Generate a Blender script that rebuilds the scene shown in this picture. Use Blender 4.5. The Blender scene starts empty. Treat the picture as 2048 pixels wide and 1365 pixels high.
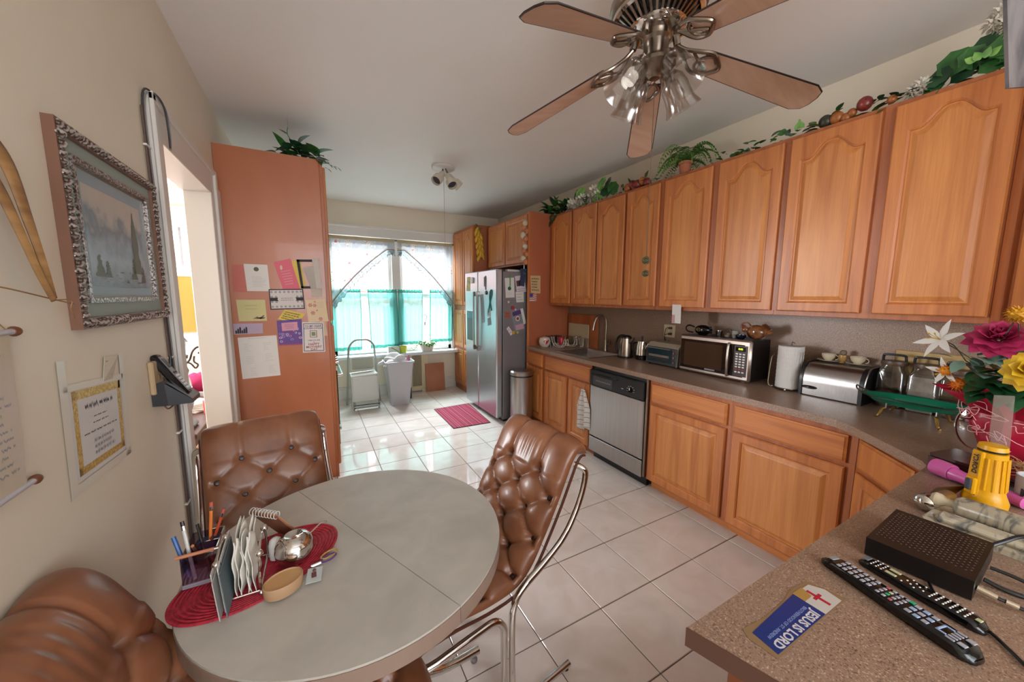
import bpy, bmesh, math, random
from mathutils import Vector, Matrix
random.seed(7)
R = random.Random(11)
SC = bpy.context.scene
COL = SC.collection
V = Vector
PI = math.pi

# ------------------------------------------------------------------ camera
f_px, yaw, pitch, roll = 724.438, 0.503149, 0.124487, 0.0045752
cy, sy, cp, sp = math.cos(yaw), math.sin(yaw), math.cos(pitch), math.sin(pitch)
fw = V((sy*cp, cy*cp, -sp)); r0 = V((cy, -sy, 0)); u0 = r0.cross(fw)
rr = r0*math.cos(roll) + u0*math.sin(roll); uu = -r0*math.sin(roll) + u0*math.cos(roll)
cam = bpy.data.cameras.new('camera'); camo = bpy.data.objects.new('camera', cam); COL.objects.link(camo)
cam.sensor_width = 36; cam.sensor_fit = 'HORIZONTAL'; cam.lens = f_px/2048*36; cam.clip_start = 0.03
mw = Matrix.Identity(4)
for i, a in enumerate((rr, uu, -fw)):
    for k in range(3): mw[k][i] = a[k]
mw.translation = V((0, 0, 1.55)); camo.matrix_world = mw
SC.camera = camo

# ------------------------------------------------------------------ world, light, exposure
w = bpy.data.worlds.new('sky'); SC.world = w; w.use_nodes = True
bg = w.node_tree.nodes['Background']; bg.inputs[0].default_value = (0.86, 0.93, 1.0, 1); bg.inputs[1].default_value = 2.7

def area_light(name, loc, target, sx, sy_, power, color=(1, 1, 1)):
    l = bpy.data.lights.new(name, 'AREA'); l.shape = 'RECTANGLE'; l.size = sx; l.size_y = sy_
    l.energy = power; l.color = color
    o = bpy.data.objects.new(name, l); COL.objects.link(o)
    o.location = loc; o.rotation_euler = (V(target)-V(loc)).to_track_quat('-Z', 'Y').to_euler()
    return o
# daylight entering by the kitchen window, by the side room's window and by the wide windows behind the camera, plus an added side-room light
area_light('sky_over_kitchen_window', (1.15, 7.9, 4.3), (1.15, 4.2, 0.6), 4.0, 2.4, 2600, (0.90, 0.95, 1.0))
area_light('sky_over_side_window', (-1.8, 7.8, 4.2), (-1.6, 4.5, 0.8), 3.0, 2.2, 80, (0.92, 0.96, 1.0))
area_light('added_side_room_light', (-3.5, 4.5, 1.8), (1.2, 1.7, 0.5), 1.8, 1.5, 150, (0.97, 0.98, 1.0))  # unseen light, added to brighten the base cabinets through the doorway
area_light('daylight_rear_window', (0.5, -1.9, 1.85), (0.7, 4, 1.6), 2.2, 1.4, 30, (0.97, 0.98, 1.0))
SC.view_settings.view_transform = 'Standard'; SC.view_settings.look = 'None'
SC.view_settings.gamma = 1.0; SC.view_settings.use_curve_mapping = False
SC.view_settings.exposure = 0.84

# ------------------------------------------------------------------ materials
def lin(h):
    h = h.lstrip('#'); c = [int(h[i:i+2], 16)/255 for i in (0, 2, 4)]
    return tuple((x/12.92 if x <= 0.04045 else ((x+0.055)/1.055)**2.4) for x in c)
_M = {}
def P(m):
    return m.node_tree.nodes['Principled BSDF']
def mat(name, col, rough=0.5, metal=0.0, bump=None, trans=0.0, emit=None, coat=0.0, ior=None, alpha=None, sheen=0.0):
    if name in _M: return _M[name]
    m = bpy.data.materials.new(name); m.use_nodes = True; b = P(m)
    c = lin(col) if isinstance(col, str) else col
    b.inputs['Base Color'].default_value = (*c, 1); b.inputs['Roughness'].default_value = rough
    b.inputs['Metallic'].default_value = metal; b.inputs['Transmission Weight'].default_value = trans
    b.inputs['Coat Weight'].default_value = coat; b.inputs['Sheen Weight'].default_value = sheen
    if ior: b.inputs['IOR'].default_value = ior
    if emit: b.inputs['Emission Color'].default_value = (*lin(emit[0]), 1); b.inputs['Emission Strength'].default_value = emit[1]
    nt = m.node_tree
    # a trace of procedural variation on every surface
    tc = nt.nodes.new('ShaderNodeTexCoord'); nz = nt.nodes.new('ShaderNodeTexNoise')
    sc, st = bump if bump else (60, 0.02)
    nz.inputs['Scale'].default_value = sc; nz.inputs['Detail'].default_value = 3
    nt.links.new(tc.outputs['Object'], nz.inputs['Vector'])
    bp = nt.nodes.new('ShaderNodeBump'); bp.inputs['Strength'].default_value = st; bp.inputs['Distance'].default_value = 0.004
    nt.links.new(nz.outputs['Fac'], bp.inputs['Height']); nt.links.new(bp.outputs['Normal'], b.inputs['Normal'])
    _M[name] = m; return m
def noisy(name, c1, c2, scale=(5, 5, 5), rough=0.5, detail=4, lo=0.35, hi=0.65, metal=0.0, bump=0.1, coat=0.0, dist=0.0, perobj=0.0, nscale=1.0):
    """two-colour noise material in object space"""
    if name in _M: return _M[name]
    m = bpy.data.materials.new(name); m.use_nodes = True; b = P(m); nt = m.node_tree; L = nt.links
    tc = nt.nodes.new('ShaderNodeTexCoord'); mp = nt.nodes.new('ShaderNodeMapping'); mp.inputs['Scale'].default_value = scale
    L.new(tc.outputs['Object'], mp.inputs['Vector'])
    if perobj:
        oi = nt.nodes.new('ShaderNodeObjectInfo'); ml = nt.nodes.new('ShaderNodeMath'); ml.operation = 'MULTIPLY'; ml.inputs[1].default_value = perobj
        L.new(oi.outputs['Random'], ml.inputs[0]); L.new(ml.outputs[0], mp.inputs['Location'])
    nz = nt.nodes.new('ShaderNodeTexNoise'); nz.inputs['Scale'].default_value = nscale; nz.inputs['Detail'].default_value = detail
    nz.inputs['Distortion'].default_value = dist
    L.new(mp.outputs['Vector'], nz.inputs['Vector'])
    cr = nt.nodes.new('ShaderNodeValToRGB'); cr.color_ramp.elements[0].position = lo; cr.color_ramp.elements[1].position = hi
    cr.color_ramp.elements[0].color = (*lin(c1), 1); cr.color_ramp.elements[1].color = (*lin(c2), 1)
    L.new(nz.outputs['Fac'], cr.inputs['Fac']); L.new(cr.outputs['Color'], b.inputs['Base Color'])
    b.inputs['Roughness'].default_value = rough; b.inputs['Metallic'].default_value = metal; b.inputs['Coat Weight'].default_value = coat
    if bump:
        bp = nt.nodes.new('ShaderNodeBump'); bp.inputs['Strength'].default_value = bump; bp.inputs['Distance'].default_value = 0.002
        L.new(nz.outputs['Fac'], bp.inputs['Height']); L.new(bp.outputs['Normal'], b.inputs['Normal'])
    _M[name] = m; return m
def oak(name, axis, tint=('#bb703a', '#c97f42', '#a8612e'), rough=0.42):
    """straight-grained honey oak; grain runs along the given object axis"""
    if name in _M: return _M[name]
    m = bpy.data.materials.new(name); m.use_nodes = True; b = P(m); nt = m.node_tree; L = nt.links
    tc = nt.nodes.new('ShaderNodeTexCoord')
    s = [14, 14, 14]; s['xyz'.index(axis)] = 0.9
    s2 = [160, 160, 160]; s2['xyz'.index(axis)] = 5
    oi = nt.nodes.new('ShaderNodeObjectInfo'); cx = nt.nodes.new('ShaderNodeMath'); cx.operation = 'MULTIPLY'; cx.inputs[1].default_value = 37
    L.new(oi.outputs['Random'], cx.inputs[0])
    out = []
    for sc, det, dis in ((s, 5, 1.2), (s2, 2, 0.0)):
        mp = nt.nodes.new('ShaderNodeMapping'); mp.inputs['Scale'].default_value = sc
        L.new(tc.outputs['Object'], mp.inputs['Vector']); L.new(cx.outputs[0], mp.inputs['Location'])
        nz = nt.nodes.new('ShaderNodeTexNoise'); nz.inputs['Scale'].default_value = 1; nz.inputs['Detail'].default_value = det; nz.inputs['Distortion'].default_value = dis
        L.new(mp.outputs['Vector'], nz.inputs['Vector']); out.append(nz)
    cr = nt.nodes.new('ShaderNodeValToRGB'); e = cr.color_ramp.elements
    e[0].position = 0.30; e[0].color = (*lin(tint[2]), 1); e[1].position = 0.72; e[1].color = (*lin(tint[1]), 1)
    q = e.new(0.47); q.color = (*lin(tint[0]), 1)
    L.new(out[0].outputs['Fac'], cr.inputs['Fac'])
    mx = nt.nodes.new('ShaderNodeMix'); mx.data_type = 'RGBA'; mx.blend_type = 'MULTIPLY'; mx.inputs[0].default_value = 0.22
    c2 = nt.nodes.new('ShaderNodeValToRGB'); c2.color_ramp.elements[0].position = 0.3; c2.color_ramp.elements[1].position = 0.6
    c2.color_ramp.elements[0].color = (0.55, 0.45, 0.38, 1); c2.color_ramp.elements[1].color = (1, 1, 1, 1)
    L.new(out[1].outputs['Fac'], c2.inputs['Fac'])
    L.new(cr.outputs['Color'], mx.inputs[6]); L.new(c2.outputs['Color'], mx.inputs[7]); L.new(mx.outputs[2], b.inputs['Base Color'])
    b.inputs['Roughness'].default_value = rough; b.inputs['Coat Weight'].default_value = 0.05; b.inputs['Coat Roughness'].default_value = 0.2
    bp = nt.nodes.new('ShaderNodeBump'); bp.inputs['Strength'].default_value = 0.12; bp.inputs['Distance'].default_value = 0.001
    L.new(out[1].outputs['Fac'], bp.inputs['Height']); L.new(bp.outputs['Normal'], b.inputs['Normal'])
    _M[name] = m; return m
def laminate(name, base, light, dark, rough=0.35):
    if name in _M: return _M[name]
    m = bpy.data.materials.new(name); m.use_nodes = True; b = P(m); nt = m.node_tree; L = nt.links
    tc = nt.nodes.new('ShaderNodeTexCoord')
    a = nt.nodes.new('ShaderNodeTexNoise'); a.inputs['Scale'].default_value = 330; a.inputs['Detail'].default_value = 2
    L.new(tc.outputs['Object'], a.inputs['Vector'])
    cr = nt.nodes.new('ShaderNodeValToRGB'); e = cr.color_ramp.elements
    e[0].position = 0.34; e[0].color = (*lin(dark), 1); e[1].position = 0.70; e[1].color = (*lin(light), 1)
    q = e.new(0.44); q.color = (*lin(base), 1); q = e.new(0.60); q.color = (*lin(base), 1)
    L.new(a.outputs['Fac'], cr.inputs['Fac']); L.new(cr.outputs['Color'], b.inputs['Base Color'])
    b.inputs['Roughness'].default_value = rough
    _M[name] = m; return m
def sheer(name, col, transp=0.35, printed=None, tl=0.6):
    """thin woven cloth: part open weave, part diffusing fibre"""
    if name in _M: return _M[name]
    m = bpy.data.materials.new(name); m.use_nodes = True; nt = m.node_tree; L = nt.links; nt.nodes.remove(P(m))
    out = nt.nodes['Material Output']
    d = nt.nodes.new('ShaderNodeBsdfDiffuse'); t = nt.nodes.new('ShaderNodeBsdfTranslucent'); tr = nt.nodes.new('ShaderNodeBsdfTransparent')
    if printed:
        tc = nt.nodes.new('ShaderNodeTexCoord'); vz = nt.nodes.new('ShaderNodeTexVoronoi'); vz.inputs['Scale'].default_value = 8.5
        nz = nt.nodes.new('ShaderNodeTexNoise'); nz.inputs['Scale'].default_value = 22; nz.inputs['Detail'].default_value = 5
        L.new(tc.outputs['Object'], vz.inputs['Vector']); L.new(tc.outputs['Object'], nz.inputs['Vector'])
        ad = nt.nodes.new('ShaderNodeMath'); ad.operation = 'MULTIPLY_ADD'; ad.inputs[1].default_value = 0.9
        L.new(nz.outputs['Fac'], ad.inputs[0]); L.new(vz.outputs['Distance'], ad.inputs[2])
        cr = nt.nodes.new('ShaderNodeValToRGB'); e = cr.color_ramp.elements
        cols = [(0.0, '#b04a62'), (0.52, '#c06a7a'), (0.60, '#e2dcd8'), (0.72, '#d6d6d4'), (0.76, '#64805c'), (0.80, '#d4d6d4'), (1.0, '#b4c0c8')]
        e[0].position, e[0].color = cols[0][0], (*lin(cols[0][1]), 1); e[1].position, e[1].color = cols[-1][0], (*lin(cols[-1][1]), 1)
        for p, c in cols[1:-1]: q = e.new(p); q.color = (*lin(c), 1)
        L.new(ad.outputs[0], cr.inputs['Fac'])
        for n in (d, t): L.new(cr.outputs['Color'], n.inputs['Color'])
    else:
        for n in (d, t): n.inputs['Color'].default_value = (*lin(col), 1)
        tr.inputs['Color'].default_value = (*[0.35+0.65*x for x in lin(col)], 1)
    a = nt.nodes.new('ShaderNodeMixShader'); a.inputs[0].default_value = tl; L.new(d.outputs[0], a.inputs[1]); L.new(t.outputs[0], a.inputs[2])
    c = nt.nodes.new('ShaderNodeMixShader'); c.inputs[0].default_value = transp; L.new(a.outputs[0], c.inputs[1]); L.new(tr.outputs[0], c.inputs[2])
    L.new(c.outputs[0], out.inputs['Surface']); _M[name] = m; return m
def pane(name, tint=(1, 1, 1), gloss=0.08, rough=0.02, edge=0.55):
    """thin clear sheet: lets light straight through and reflects a little"""
    if name in _M: return _M[name]
    m = bpy.data.materials.new(name); m.use_nodes = True; nt = m.node_tree; L = nt.links; nt.nodes.remove(P(m)); out = nt.nodes['Material Output']
    t = nt.nodes.new('ShaderNodeBsdfTransparent'); t.inputs[0].default_value = (*tint, 1)
    g = nt.nodes.new('ShaderNodeBsdfGlossy'); g.inputs['Roughness'].default_value = rough
    lw = nt.nodes.new('ShaderNodeLayerWeight'); lw.inputs[0].default_value = 0.35
    mm = nt.nodes.new('ShaderNodeMath'); mm.operation = 'MULTIPLY_ADD'; mm.inputs[1].default_value = edge; mm.inputs[2].default_value = gloss; L.new(lw.outputs['Facing'], mm.inputs[0])
    x = nt.nodes.new('ShaderNodeMixShader'); L.new(mm.outputs[0], x.inputs[0]); L.new(t.outputs[0], x.inputs[1]); L.new(g.outputs[0], x.inputs[2])
    L.new(x.outputs[0], out.inputs['Surface']); _M[name] = m; return m

OAKV = oak('oak_vertical', 'z'); OAKH = oak('oak_horizontal', 'y')
OAKP = oak('oak_panel', 'z', ('#c17a40', '#d08b4c', '#b06a34'))
OAKF = oak('oak_face_frame_shaded', 'z', ('#a35c34', '#b16a3e', '#914f2b'))  # redder, darker copy of the door oak: shade and reflection put into the colour
PLY = noisy('stained_plywood', '#9f5a37', '#b26c47', (2.2, 2.2, 0.9), 0.32, 6, 0.3, 0.7, bump=0.02, coat=0.2)
PLYR = noisy('stained_plywood_side', '#9c5436', '#ac6344', (2.2, 2.2, 0.9), 0.38, 5, 0.3, 0.7, bump=0.02)
LAM = laminate('speckled_laminate', '#8d7260', '#bba28c', '#644e40')
LAME = laminate('speckled_laminate_edge', '#9f8f82', '#c0b2a4', '#7c6c60', 0.45)
WALL = noisy('cream_wall_paint', '#dccfb9', '#e2d7c3', (1.3, 1.3, 1.3), 0.55, 4, 0.3, 0.7, bump=0.05)
CEIL = noisy('ceiling_paint', '#e6e4e0', '#eae8e4', (1.2, 1.2, 1.2), 0.6, 4, 0.3, 0.7, bump=0.05)
TRIM = mat('white_trim_paint', '#d8d2ca', 0.35)
TILE = noisy('glazed_floor_tile', '#d9cdc5', '#e3d9d3', (5, 5, 5), 0.07, 6, 0.35, 0.65, bump=0.012, perobj=30, dist=1.0)
P(TILE).inputs['IOR'].default_value = 1.62
GROUT = mat('grout', '#6f625a', 0.8)
LEA = noisy('brown_leather', '#70432a', '#925f42', (9, 9, 9), 0.36, 8, 0.3, 0.75, bump=0.35, coat=0.12)
LEAD = mat('brown_leather_piping', '#4e2415', 0.4)
BUT = mat('leather_button', '#2f1a12', 0.4)
CHR = mat('chrome', '#d8d4d0', 0.08, 1.0)
NICK = mat('brushed_nickel', '#94877b', 0.28, 1.0)
SST = noisy('stainless_steel', '#a9a6a4', '#b7b5b3', (300, 300, 1.2), 0.3, 2, 0.3, 0.7, metal=1.0, bump=0.02)
SSTF = noisy('stainless_fridge', '#bcc1c8', '#c6cbd2', (300, 300, 1.2), 0.28, 2, 0.3, 0.7, metal=0.9, bump=0.02)
BLK = mat('black_plastic', '#141416', 0.35)
BLKG = mat('black_gloss', '#0c0c0e', 0.1)
DGR = mat('dark_grey_plastic', '#3a3a3e', 0.4)
GRYM = mat('grey_metal_side', '#7c777a', 0.4, 0.3)
WHT = mat('white_plastic', '#d9d6d2', 0.4)
WENA = mat('white_enamel', '#d2d0c8', 0.3)
PAPER = mat('white_paper', '#cfcbc6', 0.7)
INK = mat('grey_ink', '#55535a', 0.8)
INKL = mat('pale_grey_ink', '#99959a', 0.8)
GLS = mat('clear_glass', '#ffffff', 0.02, trans=1.0, ior=1.45)
PANE = pane('window_pane'); ACR = pane('clear_acrylic', (0.93, 0.91, 0.93), 0.12)
GREEN = noisy('green_leaf', '#1f4a20', '#3f7a35', (12, 12, 12), 0.4, 3, bump=0.1)
GREEND = noisy('dark_green_leaf', '#12351c', '#2a5a33', (12, 12, 12), 0.4, 3, bump=0.1)
GREENL = noisy('light_green_leaf', '#4f8a3a', '#8fbf62', (14, 14, 14), 0.4, 3, bump=0.1)
SAGE = noisy('sage_leaf', '#5c7a6c', '#7f998a', (12, 12, 12), 0.5, 3, bump=0.1)
TERRA = mat('terracotta', '#b0694a', 0.7)
CREAM = mat('cream_plastic', '#cdbd9d', 0.4)

# ------------------------------------------------------------------ mesh builder
class MB:
    def __init__(s, T=None): s.v = []; s.f = []; s.T = T or Matrix.Identity(4)
    def add(s, vs, fs):
        o = len(s.v); s.v += [s.T @ V(p) for p in vs]; s.f += [tuple(i+o for i in f) for f in fs]; return s
    def box(s, x0, x1, y0, y1, z0, z1, b=0.0):
        if x0 > x1: x0, x1 = x1, x0
        if y0 > y1: y0, y1 = y1, y0
        if z0 > z1: z0, z1 = z1, z0
        b = min(b, (x1-x0)*.45, (y1-y0)*.45, (z1-z0)*.45)
        if b <= 0:
            return s.add([(x, y, z) for x in (x0, x1) for y in (y0, y1) for z in (z0, z1)],
                         [(0, 1, 3, 2), (4, 6, 7, 5), (0, 4, 5, 1), (2, 3, 7, 6), (0, 2, 6, 4), (1, 5, 7, 3)])
        lo = (x0, y0, z0); hi = (x1, y1, z1); vs = []; idx = {}
        for sx in (0, 1):
            for sy_ in (0, 1):
                for sz in (0, 1):
                    sg = (sx, sy_, sz)
                    for ax in range(3):
                        p = [0, 0, 0]
                        for k in range(3):
                            c = hi[k] if sg[k] else lo[k]
                            if k != ax: c += -b if sg[k] else b
                            p[k] = c
                        idx[(sg, ax)] = len(vs); vs.append(tuple(p))
        fs = []
        for ax in range(3):
            o1, o2 = [k for k in range(3) if k != ax]
            for sgn in (0, 1):
                q = []
                for a, c in ((0, 0), (1, 0), (1, 1), (0, 1)):
                    g = [0, 0, 0]; g[ax] = sgn; g[o1] = a; g[o2] = c; q.append(idx[(tuple(g), ax)])
                fs.append(tuple(q))
            for a in (0, 1):
                for c in (0, 1):
                    g0 = [0, 0, 0]; g0[o1] = a; g0[o2] = c; g1 = list(g0); g1[ax] = 1
                    fs.append((idx[(tuple(g0), o1)], idx[(tuple(g0), o2)], idx[(tuple(g1), o2)], idx[(tuple(g1), o1)]))
        for sx in (0, 1):
            for sy_ in (0, 1):
                for sz in (0, 1):
                    fs.append(tuple(idx[((sx, sy_, sz), a)] for a in range(3)))
        return s.add(vs, fs)
    def ring_tube(s, rings, cap=True, closed=False):
        n = len(rings[0]); vs = [p for r in rings for p in r]; fs = []
        m = len(rings)
        for i in range(m if closed else m-1):
            j = (i+1) % m
            for k in range(n):
                k2 = (k+1) % n; fs.append((i*n+k, i*n+k2, j*n+k2, j*n+k))
        if cap and not closed: fs += [tuple(range(n))[::-1], tuple((m-1)*n+k for k in range(n))]
        return s.add(vs, fs)
    def tube(s, pts, r, n=8, closed=False, cap=True):
        pts = [V(p) for p in pts]; m = len(pts); rad = r if isinstance(r, (list, tuple)) else [r]*m
        rings = []; up = None
        for i, p in enumerate(pts):
            a = pts[i-1] if (i or closed) else pts[i]; c = pts[(i+1) % m] if (i < m-1 or closed) else pts[i]
            t = (c-a); t = t.normalized() if t.length > 1e-9 else V((0, 0, 1))
            if up is None:
                up = V((0, 0, 1)) if abs(t.z) < 0.9 else V((1, 0, 0))
            x = up - t*up.dot(t)
            if x.length < 1e-6: x = t.orthogonal()
            x.normalize(); y = t.cross(x); up = x
            rings.append([p + (x*math.cos(2*PI*k/n)+y*math.sin(2*PI*k/n))*rad[i] for k in range(n)])
        return s.ring_tube(rings, cap, closed)
    def cyl(s, p0, p1, r0, r1=None, n=16):
        return s.tube([p0, p1], [r0, r0 if r1 is None else r1], n)
    def lathe(s, prof, o=(0, 0, 0), axis=(0, 0, 1), n=20, sx=1, sy_=1, closedprof=False):
        ax = V(axis).normalized(); q = V((0, 0, 1)).rotation_difference(ax); o = V(o)
        rings = [[o + q @ V((r*math.cos(2*PI*k/n)*sx, r*math.sin(2*PI*k/n)*sy_, z)) for k in range(n)] for r, z in prof]
        return s.ring_tube(rings, not closedprof, closedprof)
    def ball(s, c, r, n=10, sx=1, sy_=1, sz=1, axis=(0, 0, 1)):
        k = max(4, n//2)
        prof = [(max(1e-4, r*math.sin(PI*i/k)), -r*math.cos(PI*i/k)*sz) for i in range(k+1)]
        return s.lathe(prof, c, axis, n, sx, sy_)
    def prism(s, poly, z0, z1):
        n = len(poly)
        return s.add([(x, y, z0) for x, y in poly]+[(x, y, z1) for x, y in poly],
                     [tuple(range(n))[::-1], tuple(range(n, 2*n))]+[(k, (k+1) % n, n+(k+1) % n, n+k) for k in range(n)])
    def quadplate(s, c, t=0.0015, nrm=None):
        """thin plate from 4 corners, thickness along -normal side"""
        c = [V(p) for p in c]; nn = V(nrm) if nrm else (c[1]-c[0]).cross(c[3]-c[0]).normalized()
        return s.add([p for p in c]+[p+nn*t for p in c], [(0, 3, 2, 1), (4, 5, 6, 7), (0, 1, 5, 4), (1, 2, 6, 5), (2, 3, 7, 6), (3, 0, 4, 7)])
    def grid(s, fn, nu, nv, closed_u=False):
        vs = [fn(i/nu, j/nv) for j in range(nv+1) for i in range(nu+1)]
        fs = [(j*(nu+1)+i, j*(nu+1)+i+1, (j+1)*(nu+1)+i+1, (j+1)*(nu+1)+i) for j in range(nv) for i in range(nu)]
        return s.add(vs, fs)
    def leaf(s, base, d, up, L, W, curl=0.3, fold=0.15, n=5, tip=1.0):
        d = V(d).normalized(); up = V(up); sd = d.cross(up)
        if sd.length < 1e-4: sd = d.orthogonal()
        sd.normalize(); up = sd.cross(d).normalized(); b = V(base); vs = []; fs = []
        for i in range(n+1):
            t = i/n; wd = W*0.5*math.sin(PI*min(1, t**0.75*0.93+0.05)) if i < n else 0.0004
            c = b + d*(L*t) - up*(curl*L*t*t)
            vs += [c - sd*wd + up*(fold*wd), c, c + sd*wd + up*(fold*wd)]
            if i: o = 3*(i-1); fs += [(o, o+1, o+4, o+3), (o+1, o+2, o+5, o+4)]
        return s.add(vs, fs)
    def build(s, name, m, parent=None, smooth=False, world=True, ang=40, recalc=True, solid=0):
        me = bpy.data.meshes.new(name)
        inv = ROOT.get(parent.name) if (parent and world) else None
        vs = [inv @ p for p in s.v] if inv else s.v
        me.from_pydata([tuple(p) for p in vs], [], s.f)
        if recalc:
            bm = bmesh.new(); bm.from_mesh(me); bmesh.ops.recalc_face_normals(bm, faces=bm.faces[:]); bm.to_mesh(me); bm.free()
        if smooth:
            me.polygons.foreach_set('use_smooth', [True]*len(me.polygons)); me.set_sharp_from_angle(angle=math.radians(ang))
        me.materials.append(m); me.update()
        o = bpy.data.objects.new(name, me); COL.objects.link(o)
        if parent: o.parent = parent; ROOT[o.name] = ROOT.get(parent.name)
        if solid:
            md = o.modifiers.new('thickness', 'SOLIDIFY'); md.thickness = solid; md.offset = 0
        return o
ROOT = {}
def thing(name, label, cat, loc=(0, 0, 0), rz=0.0, group=None):
    o = bpy.data.objects.new(name, None); COL.objects.link(o); o.empty_display_size = 0.05
    o.location = loc; o.rotation_euler = (0, 0, rz); o['label'] = label; o['category'] = cat
    if group: o['group'] = group
    ROOT[o.name] = (Matrix.Translation(V(loc)) @ Matrix.Rotation(rz, 4, 'Z')).inverted()
    return o
def tag(o, label, cat, group=None):
    o['label'] = label; o['category'] = cat
    if group: o['group'] = group
    return o
def struct(o):
    o['kind'] = 'structure'; return o
def sroot(name, loc=(0, 0, 0)):
    o = bpy.data.objects.new(name, None); COL.objects.link(o); o.location = loc; o['kind'] = 'structure'
    ROOT[o.name] = Matrix.Translation(V(loc)).inverted(); return o
def dup(root, loc, rz, label, group=None):
    def cp(o, par):
        c = o.copy(); COL.objects.link(c)
        if par: c.parent = par
        for ch in [x for x in o.children]: cp(ch, c)
        return c
    r = cp(root, None); r.location = loc; r.rotation_euler = (0, 0, rz); r['label'] = label
    if group: r['group'] = group
    return r
def text_mesh(txt, size, m, name, parent, T, extr=0.0003, align='CENTER', sx=1.0, bold=0.0):
    """flat lettering as a mesh; T maps local xy (z outwards) to world"""
    cu = bpy.data.curves.new('lettering', 'FONT'); cu.body = txt; cu.size = size; cu.extrude = extr; cu.align_x = align; cu.align_y = 'CENTER'; cu.resolution_u = 2; cu.offset = bold
    to = bpy.data.objects.new('lettering', cu); COL.objects.link(to)
    dg = bpy.context.evaluated_depsgraph_get(); me = bpy.data.meshes.new_from_object(to.evaluated_get(dg))
    bpy.data.objects.remove(to)
    TT = T @ Matrix.Diagonal((sx, 1, 1, 1)); inv = ROOT.get(parent.name) if parent else None
    me.transform((inv @ TT) if inv else TT); me.materials.clear(); me.materials.append(m); me.name = name
    o = bpy.data.objects.new(name, me); COL.objects.link(o)
    if parent: o.parent = parent; ROOT[o.name] = inv
    return o
def frame_T(o, x, y):
    """matrix with given origin and in-plane axes"""
    x = V(x).normalized(); y = V(y); z = x.cross(y).normalized(); y = z.cross(x)
    M4 = Matrix.Identity(4)
    for i, a in enumerate((x, y, z)):
        for k in range(3): M4[k][i] = a[k]
    M4.translation = V(o); return M4
def scribbles(c, rows, m, name, parent, off=0.002, wh=0.25, margin=0.1, top=0.1, bot=0.1, seed=1, ragged=0.3, center=False, dens=9):
    """rows of tiny pen or print marks on a card with corners c (bl, br, tr, tl)"""
    rg = random.Random(seed); c = [V(p) for p in c]; n = (c[1]-c[0]).cross(c[3]-c[0]).normalized(); mb = MB()
    def pt(u, v): return c[0]*(1-u)*(1-v)+c[1]*u*(1-v)+c[2]*u*v+c[3]*(1-u)*v + n*off
    for r in range(rows):
        v = 1-top-(1-top-bot)*(r+.5)/rows; h = (1-top-bot)/rows*wh
        ln = (1-2*margin)*(1-rg.random()*ragged); u0_ = margin + ((1-2*margin-ln)/2 if center else 0)
        u = u0_
        while u < u0_+ln:
            wd = (0.6+rg.random())*ln/dens; e = min(u+wd*0.8, u0_+ln)
            k = 4
            for q in range(k):
                a = u+(e-u)*q/k; b = u+(e-u)*(q+0.9)/k; dv = h*(rg.random()-.5)
                mb.add([pt(a, v-h*.25+dv), pt(b, v-h*.25-dv), pt(b, v+h*.25-dv), pt(a, v+h*.25+dv)], [(0, 1, 2, 3)])
            u += wd
    return mb.build(name, m, parent, recalc=False)
# ------------------------------------------------------------------ setting
XL, XR, YB, YF, ZC = -0.545, 2.92, 5.82, -2.05, 2.87
fl = sroot('floor')
MB().box(-0.70, 3.05, YF-0.1, 6.0, -0.08, -0.004).build('grout_bed', GROUT, fl)
S = 0.35752; X0 = 2.2539; Y0 = 1.9274; g = 0.0022
xs = [XL] + [X0+i*S for i in range(-7, 2)]
tiles = {}
for j in range(-11, 6):
    ya, yb = Y0-j*S-S, Y0-j*S
    ya = max(ya, YF); yb = min(yb, YB)
    for i in range(len(xs)-1):
        a, b = xs[i], xs[i+1]
        if i == len(xs)-2: b = XR
        if yb-ya < 0.02 or b-a < 0.02: continue
        key = (round(b-a, 3), round(yb-ya, 3))
        if key not in tiles:
            o = MB().box(0, b-a-2*g, 0, yb-ya-2*g, -0.008, 0, 0.0022).build('floor_tile', TILE, fl, world=False); tiles[key] = o
        else:
            o = tiles[key].copy(); COL.objects.link(o); o.parent = fl
        o.location = (a+g, ya+g, 0)
struct(MB().box(XL-0.15, XR+0.15, YF-0.15, YB+0.2, ZC, ZC+0.1).build('ceiling', CEIL))
DY0, DY1, DZ = 2.17, 3.05, 2.205
wl = MB(); wl.box(XL-0.12, XL, YF, DY0, 0, ZC).box(XL-0.12, XL, DY0, DY1, DZ, ZC).box(XL-0.12, XL, DY1, YB, 0, ZC)
struct(wl.build('wall_left', WALL))
struct(MB().box(XR, XR+0.15, YF, YB, 0, ZC).build('wall_right', WALL))
WX0, WX1, WZ0, WZ1 = 0.22, 2.06, 0.66, 2.40
wb = MB().box(XL-0.15, WX0, YB, YB+0.18, 0, ZC).box(WX1, XR+0.15, YB, YB+0.18, 0, ZC).box(WX0, WX1, YB, YB+0.18, WZ1, ZC).box(WX0, WX1, YB, YB+0.18, 0, WZ0)
struct(wb.build('wall_back', WALL))
wf = MB().box(XL-0.15, -0.3, YF-0.15, YF, 0, ZC).box(2.1, XR+0.15, YF-0.15, YF, 0, ZC).box(-0.3, 2.1, YF-0.15, YF, 2.45, ZC).box(-0.3, 2.1, YF-0.15, YF, 0, 0.95)
struct(wf.build('wall_front', WALL))
struct(MB().box(-0.3, 2.1, YF-0.08, YF-0.075, 0.95, 2.45).build('window_3', PANE))
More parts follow.
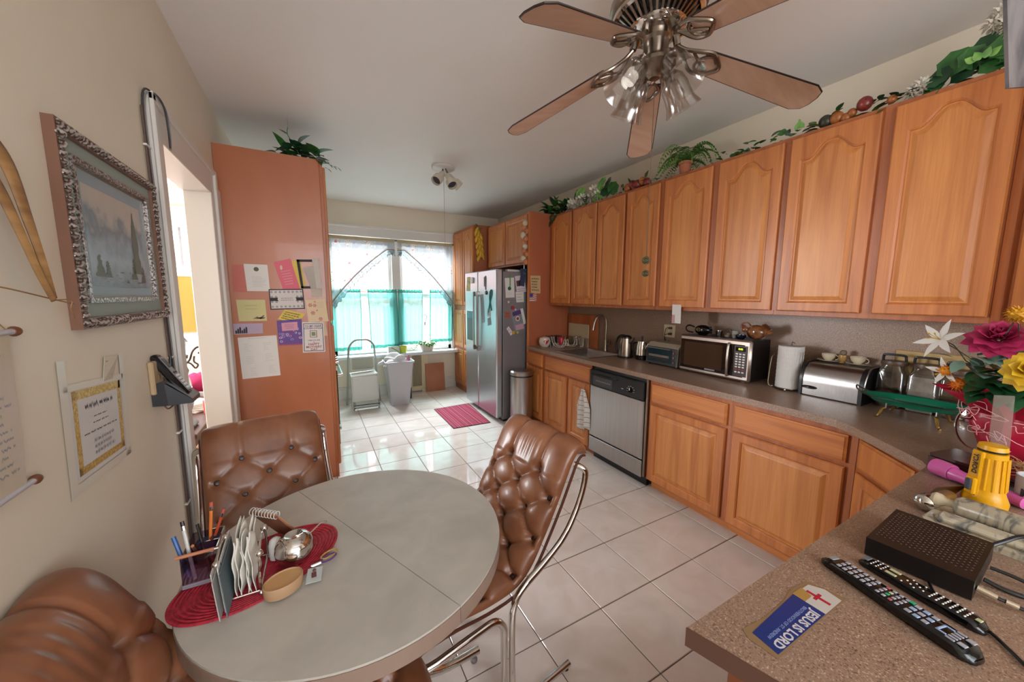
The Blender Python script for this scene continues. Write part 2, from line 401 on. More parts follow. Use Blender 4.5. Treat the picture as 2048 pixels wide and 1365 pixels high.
# door casing on the left wall
tr = MB()
tr.box(XL-0.12, XL+0.022, 2.07, DY0+0.008, 0, DZ+0.15, .004).box(XL+0.018, XL+0.034, 2.062, 2.095, 0, DZ+0.15, .004)
tr.build('casing_side', TRIM, t1 := sroot('trim_1'))
MB().box(XL-0.12, XL+0.022, DY1-0.012, 3.19, 0, DZ+0.15, .004).box(XL+0.018, XL+0.036, 3.13, 3.18, 0, DZ+0.13, .004).box(XL, XL+.03, 3.18, 3.285, 0, 2.26, .003).build('casing_side', TRIM, t1)
MB().box(XL-0.125, XL+0.022, DY0, DY1, DZ-0.012, DZ+0.15, .003).box(XL+0.018, XL+0.034, 2.062, 3.19, DZ+0.12, DZ+0.155, .004).build('casing_head', TRIM, t1)
# baseboards
def baseboard(name, x0, x1, y0, y1):
    b = MB()
    if abs(x1-x0) > abs(y1-y0): b.box(x0, x1, y0, y1, 0, 0.16, .003).box(x0, x1, y0-0.012, y1, 0.155, 0.185, .006)
    else: b.box(x0, x1, y0, y1, 0, 0.16, .003).box(x0, x1+0.012, y0, y1, 0.155, 0.185, .006)
    struct(b.build(name, TRIM))
baseboard('baseboard_back', XL, 2.10, YB-0.022, YB)
baseboard('baseboard_left', XL, XL+0.02, YF, 2.10)
# kitchen window
wn = sroot('window_1')
f = MB(); y = YB+0.03
f.box(WX0-0.02, WX1+0.02, YB-0.028, YB, WZ1-0.005, WZ1+0.13, .004).box(WX0-0.02, WX1+0.02, YB-0.045, YB, WZ1+0.115, WZ1+0.15, .006)
f.build('window_head_casing', TRIM, wn)
MB().box(WX0-0.07, WX0+0.03, YB-0.02, YB+0.12, WZ0, WZ1, .004).build('window_side_casing', TRIM, wn)
MB().box(WX1-0.03, WX1+0.04, YB-0.02, YB+0.12, WZ0, WZ1, .004).build('window_side_casing', TRIM, wn)
MB().box(1.10, 1.225, YB-0.012, YB+0.14, WZ0, WZ1, .004).build('window_mullion', TRIM, wn)
for a, b in ((WX0+0.03, 1.10), (1.225, WX1-0.03)):
    fr = MB()
    for (x0, x1, z0, z1, yy) in ((a, b, 2.30, WZ1, 0.06), (a, b, 1.50, 1.56, 0.06), (a, a+0.045, 1.50, WZ1, 0.06), (b-0.045, b, 1.50, WZ1, 0.06),
                                (a, b, 1.53, 1.575, 0.02), (a, b, WZ0, WZ0+0.07, 0.02), (a, a+0.045, WZ0, 1.575, 0.02), (b-0.045, b, WZ0, 1.575, 0.02)):
        fr.box(x0, x1, YB+yy, YB+yy+0.035, z0, z1, .003)
    sf = fr.build('sash_frame', WHT, wn)
    MB().box(a+0.04, b-0.04, YB+0.078, YB+0.081, 1.55, 2.31).build('pane', PANE, sf)
    MB().box(a+0.04, b-0.04, YB+0.036, YB+0.039, WZ0+0.06, 1.54).build('pane', PANE, sf)
MB().box(WX0-0.10, WX1+0.05, YB-0.19, YB+0.06, WZ0-0.045, WZ0, .006).build('window_sill', mat('sill_paint', '#cfd3d6', 0.3), wn)
# outside: the house across the way
BRK = bpy.data.materials.new('pink_brick'); BRK.use_nodes = True; _b = P(BRK); nt = BRK.node_tree
_t = nt.nodes.new('ShaderNodeTexCoord'); _k = nt.nodes.new('ShaderNodeTexBrick'); _k.inputs['Scale'].default_value = 4.5
_mp = nt.nodes.new('ShaderNodeMapping'); _mp.inputs['Rotation'].default_value = (PI/2, 0, 0)
nt.links.new(_t.outputs['Object'], _mp.inputs['Vector']); nt.links.new(_mp.outputs['Vector'], _k.inputs['Vector'])
_k.inputs['Color1'].default_value = (*lin('#bb8078'), 1); _k.inputs['Color2'].default_value = (*lin('#c58f86'), 1); _k.inputs['Mortar'].default_value = (*lin('#e0cbc2'), 1)
nt.links.new(_k.outputs['Color'], _b.inputs['Base Color'])
h = thing('neighbour_house', 'pink brick house seen pale and blurred through the gaps of the green curtains', 'building', (0.9, 12, -3))
MB().box(-6, 3.2, 12, 16, -3, 2.6).build('house_wall', BRK, h)
MB().box(-6.2, 3.4, 11.85, 16.2, 2.6, 2.8, .02).build('house_cornice', TRIM, h)
for x in (-1.2, 1.9):
    o = MB().box(x-.05, x+.85, 11.96, 12.05, -.4, 1.3, .01).build('house_window', TRIM, h); MB().box(x+.05, x+.75, 11.94, 11.97, -.3, 1.2).build('pane', mat('house_glass', '#8f9aa3', 0.1), o)

# ------------------------------------------------------------------ side room seen through the doorway
AW = noisy('side_room_wall', '#cfc6b8', '#d6cec2', (2, 2, 2), 0.6)
struct(MB().box(-3.6, XL-0.15, 1.2, 6.3, -0.08, 0).build('floor_side_room', noisy('parquet', '#7a5132', '#8c6040', (3, 12, 3), 0.35)))
struct(MB().box(-3.6, XL-0.15, 1.2, 6.3, 2.87, 2.95).build('ceiling_side_room', CEIL))
aw = MB().box(-3.6, -2.5, 6.0, 6.15, 0, 2.87).box(-0.95, XL-0.15, 6.0, 6.15, 0, 2.87).box(-2.5, -0.95, 6.0, 6.15, 2.45, 2.87).box(-2.5, -0.95, 6.0, 6.15, 0, 0.85)
struct(aw.build('wall_side_room_back', AW))
struct(MB().box(-3.75, -3.6, 1.2, 3.5, 0, 2.87).box(-3.75, -3.6, 5.5, 6.15, 0, 2.87).box(-3.75, -3.6, 3.5, 5.5, 2.6, 2.87).box(-3.75, -3.6, 3.5, 5.5, 0, .95).build('wall_side_room_left', AW))  # the opening in this wall is added to go with the extra light
struct(MB().box(-3.6, XL-0.15, 1.05, 1.2, 0, 2.87).build('wall_side_room_front', AW))
w2 = sroot('window_2')
MB().box(-2.6, -0.88, 5.97, 6.0, 2.44, 2.60, .004).box(-2.62, -0.86, 5.94, 6.0, 2.585, 2.61, .004).build('window_head_casing', TRIM, w2)
for a in (-2.5, -1.77, -1.02): MB().box(a, a+0.07, 5.98, 6.1, 0.85, 2.45, .003).build('sash_stile', WHT, w2)
for z in (0.85, 1.6, 2.38): MB().box(-2.5, -0.95, 6.0, 6.08, z, z+0.07, .003).build('sash_rail', WHT, w2)
MB().box(-2.5, -0.95, 6.05, 6.055, 0.85, 2.45).build('pane', PANE, w2)
for x in (-1.52, -1.40): MB().box(x-0.012, x+0.012, 6.085, 6.10, 0.9, 2.4).build('window_bar', GRYM, w2)
MB().grid(lambda u, v: (-2.45+1.5*u, 5.955+0.015*math.sin(u*60), 0.95+0.95*v), 70, 2).build('sheer_curtain', sheer('white_sheer', '#e8e4e0', 0.45), w2, smooth=True, recalc=False)

# ------------------------------------------------------------------ cabinet joinery
def door(parent, c0, u, W, H, arch=True, t=0.019, name='door', fm=OAKV, pm=OAKP, sw=0.055, rise=None):
    c0 = V(c0); u = V(u).normalized(); z = V((0, 0, 1)); n = u.cross(z).normalized()
    sw = min(sw, W*0.2); rise = (0.20*W if arch else 0) if rise is None else rise; N = 24 if arch else 1
    def s_(tt): a = min(1, max(0, (abs(tt)-.10)/0.70)); return 0.5*(1+math.cos(PI*a))
    def ring(ins, d):
        a = sw+ins; pts = [(a, a), (W-a, a)]
        for k in range(N+1):
            tt = 1-2*k/N; x = W/2+tt*(W/2-a); pts.append((x, H-a-rise*(1-s_(tt))))
        return [c0+u*x+z*y+n*d for x, y in pts]
    def outer(ins, d):
        pts = [(ins, ins), (W-ins, ins)]
        for k in range(N+1):
            tt = 1-2*k/N; pts.append((W/2+tt*(W/2-ins), H-ins))
        return [c0+u*x+z*y+n*d for x, y in pts]
    rings = [outer(0, 0), outer(0, t-.006), outer(.006, t), ring(-.004, t), ring(0.004, t-.006), ring(.006, t-.011)]
    m = MB(); m.ring_tube(rings, cap=False)
    L = len(rings[0]); m.f.append(tuple(range(L)))
    d = m.build(name, fm, parent)
    p = MB(); p.ring_tube([ring(.004, t-.013), ring(.006, t-.011), ring(.013, t-.011), ring(.032, t-.002), ring(.036, t-.001)], cap=False)
    p.f.append(tuple(range(4*L, 5*L)))
    p.build('door_panel', pm, d)
    return d
def drawer(parent, c0, u, W, H, t=0.019, name='drawer_front', m_=OAKH):
    c0 = V(c0); u = V(u).normalized(); z = V((0, 0, 1)); n = u.cross(z).normalized()
    def o(ins, d): return [c0+u*x+z*y+n*d for x, y in ((ins, ins), (W-ins, ins), (W-ins, H-ins), (ins, H-ins))]
    m = MB(); m.ring_tube([o(0, 0), o(0, t-.007), o(.009, t-.003), o(.012, t)], cap=True)
    return m.build(name, m_, parent)
mY = (0, -1, 0)
# upper units: each a carcass with two arched doors
ZU0, ZU1 = 1.436, 2.505
upper = [(3.742, 2.906, [(3.69, 3.33), (3.29, 2.92)], 'oak wall cabinet with two arched doors next to the tall side panel'),
         (2.906, 2.128, [(2.89, 2.54), (2.50, 2.157)], 'oak wall cabinet with two narrow arched doors above the faucet and kettle'),
         (2.128, 1.232, [(2.095, 1.707), (1.644, 1.256)], 'oak wall cabinet with two arched doors above the microwave, fern on its top'),
         (1.232, 0.372, [(1.204, 0.82), (0.759, 0.393)], 'oak wall cabinet with two wide arched doors above the bread box and canisters')]
for y1, y0, ds, lab in upper:
    t = thing('wall_cabinet', lab, 'cabinet', (2.75, (y0+y1)/2, ZU0), 0, 'oak wall cabinets over the worktop')
    MB().box(2.61, 2.905, y0, y1, ZU0, ZU1).build('carcass', OAKF, t)
    fr = MB(); fr.box(2.59, 2.61, y0, y1, ZU0, ZU0+.035, .002).box(2.59, 2.61, y0, y1, ZU1-.04, ZU1, .002)
    yy = sorted([y0, y1]+[a for d in ds for a in d])
    for k in range(0, len(yy), 2): fr.box(2.5905, 2.61, yy[k], yy[k+1] if k+1 < len(yy) else y1, ZU0+.03, ZU1-.035)
    fr.build('face_frame', OAKF, t)
    for a, b in ds: door(t, (2.589, a+.006, ZU0+.028), mY, a-b+.012, ZU1-ZU0-.05)
# diagonal corner wall cabinet
t = thing('corner_wall_cabinet', 'oak corner wall cabinet set at an angle, cut by the right edge of the photo', 'cabinet', (2.6, 0.1, ZU0))
MB().prism([(2.905, .371), (2.605, .371), (2.28, .02), (2.28, -.25), (2.905, -.25)], ZU0, ZU1).build('carcass', OAKF, t)
dv = V((2.28-2.605, .02-.371, 0)); ul = dv.normalized(); nn = ul.cross(V((0, 0, 1)))
p0 = V((2.605, .371, ZU0)) + nn*.001
MB().add([p0, p0+ul*.045, p0+ul*.045+V((0, 0, ZU1-ZU0)), p0+V((0, 0, ZU1-ZU0))]+[q+nn*.018 for q in (p0, p0+ul*.045, p0+ul*.045+V((0, 0, ZU1-ZU0)), p0+V((0, 0, ZU1-ZU0)))],
         [(0, 1, 2, 3), (4, 5, 6, 7), (0, 1, 5, 4), (1, 2, 6, 5), (2, 3, 7, 6), (3, 0, 4, 7)]).build('face_frame', OAKF, t)
door(t, p0+ul*.075+V((0, 0, .03)), ul, .36, ZU1-ZU0-.06)
# base units
C = 0.943
def base(y1, y0, label, fronts, x=2.29):
    t = thing('base_cabinet', label, 'cabinet', (2.55, (y0+y1)/2, 0), 0, 'oak base cabinets under the worktop')
    if 'sink' in label: MB().box(2.31, 2.33, y0, y1, .10, .903).box(2.33, 2.9, y0, y0+.018, .1, .903).box(2.33, 2.9, y1-.018, y1, .1, .903).box(2.33, 2.9, y0, y1, .1, .12).build('carcass', OAKF, t)
    else: MB().box(2.31, 2.9, y0, y1, .10, .903).build('carcass', OAKF, t)
    MB().box(2.36, 2.38, y0, y1, 0, .10).build('toe_kick', OAKH, t)
    fr = MB().box(x, 2.31, y0, y1, .865, .903, .001).box(x, 2.31, y0, y1, .085, .115, .001).box(x, 2.31, y0, y1, .70, .735, .001)
    ed = sorted({y0, y1} | {v for k, a, b in fronts for v in (a, b)})
    us = sorted([(min(a, b), max(a, b)) for k, a, b in fronts if k == 'door']); cur = y0
    for a, b in us+[(y1, y1)]:
        if a-cur > .004: fr.box(x+.0005, 2.31, cur, a, .10, .89)
        cur = max(cur, b)
    fr.build('face_frame', OAKF, t)
    for k, a, b in fronts:
        if k == 'door': door(t, (x-.001, a+.006, .098), mY, a-b+.012, .612, arch=False)
        else: drawer(t, (x-.001, a+.006, .732), mY, a-b+.012, .142)
    return t
base(3.742, 3.385, 'narrow oak base cabinet beside the steel pedal bin', [('door', 3.735, 3.42), ('drawer', 3.735, 3.42)])
base(3.385, 2.585, 'oak sink base cabinet with a long false drawer front over two doors', [('door', 3.35, 2.965), ('door', 2.915, 2.60), ('drawer', 3.35, 2.60)])
base(1.905, 1.27, 'oak base cabinet with one drawer and one door right beside the dishwasher', [('door', 1.876, 1.30), ('drawer', 1.876, 1.30)])
base(1.27, 0.665, 'oak base cabinet with one wide drawer and door at the bend of the worktop', [('door', 1.245, 0.705), ('drawer', 1.245, 0.705)])
t = thing('corner_base_cabinet', 'angled oak corner base cabinet between the wall run and the peninsula', 'cabinet', (2.2, 0.5, 0))
MB().prism([(2.9, .664), (2.293, .664), (2.008, .374), (1.94, .340), (1.94, -.2), (2.9, -.2)], 0.0, .903).build('carcass', OAKF, t)
q0 = V((2.293, .664, 0)); ul = (V((2.008, .374, 0))-q0).normalized()
door(t, q0+ul*.03+V((0, 0, .098))+ul.cross(V((0, 0, 1)))*.001, ul, .33, .612, arch=False)
drawer(t, q0+ul*.03+V((0, 0, .732))+ul.cross(V((0, 0, 1)))*.001, ul, .33, .142, m_=OAKV)
t = thing('peninsula_cabinet', 'dark-sided oak peninsula cabinet under the worktop corner nearest the table', 'cabinet', (1.2, 0.0, 0))
MB().box(.66, 1.938, -.2, .335, 0, .903, .002).build('carcass', noisy('peninsula_side', '#7c4428', '#93552f', (2, 2, 14), .4), t)
# worktop
wt = thing('worktop', 'speckled brown laminate worktop running along the wall and round onto the peninsula', 'worktop', (2.5, 1.5, .905))
m = MB(); zt, zb = C, .905
m.box(2.265, 2.905, 3.25, 3.742, zb, zt, .004).box(2.265, 2.352, 2.70, 3.25, zb, zt).box(2.80, 2.905, 2.70, 3.25, zb, zt)
pl = [(2.905, 2.70), (2.265, 2.70), (2.265, .80), (2.255, .745), (2.225, .69), (2.00, .425), (1.965, .388), (1.93, .37), (1.90, .367), (.575, .367), (.618, .235), (.655, .10), (.66, -.30), (2.905, -.30)]
m.prism(pl, zb, zt); m.build('worktop_slab', LAM, wt)
MB().prism([(.573, .3685), (.577, .3665), (.620, .235), (.657, .10), (.662, -.30), (.659, -.30), (.654, .10), (.617, .235)], zb, zt-.0005).build('shaded_end_strip', mat('shaded_end_brown', '#5a3b2c', .4), wt)  # shade on the worktop's end edge, put in as a dark strip
MB().box(2.893, 2.918, -.30, 3.742, C, ZU0+.01).build('backsplash', LAM, wt)
# tall panel beside the fridge
t = thing('tall_side_panel', 'tall reddish plywood panel between the refrigerator and the wall cabinets', 'panel', (2.6, 3.75, 0))
MB().box(2.278, 2.915, 3.745, 3.763, 0, 2.53, .001).build('panel_board', PLYR, t)
MB().box(2.276, 2.296, 3.7445, 3.764, 0, 2.53, .001).build('edge_band', OAKV, t)
# cabinet over the fridge
t = thing('wall_cabinet', 'short oak cabinet with two square doors above the refrigerator', 'cabinet', (2.6, 4.3, 1.95))
MB().box(2.32, 2.9, 3.765, 4.90, 1.93, 2.53).build('carcass', OAKF, t)
MB().box(2.30, 2.32, 3.765, 4.90, 1.93, 1.965, .001).box(2.30, 2.32, 3.765, 4.90, 2.495, 2.53, .001).box(2.30, 2.32, 3.765, 3.80, 1.95, 2.5).box(2.30, 2.32, 4.32, 4.37, 1.95, 2.5).box(2.30, 2.32, 4.86, 4.90, 1.95, 2.5).build('face_frame', OAKF, t)
door(t, (2.299, 4.875, 1.95), mY, .52, .56, arch=False); door(t, (2.299, 4.335, 1.95), mY, .55, .56, arch=False)
# pantry
t = thing('pantry_cabinet', 'tall oak pantry cabinet with arched upper doors beside the window', 'cabinet', (2.5, 5.35, 0))
MB().box(2.115, 2.9, 4.96, YB-.03, 0.0, 2.56).build('carcass', PLYR, t)
MB().box(2.095, 2.115, 4.96, YB-.03, 0.0, 2.56).build('face_frame', OAKF, t)
for z0, H, ar in ((1.40, 1.12, True), (.72, .60, False), (.10, .58, False)):
    for a in (5.77, 5.365): door(t, (2.094, a, z0), mY, .385, H, arch=ar)
# tall cabinet by the doorway
t = thing('tall_cabinet', 'tall reddish plywood cabinet by the doorway, its side covered with cards', 'cabinet', (-.2, 3.6, 0))
MB().box(-.545+.002, .105, 3.30, 3.92, 0, 2.585, .001).build('carcass', PLY, t)
MB().box(.105, .128, 3.30, 3.92, 0, 2.58, .002).build('face_frame', OAKF, t)
door(t, (.129, 3.33, .1), (0, 1, 0), .56, 1.2, arch=False); door(t, (.129, 3.33, 1.34), (0, 1, 0), .56, 1.2)
# ------------------------------------------------------------------ chairs
def smooth_path(pts, n):
    """Catmull-Rom resample"""
    pts = [V(p) for p in pts]; out = []
    m = len(pts)-1
    for i in range(n+1):
        t = i/n*m; k = min(int(t), m-1); f = t-k
        p0 = pts[max(k-1, 0)]; p1 = pts[k]; p2 = pts[k+1]; p3 = pts[min(k+2, m)]
        out.append(0.5*((2*p1)+(-p0+p2)*f+(2*p0-5*p1+4*p2-p3)*f*f+(-p0+3*p1-3*p2+p3)*f**3))
    return out
CW = 0.465
def zc(z): return z if z < .46 else .46+(z-.46)*.925
PATH = [(a_, zc(b_)) for a_, b_ in [(.345, .435), (.325, .452), (.22, .458), (.08, .448), (-.04, .46), (-.12, .52), (-.19, .63), (-.255, .75), (-.305, .855), (-.335, .915), (-.362, .942), (-.392, .935)]]
def chair(name, label, puff):
    t = thing(name, label, 'chair', (0, 0, 0), 0, 'tufted leather dining chairs around the table')
    nv, nu = 150, 56
    pp = smooth_path([(a, 0, b) for a, b in PATH], nv)
    L = [0]
    for i in range(nv): L.append(L[-1]+(pp[i+1]-pp[i]).length)
    tot = L[-1]; rings = []
    ytop = tot-0.155         # arc length of the topmost row of buttons
    DX, DY = 0.19, 0.165
    def height(x, s):
        y = (ytop-s)          # distance below the top row
        e = max(0.0, 1-abs(2*x/CW)**7)**.5
        es = min(1.0, min(s, tot-s)/0.035); es = math.sin(es*PI/2)**.6
        a = (x-DX/2)/DX + y/DY; b = (x-DX/2)/DX - y/DY
        if y < 0:
            cx = min(abs(x-DX/2), abs(x+DX/2)); tuft = min(1, cx/0.05)**.6; cr = math.exp(-(cx/0.007)**2)*min(1, 1.2)
            fade = min(1, -y/0.02); dm = math.exp(-((cx**2+y*y)/0.021**2))
            h = .012*tuft*.7 - .010*cr*fade - .034*dm
            h += .0025*math.sin(x*190)*math.exp(-(x/0.075)**2)*math.exp(-((y+.075)/.05)**2)
            return e, es, h
        sa, sb = abs(math.sin(PI*a)), abs(math.sin(PI*b))
        ca = abs(a-round(a))*DX*.7; cb = abs(b-round(b))*DX*.7
        cr = max(math.exp(-(ca/0.0075)**2), math.exp(-(cb/0.0075)**2))
        ra, rb = round(a), round(b)
        bx = DX/2+(ra+rb)/2*DX; by = (ra-rb)/2*DY; r2 = (x-bx)**2+(y-by)**2
        if abs(bx) > .2: r2 = 1
        ang = math.atan2(y-by, x-bx); wr = .0014*math.sin(ang*13)*math.exp(-((math.sqrt(r2)-.026)/.016)**2)
        h = .016*(sa*sb)**.5 - .007*cr - .036*math.exp(-r2/0.020**2) + wr
        return e, es, h
    for i in range(nv+1):
        p = pp[i]; tg = (pp[min(i+1, nv)]-pp[max(i-1, 0)]).normalized(); nrm = V((0, 1, 0)).cross(tg)
        if nrm.z < 0 and i < nv*.3: nrm = -nrm
        nrm = V((-tg.z, 0, tg.x)) if False else nrm
        # sitter side: forward/up
        ref = V((1, 0, 1)) if i < nv*.85 else V((.3, 0, 1))
        if nrm.dot(ref) < 0: nrm = -nrm
        ring = []
        for k in range(nu+1):
            x = -CW/2+CW*k/nu
            e, es, h = height(x, L[i])
            th = (.054*(.35+.65*e) + h*puff*e)*es + .004
            ring.append(p+V((0, x*(1+.02*e), 0))+nrm*max(th, .008))
        for k in range(5):
            x = CW/2-CW*(k+.5)/5; ring.append(p+V((0, x, 0))-nrm*.012)
        rings.append(ring)
    c = MB().ring_tube(rings, cap=True).build('cushion', LEA, t, smooth=True, world=False, ang=80)
    # piping below both long edges
    for sgn in (-1, 1):
        MB().tube([p+V((0, sgn*(CW/2+.002), 0)) for p in pp[4:-3:4]], .0055, 6).build('piping', LEAD, c, smooth=True, world=False)
    # buttons
    for r in range(0, 9):
        s = ytop-r*DY/2
        if s < .06: break
        k = max(0, min(nv-1, next(i for i in range(nv+1) if L[i] >= s)))
        p = pp[k]; tg = (pp[k+1]-pp[k-1]).normalized(); nrm = V((0, 1, 0)).cross(tg)
        if nrm.dot(V((1, 0, 1))) < 0: nrm = -nrm
        for x in ((-DX/2, DX/2) if r % 2 == 0 else (-DX, 0, DX)):
            if abs(x) > .18: x = math.copysign(.185, x)
            MB().lathe([(.0001, -.004), (.010, -.003), (.012, 0), (.009, .004), (.0001, .0055)], p+V((0, x, 0))+nrm*(.054+.004-.030*puff), nrm, 12).build('button', BUT, c, smooth=True, world=False)
    for sgn in (-1, 1):
        y = sgn*(CW/2+.022)
        a = smooth_path([(-.335, y*.86, .872), (-.354, y*.97, .862), (-.364, y, .838), (-.352, y, .775), (-.315, y, .695), (-.25, y, .61), (-.15, y, .545), (-.045, y, .49), (-.008, y, .44), (0, y, .36), (0, y, .2), (0, y, .07), (.018, y, .028), (.06, y, .0135), (.20, y, .0135), (.30, y, .0135)], 70)
        MB().tube(a, .0128, 12).build('back_tube', CHR, t, smooth=True, world=False)
        b = smooth_path([(-.30, y, .0135), (-.16, y, .0135), (-.02, y, .0135), (.022, y, .03), (.034, y, .075), (.034, y, .2), (.034, y, .34), (.04, y, .39), (.075, y, .425), (.14, y, .424), (.24, y, .415), (.30, y, .41), (.335, y*.97, .408), (.35, y*.85, .41), (.352, y*.5, .41), (.352, 0, .41)], 70)
        fr = MB().tube(b, .0128, 12).build('seat_tube', CHR, t, smooth=True, world=False)
        for q in (-.28, .27): MB().cyl((q, y, 0), (q, y, .006), .013, .011, 12).build('glide', BLK, fr, world=False)
    MB().box(-.02, .30, -.17, .17, .425, .438, .003).build('seat_board', BLK, t, world=False)
    return t
chR = chair('dining_chair', 'plump tufted brown leather chair on the open floor side of the table', 1.0)
chR.location = (.535, 1.275, 0); chR.rotation_euler = (0, 0, math.atan2(-.13, -.99))
chL = chair('dining_chair', 'flatter brown leather chair with dark buttons between the table and the card-covered cabinet', 0.36)
chL.location = (-.175, 1.69, 0); chL.rotation_euler = (0, 0, math.atan2(-.98, .17))
dup(chR, (-.142, .893, 0), .03, 'plump brown leather chair against the left wall, cut by the bottom left corner')

# ------------------------------------------------------------------ table
tb = thing('dining_table', 'round dining table with grey mottled laminate top split by a seam', 'table', (.1, 1.21, 0))
TT = noisy('grey_mottled_laminate', '#aaa49b', '#bbb6ac', (7, 7, 7), .28, 7, .3, .7, bump=.02, dist=.8)
TE = mat('laminate_rim', '#8a7466', .4)
cx, cy_, rr_ = .1, 1.21, .456
a0 = math.atan2(-.909, .417); TZ = .76
for sgn in (0, 1):
    off = V((math.cos(a0+PI/2), math.sin(a0+PI/2)))*(.0009 if sgn == 0 else -.0009)
    pts = [(cx+off.x+rr_*math.cos(a0+PI*sgn+PI*k/48), cy_+off.y+rr_*math.sin(a0+PI*sgn+PI*k/48)) for k in range(49)]
    half = MB().prism(pts, TZ-.006, TZ).build('tabletop_half', TT, tb)
    pe = [(cx+off.x+(rr_+.0015)*math.cos(a0+PI*sgn+PI*k/48), cy_+off.y+(rr_+.0015)*math.sin(a0+PI*sgn+PI*k/48)) for k in range(49)]
    MB().prism(pe, TZ-.05, TZ-.0065).build('tabletop_rim', TE, half)
MB().lathe([(.16, .70), (.16, .711), (.0001, .711), (.0001, .70)], (cx, cy_, 0), n=24).lathe([(.05, .12), (.042, .2), (.042, .62), (.06, .70), (.0001, .70), (.0001, .12)], (cx, cy_, 0), n=20).build('pedestal', CHR, tb, smooth=True)
for k in range(4):
    an = math.radians(8+90*k); d = V((math.cos(an), math.sin(an), 0)); c0 = V((cx, cy_, 0))
    lg = MB().tube(smooth_path([c0+d*.03+V((0, 0, .16)), c0+d*.12+V((0, 0, .13)), c0+d*.28+V((0, 0, .065)), c0+d*.445+V((0, 0, .045))], 14), .017, 12).build('leg', CHR, tb, smooth=True)
    MB().lathe([(.012, 0), (.015, .006), (.015, .014), (.008, .02), (.008, .036), (.0001, .036)], c0+d*.425, n=12).build('glide', GRYM, lg, smooth=True)
# placemat
def disk_rings(c, rx, ry, ang, n, r, z, m_, name, parent):
    mb = MB(); ca, sa = math.cos(ang), math.sin(ang)
    for k in range(n):
        f = 1-k/n*1.0
        a, b = rx*f-r, ry*f-r
        if b <= .004: a = max(a, rx-ry+.0); b = .003
        mb.tube([(c[0]+a*math.cos(q)*ca-b*math.sin(q)*sa, c[1]+a*math.cos(q)*sa+b*math.sin(q)*ca, z+r) for q in [2*PI*i/72 for i in range(72)]], r*1.05, 6, closed=True)
    return mb.build(name, m_, parent, smooth=True)
pm = thing('placemat', 'oval crimson woven placemat under the napkin holder and pen box', 'placemat', (-.165, 1.195, TZ))
PMM = noisy('crimson_woven', '#8c1526', '#b32739', (90, 90, 90), .55, 2, bump=.4)
ma = math.radians(30)
disk_rings((-.165, 1.195), .215, .135, ma, 20, .0035, TZ, PMM, 'woven_rings', pm)
mb = MB(); mb.prism([(-.165+.21*math.cos(q)*math.cos(ma)-.13*math.sin(q)*math.sin(ma), 1.195+.21*math.cos(q)*math.sin(ma)+.13*math.sin(q)*math.cos(ma)) for q in [2*PI*i/60 for i in range(60)]], TZ+.0004, TZ+.0035)
mb.build('mat_base', PMM, pm)
MZ = TZ+.0075

# ------------------------------------------------------------------ refrigerator
fr = thing('refrigerator', 'stainless side-by-side refrigerator with magnets and notes on it', 'refrigerator', (2.3, 4.32, 0))
MB().box(1.985, 2.72, 3.83, 4.81, .03, 1.835, .006).build('cabinet_body', GRYM, fr)
MB().box(2.0, 2.6, 3.85, 4.79, 0, .04).build('base_grille', BLK, fr)
for y0, y1, nm in ((3.825, 4.362, 'door'), (4.372, 4.815, 'door')):
    d = MB().box(1.895, 1.975, y0, y1, .06, 1.86, .012).build(nm, SSTF, fr, smooth=True)
    yh = y1-.045 if y0 < 4 else y0+.045
    MB().box(1.845, 1.865, yh-.016, yh+.016, .86, 1.56, .006).box(1.845, 1.90, yh-.016, yh+.016, .84, .90, .006).box(1.845, 1.90, yh-.016, yh+.016, 1.54, 1.60, .006).build('handle', SST, d)
    if y0 > 4:
        MB().box(1.888, 1.90, 4.50, 4.74, .94, 1.34, .004).build('dispenser', BLK, d); MB().box(1.885, 1.892, 4.52, 4.72, 1.24, 1.32, .002).build('display', BLKG, d)
MB().box(1.93, 2.03, 3.85, 3.93, 1.835, 1.86, .005).box(1.93, 2.03, 4.70, 4.78, 1.835, 1.86, .005).build('hinge_cover', DGR, fr)
# things on top of the fridge
t = tag(MB().quadplate([(2.06, 3.86, 1.837), (2.34, 3.90, 1.837), (2.36, 4.2, 1.837), (2.05, 4.15, 1.837)], .025).build('folder', PAPER), 'white folder lying on top of the refrigerator', 'folder')

# pedal bin
t = thing('pedal_bin', 'round brushed steel pedal bin beside the refrigerator', 'bin', (2.12, 3.615, 0))
MB().lathe([(.132, .02), (.132, .62), (.0001, .62), (.0001, .02)], (2.12, 3.615, 0), n=40).build('bin_body', SST, t, smooth=True)
MB().lathe([(.134, 0), (.136, .022), (.0001, .022), (.0001, 0)], (2.12, 3.615, 0), n=40).build('foot_band', BLK, t, smooth=True)
MB().lathe([(.134, .615), (.134, .632), (.0001, .632), (.0001, .615)], (2.12, 3.615, 0), n=40).build('black_band', BLK, t, smooth=True)
MB().lathe([(.137, .632), (.137, .668), (.125, .682), (.06, .69), (.0001, .692), (.0001, .632)], (2.12, 3.615, 0), n=40).build('lid', SST, t, smooth=True)
MB().box(2.0, 2.05, 3.56, 3.61, .01, .02, .003).build('pedal', BLK, t)
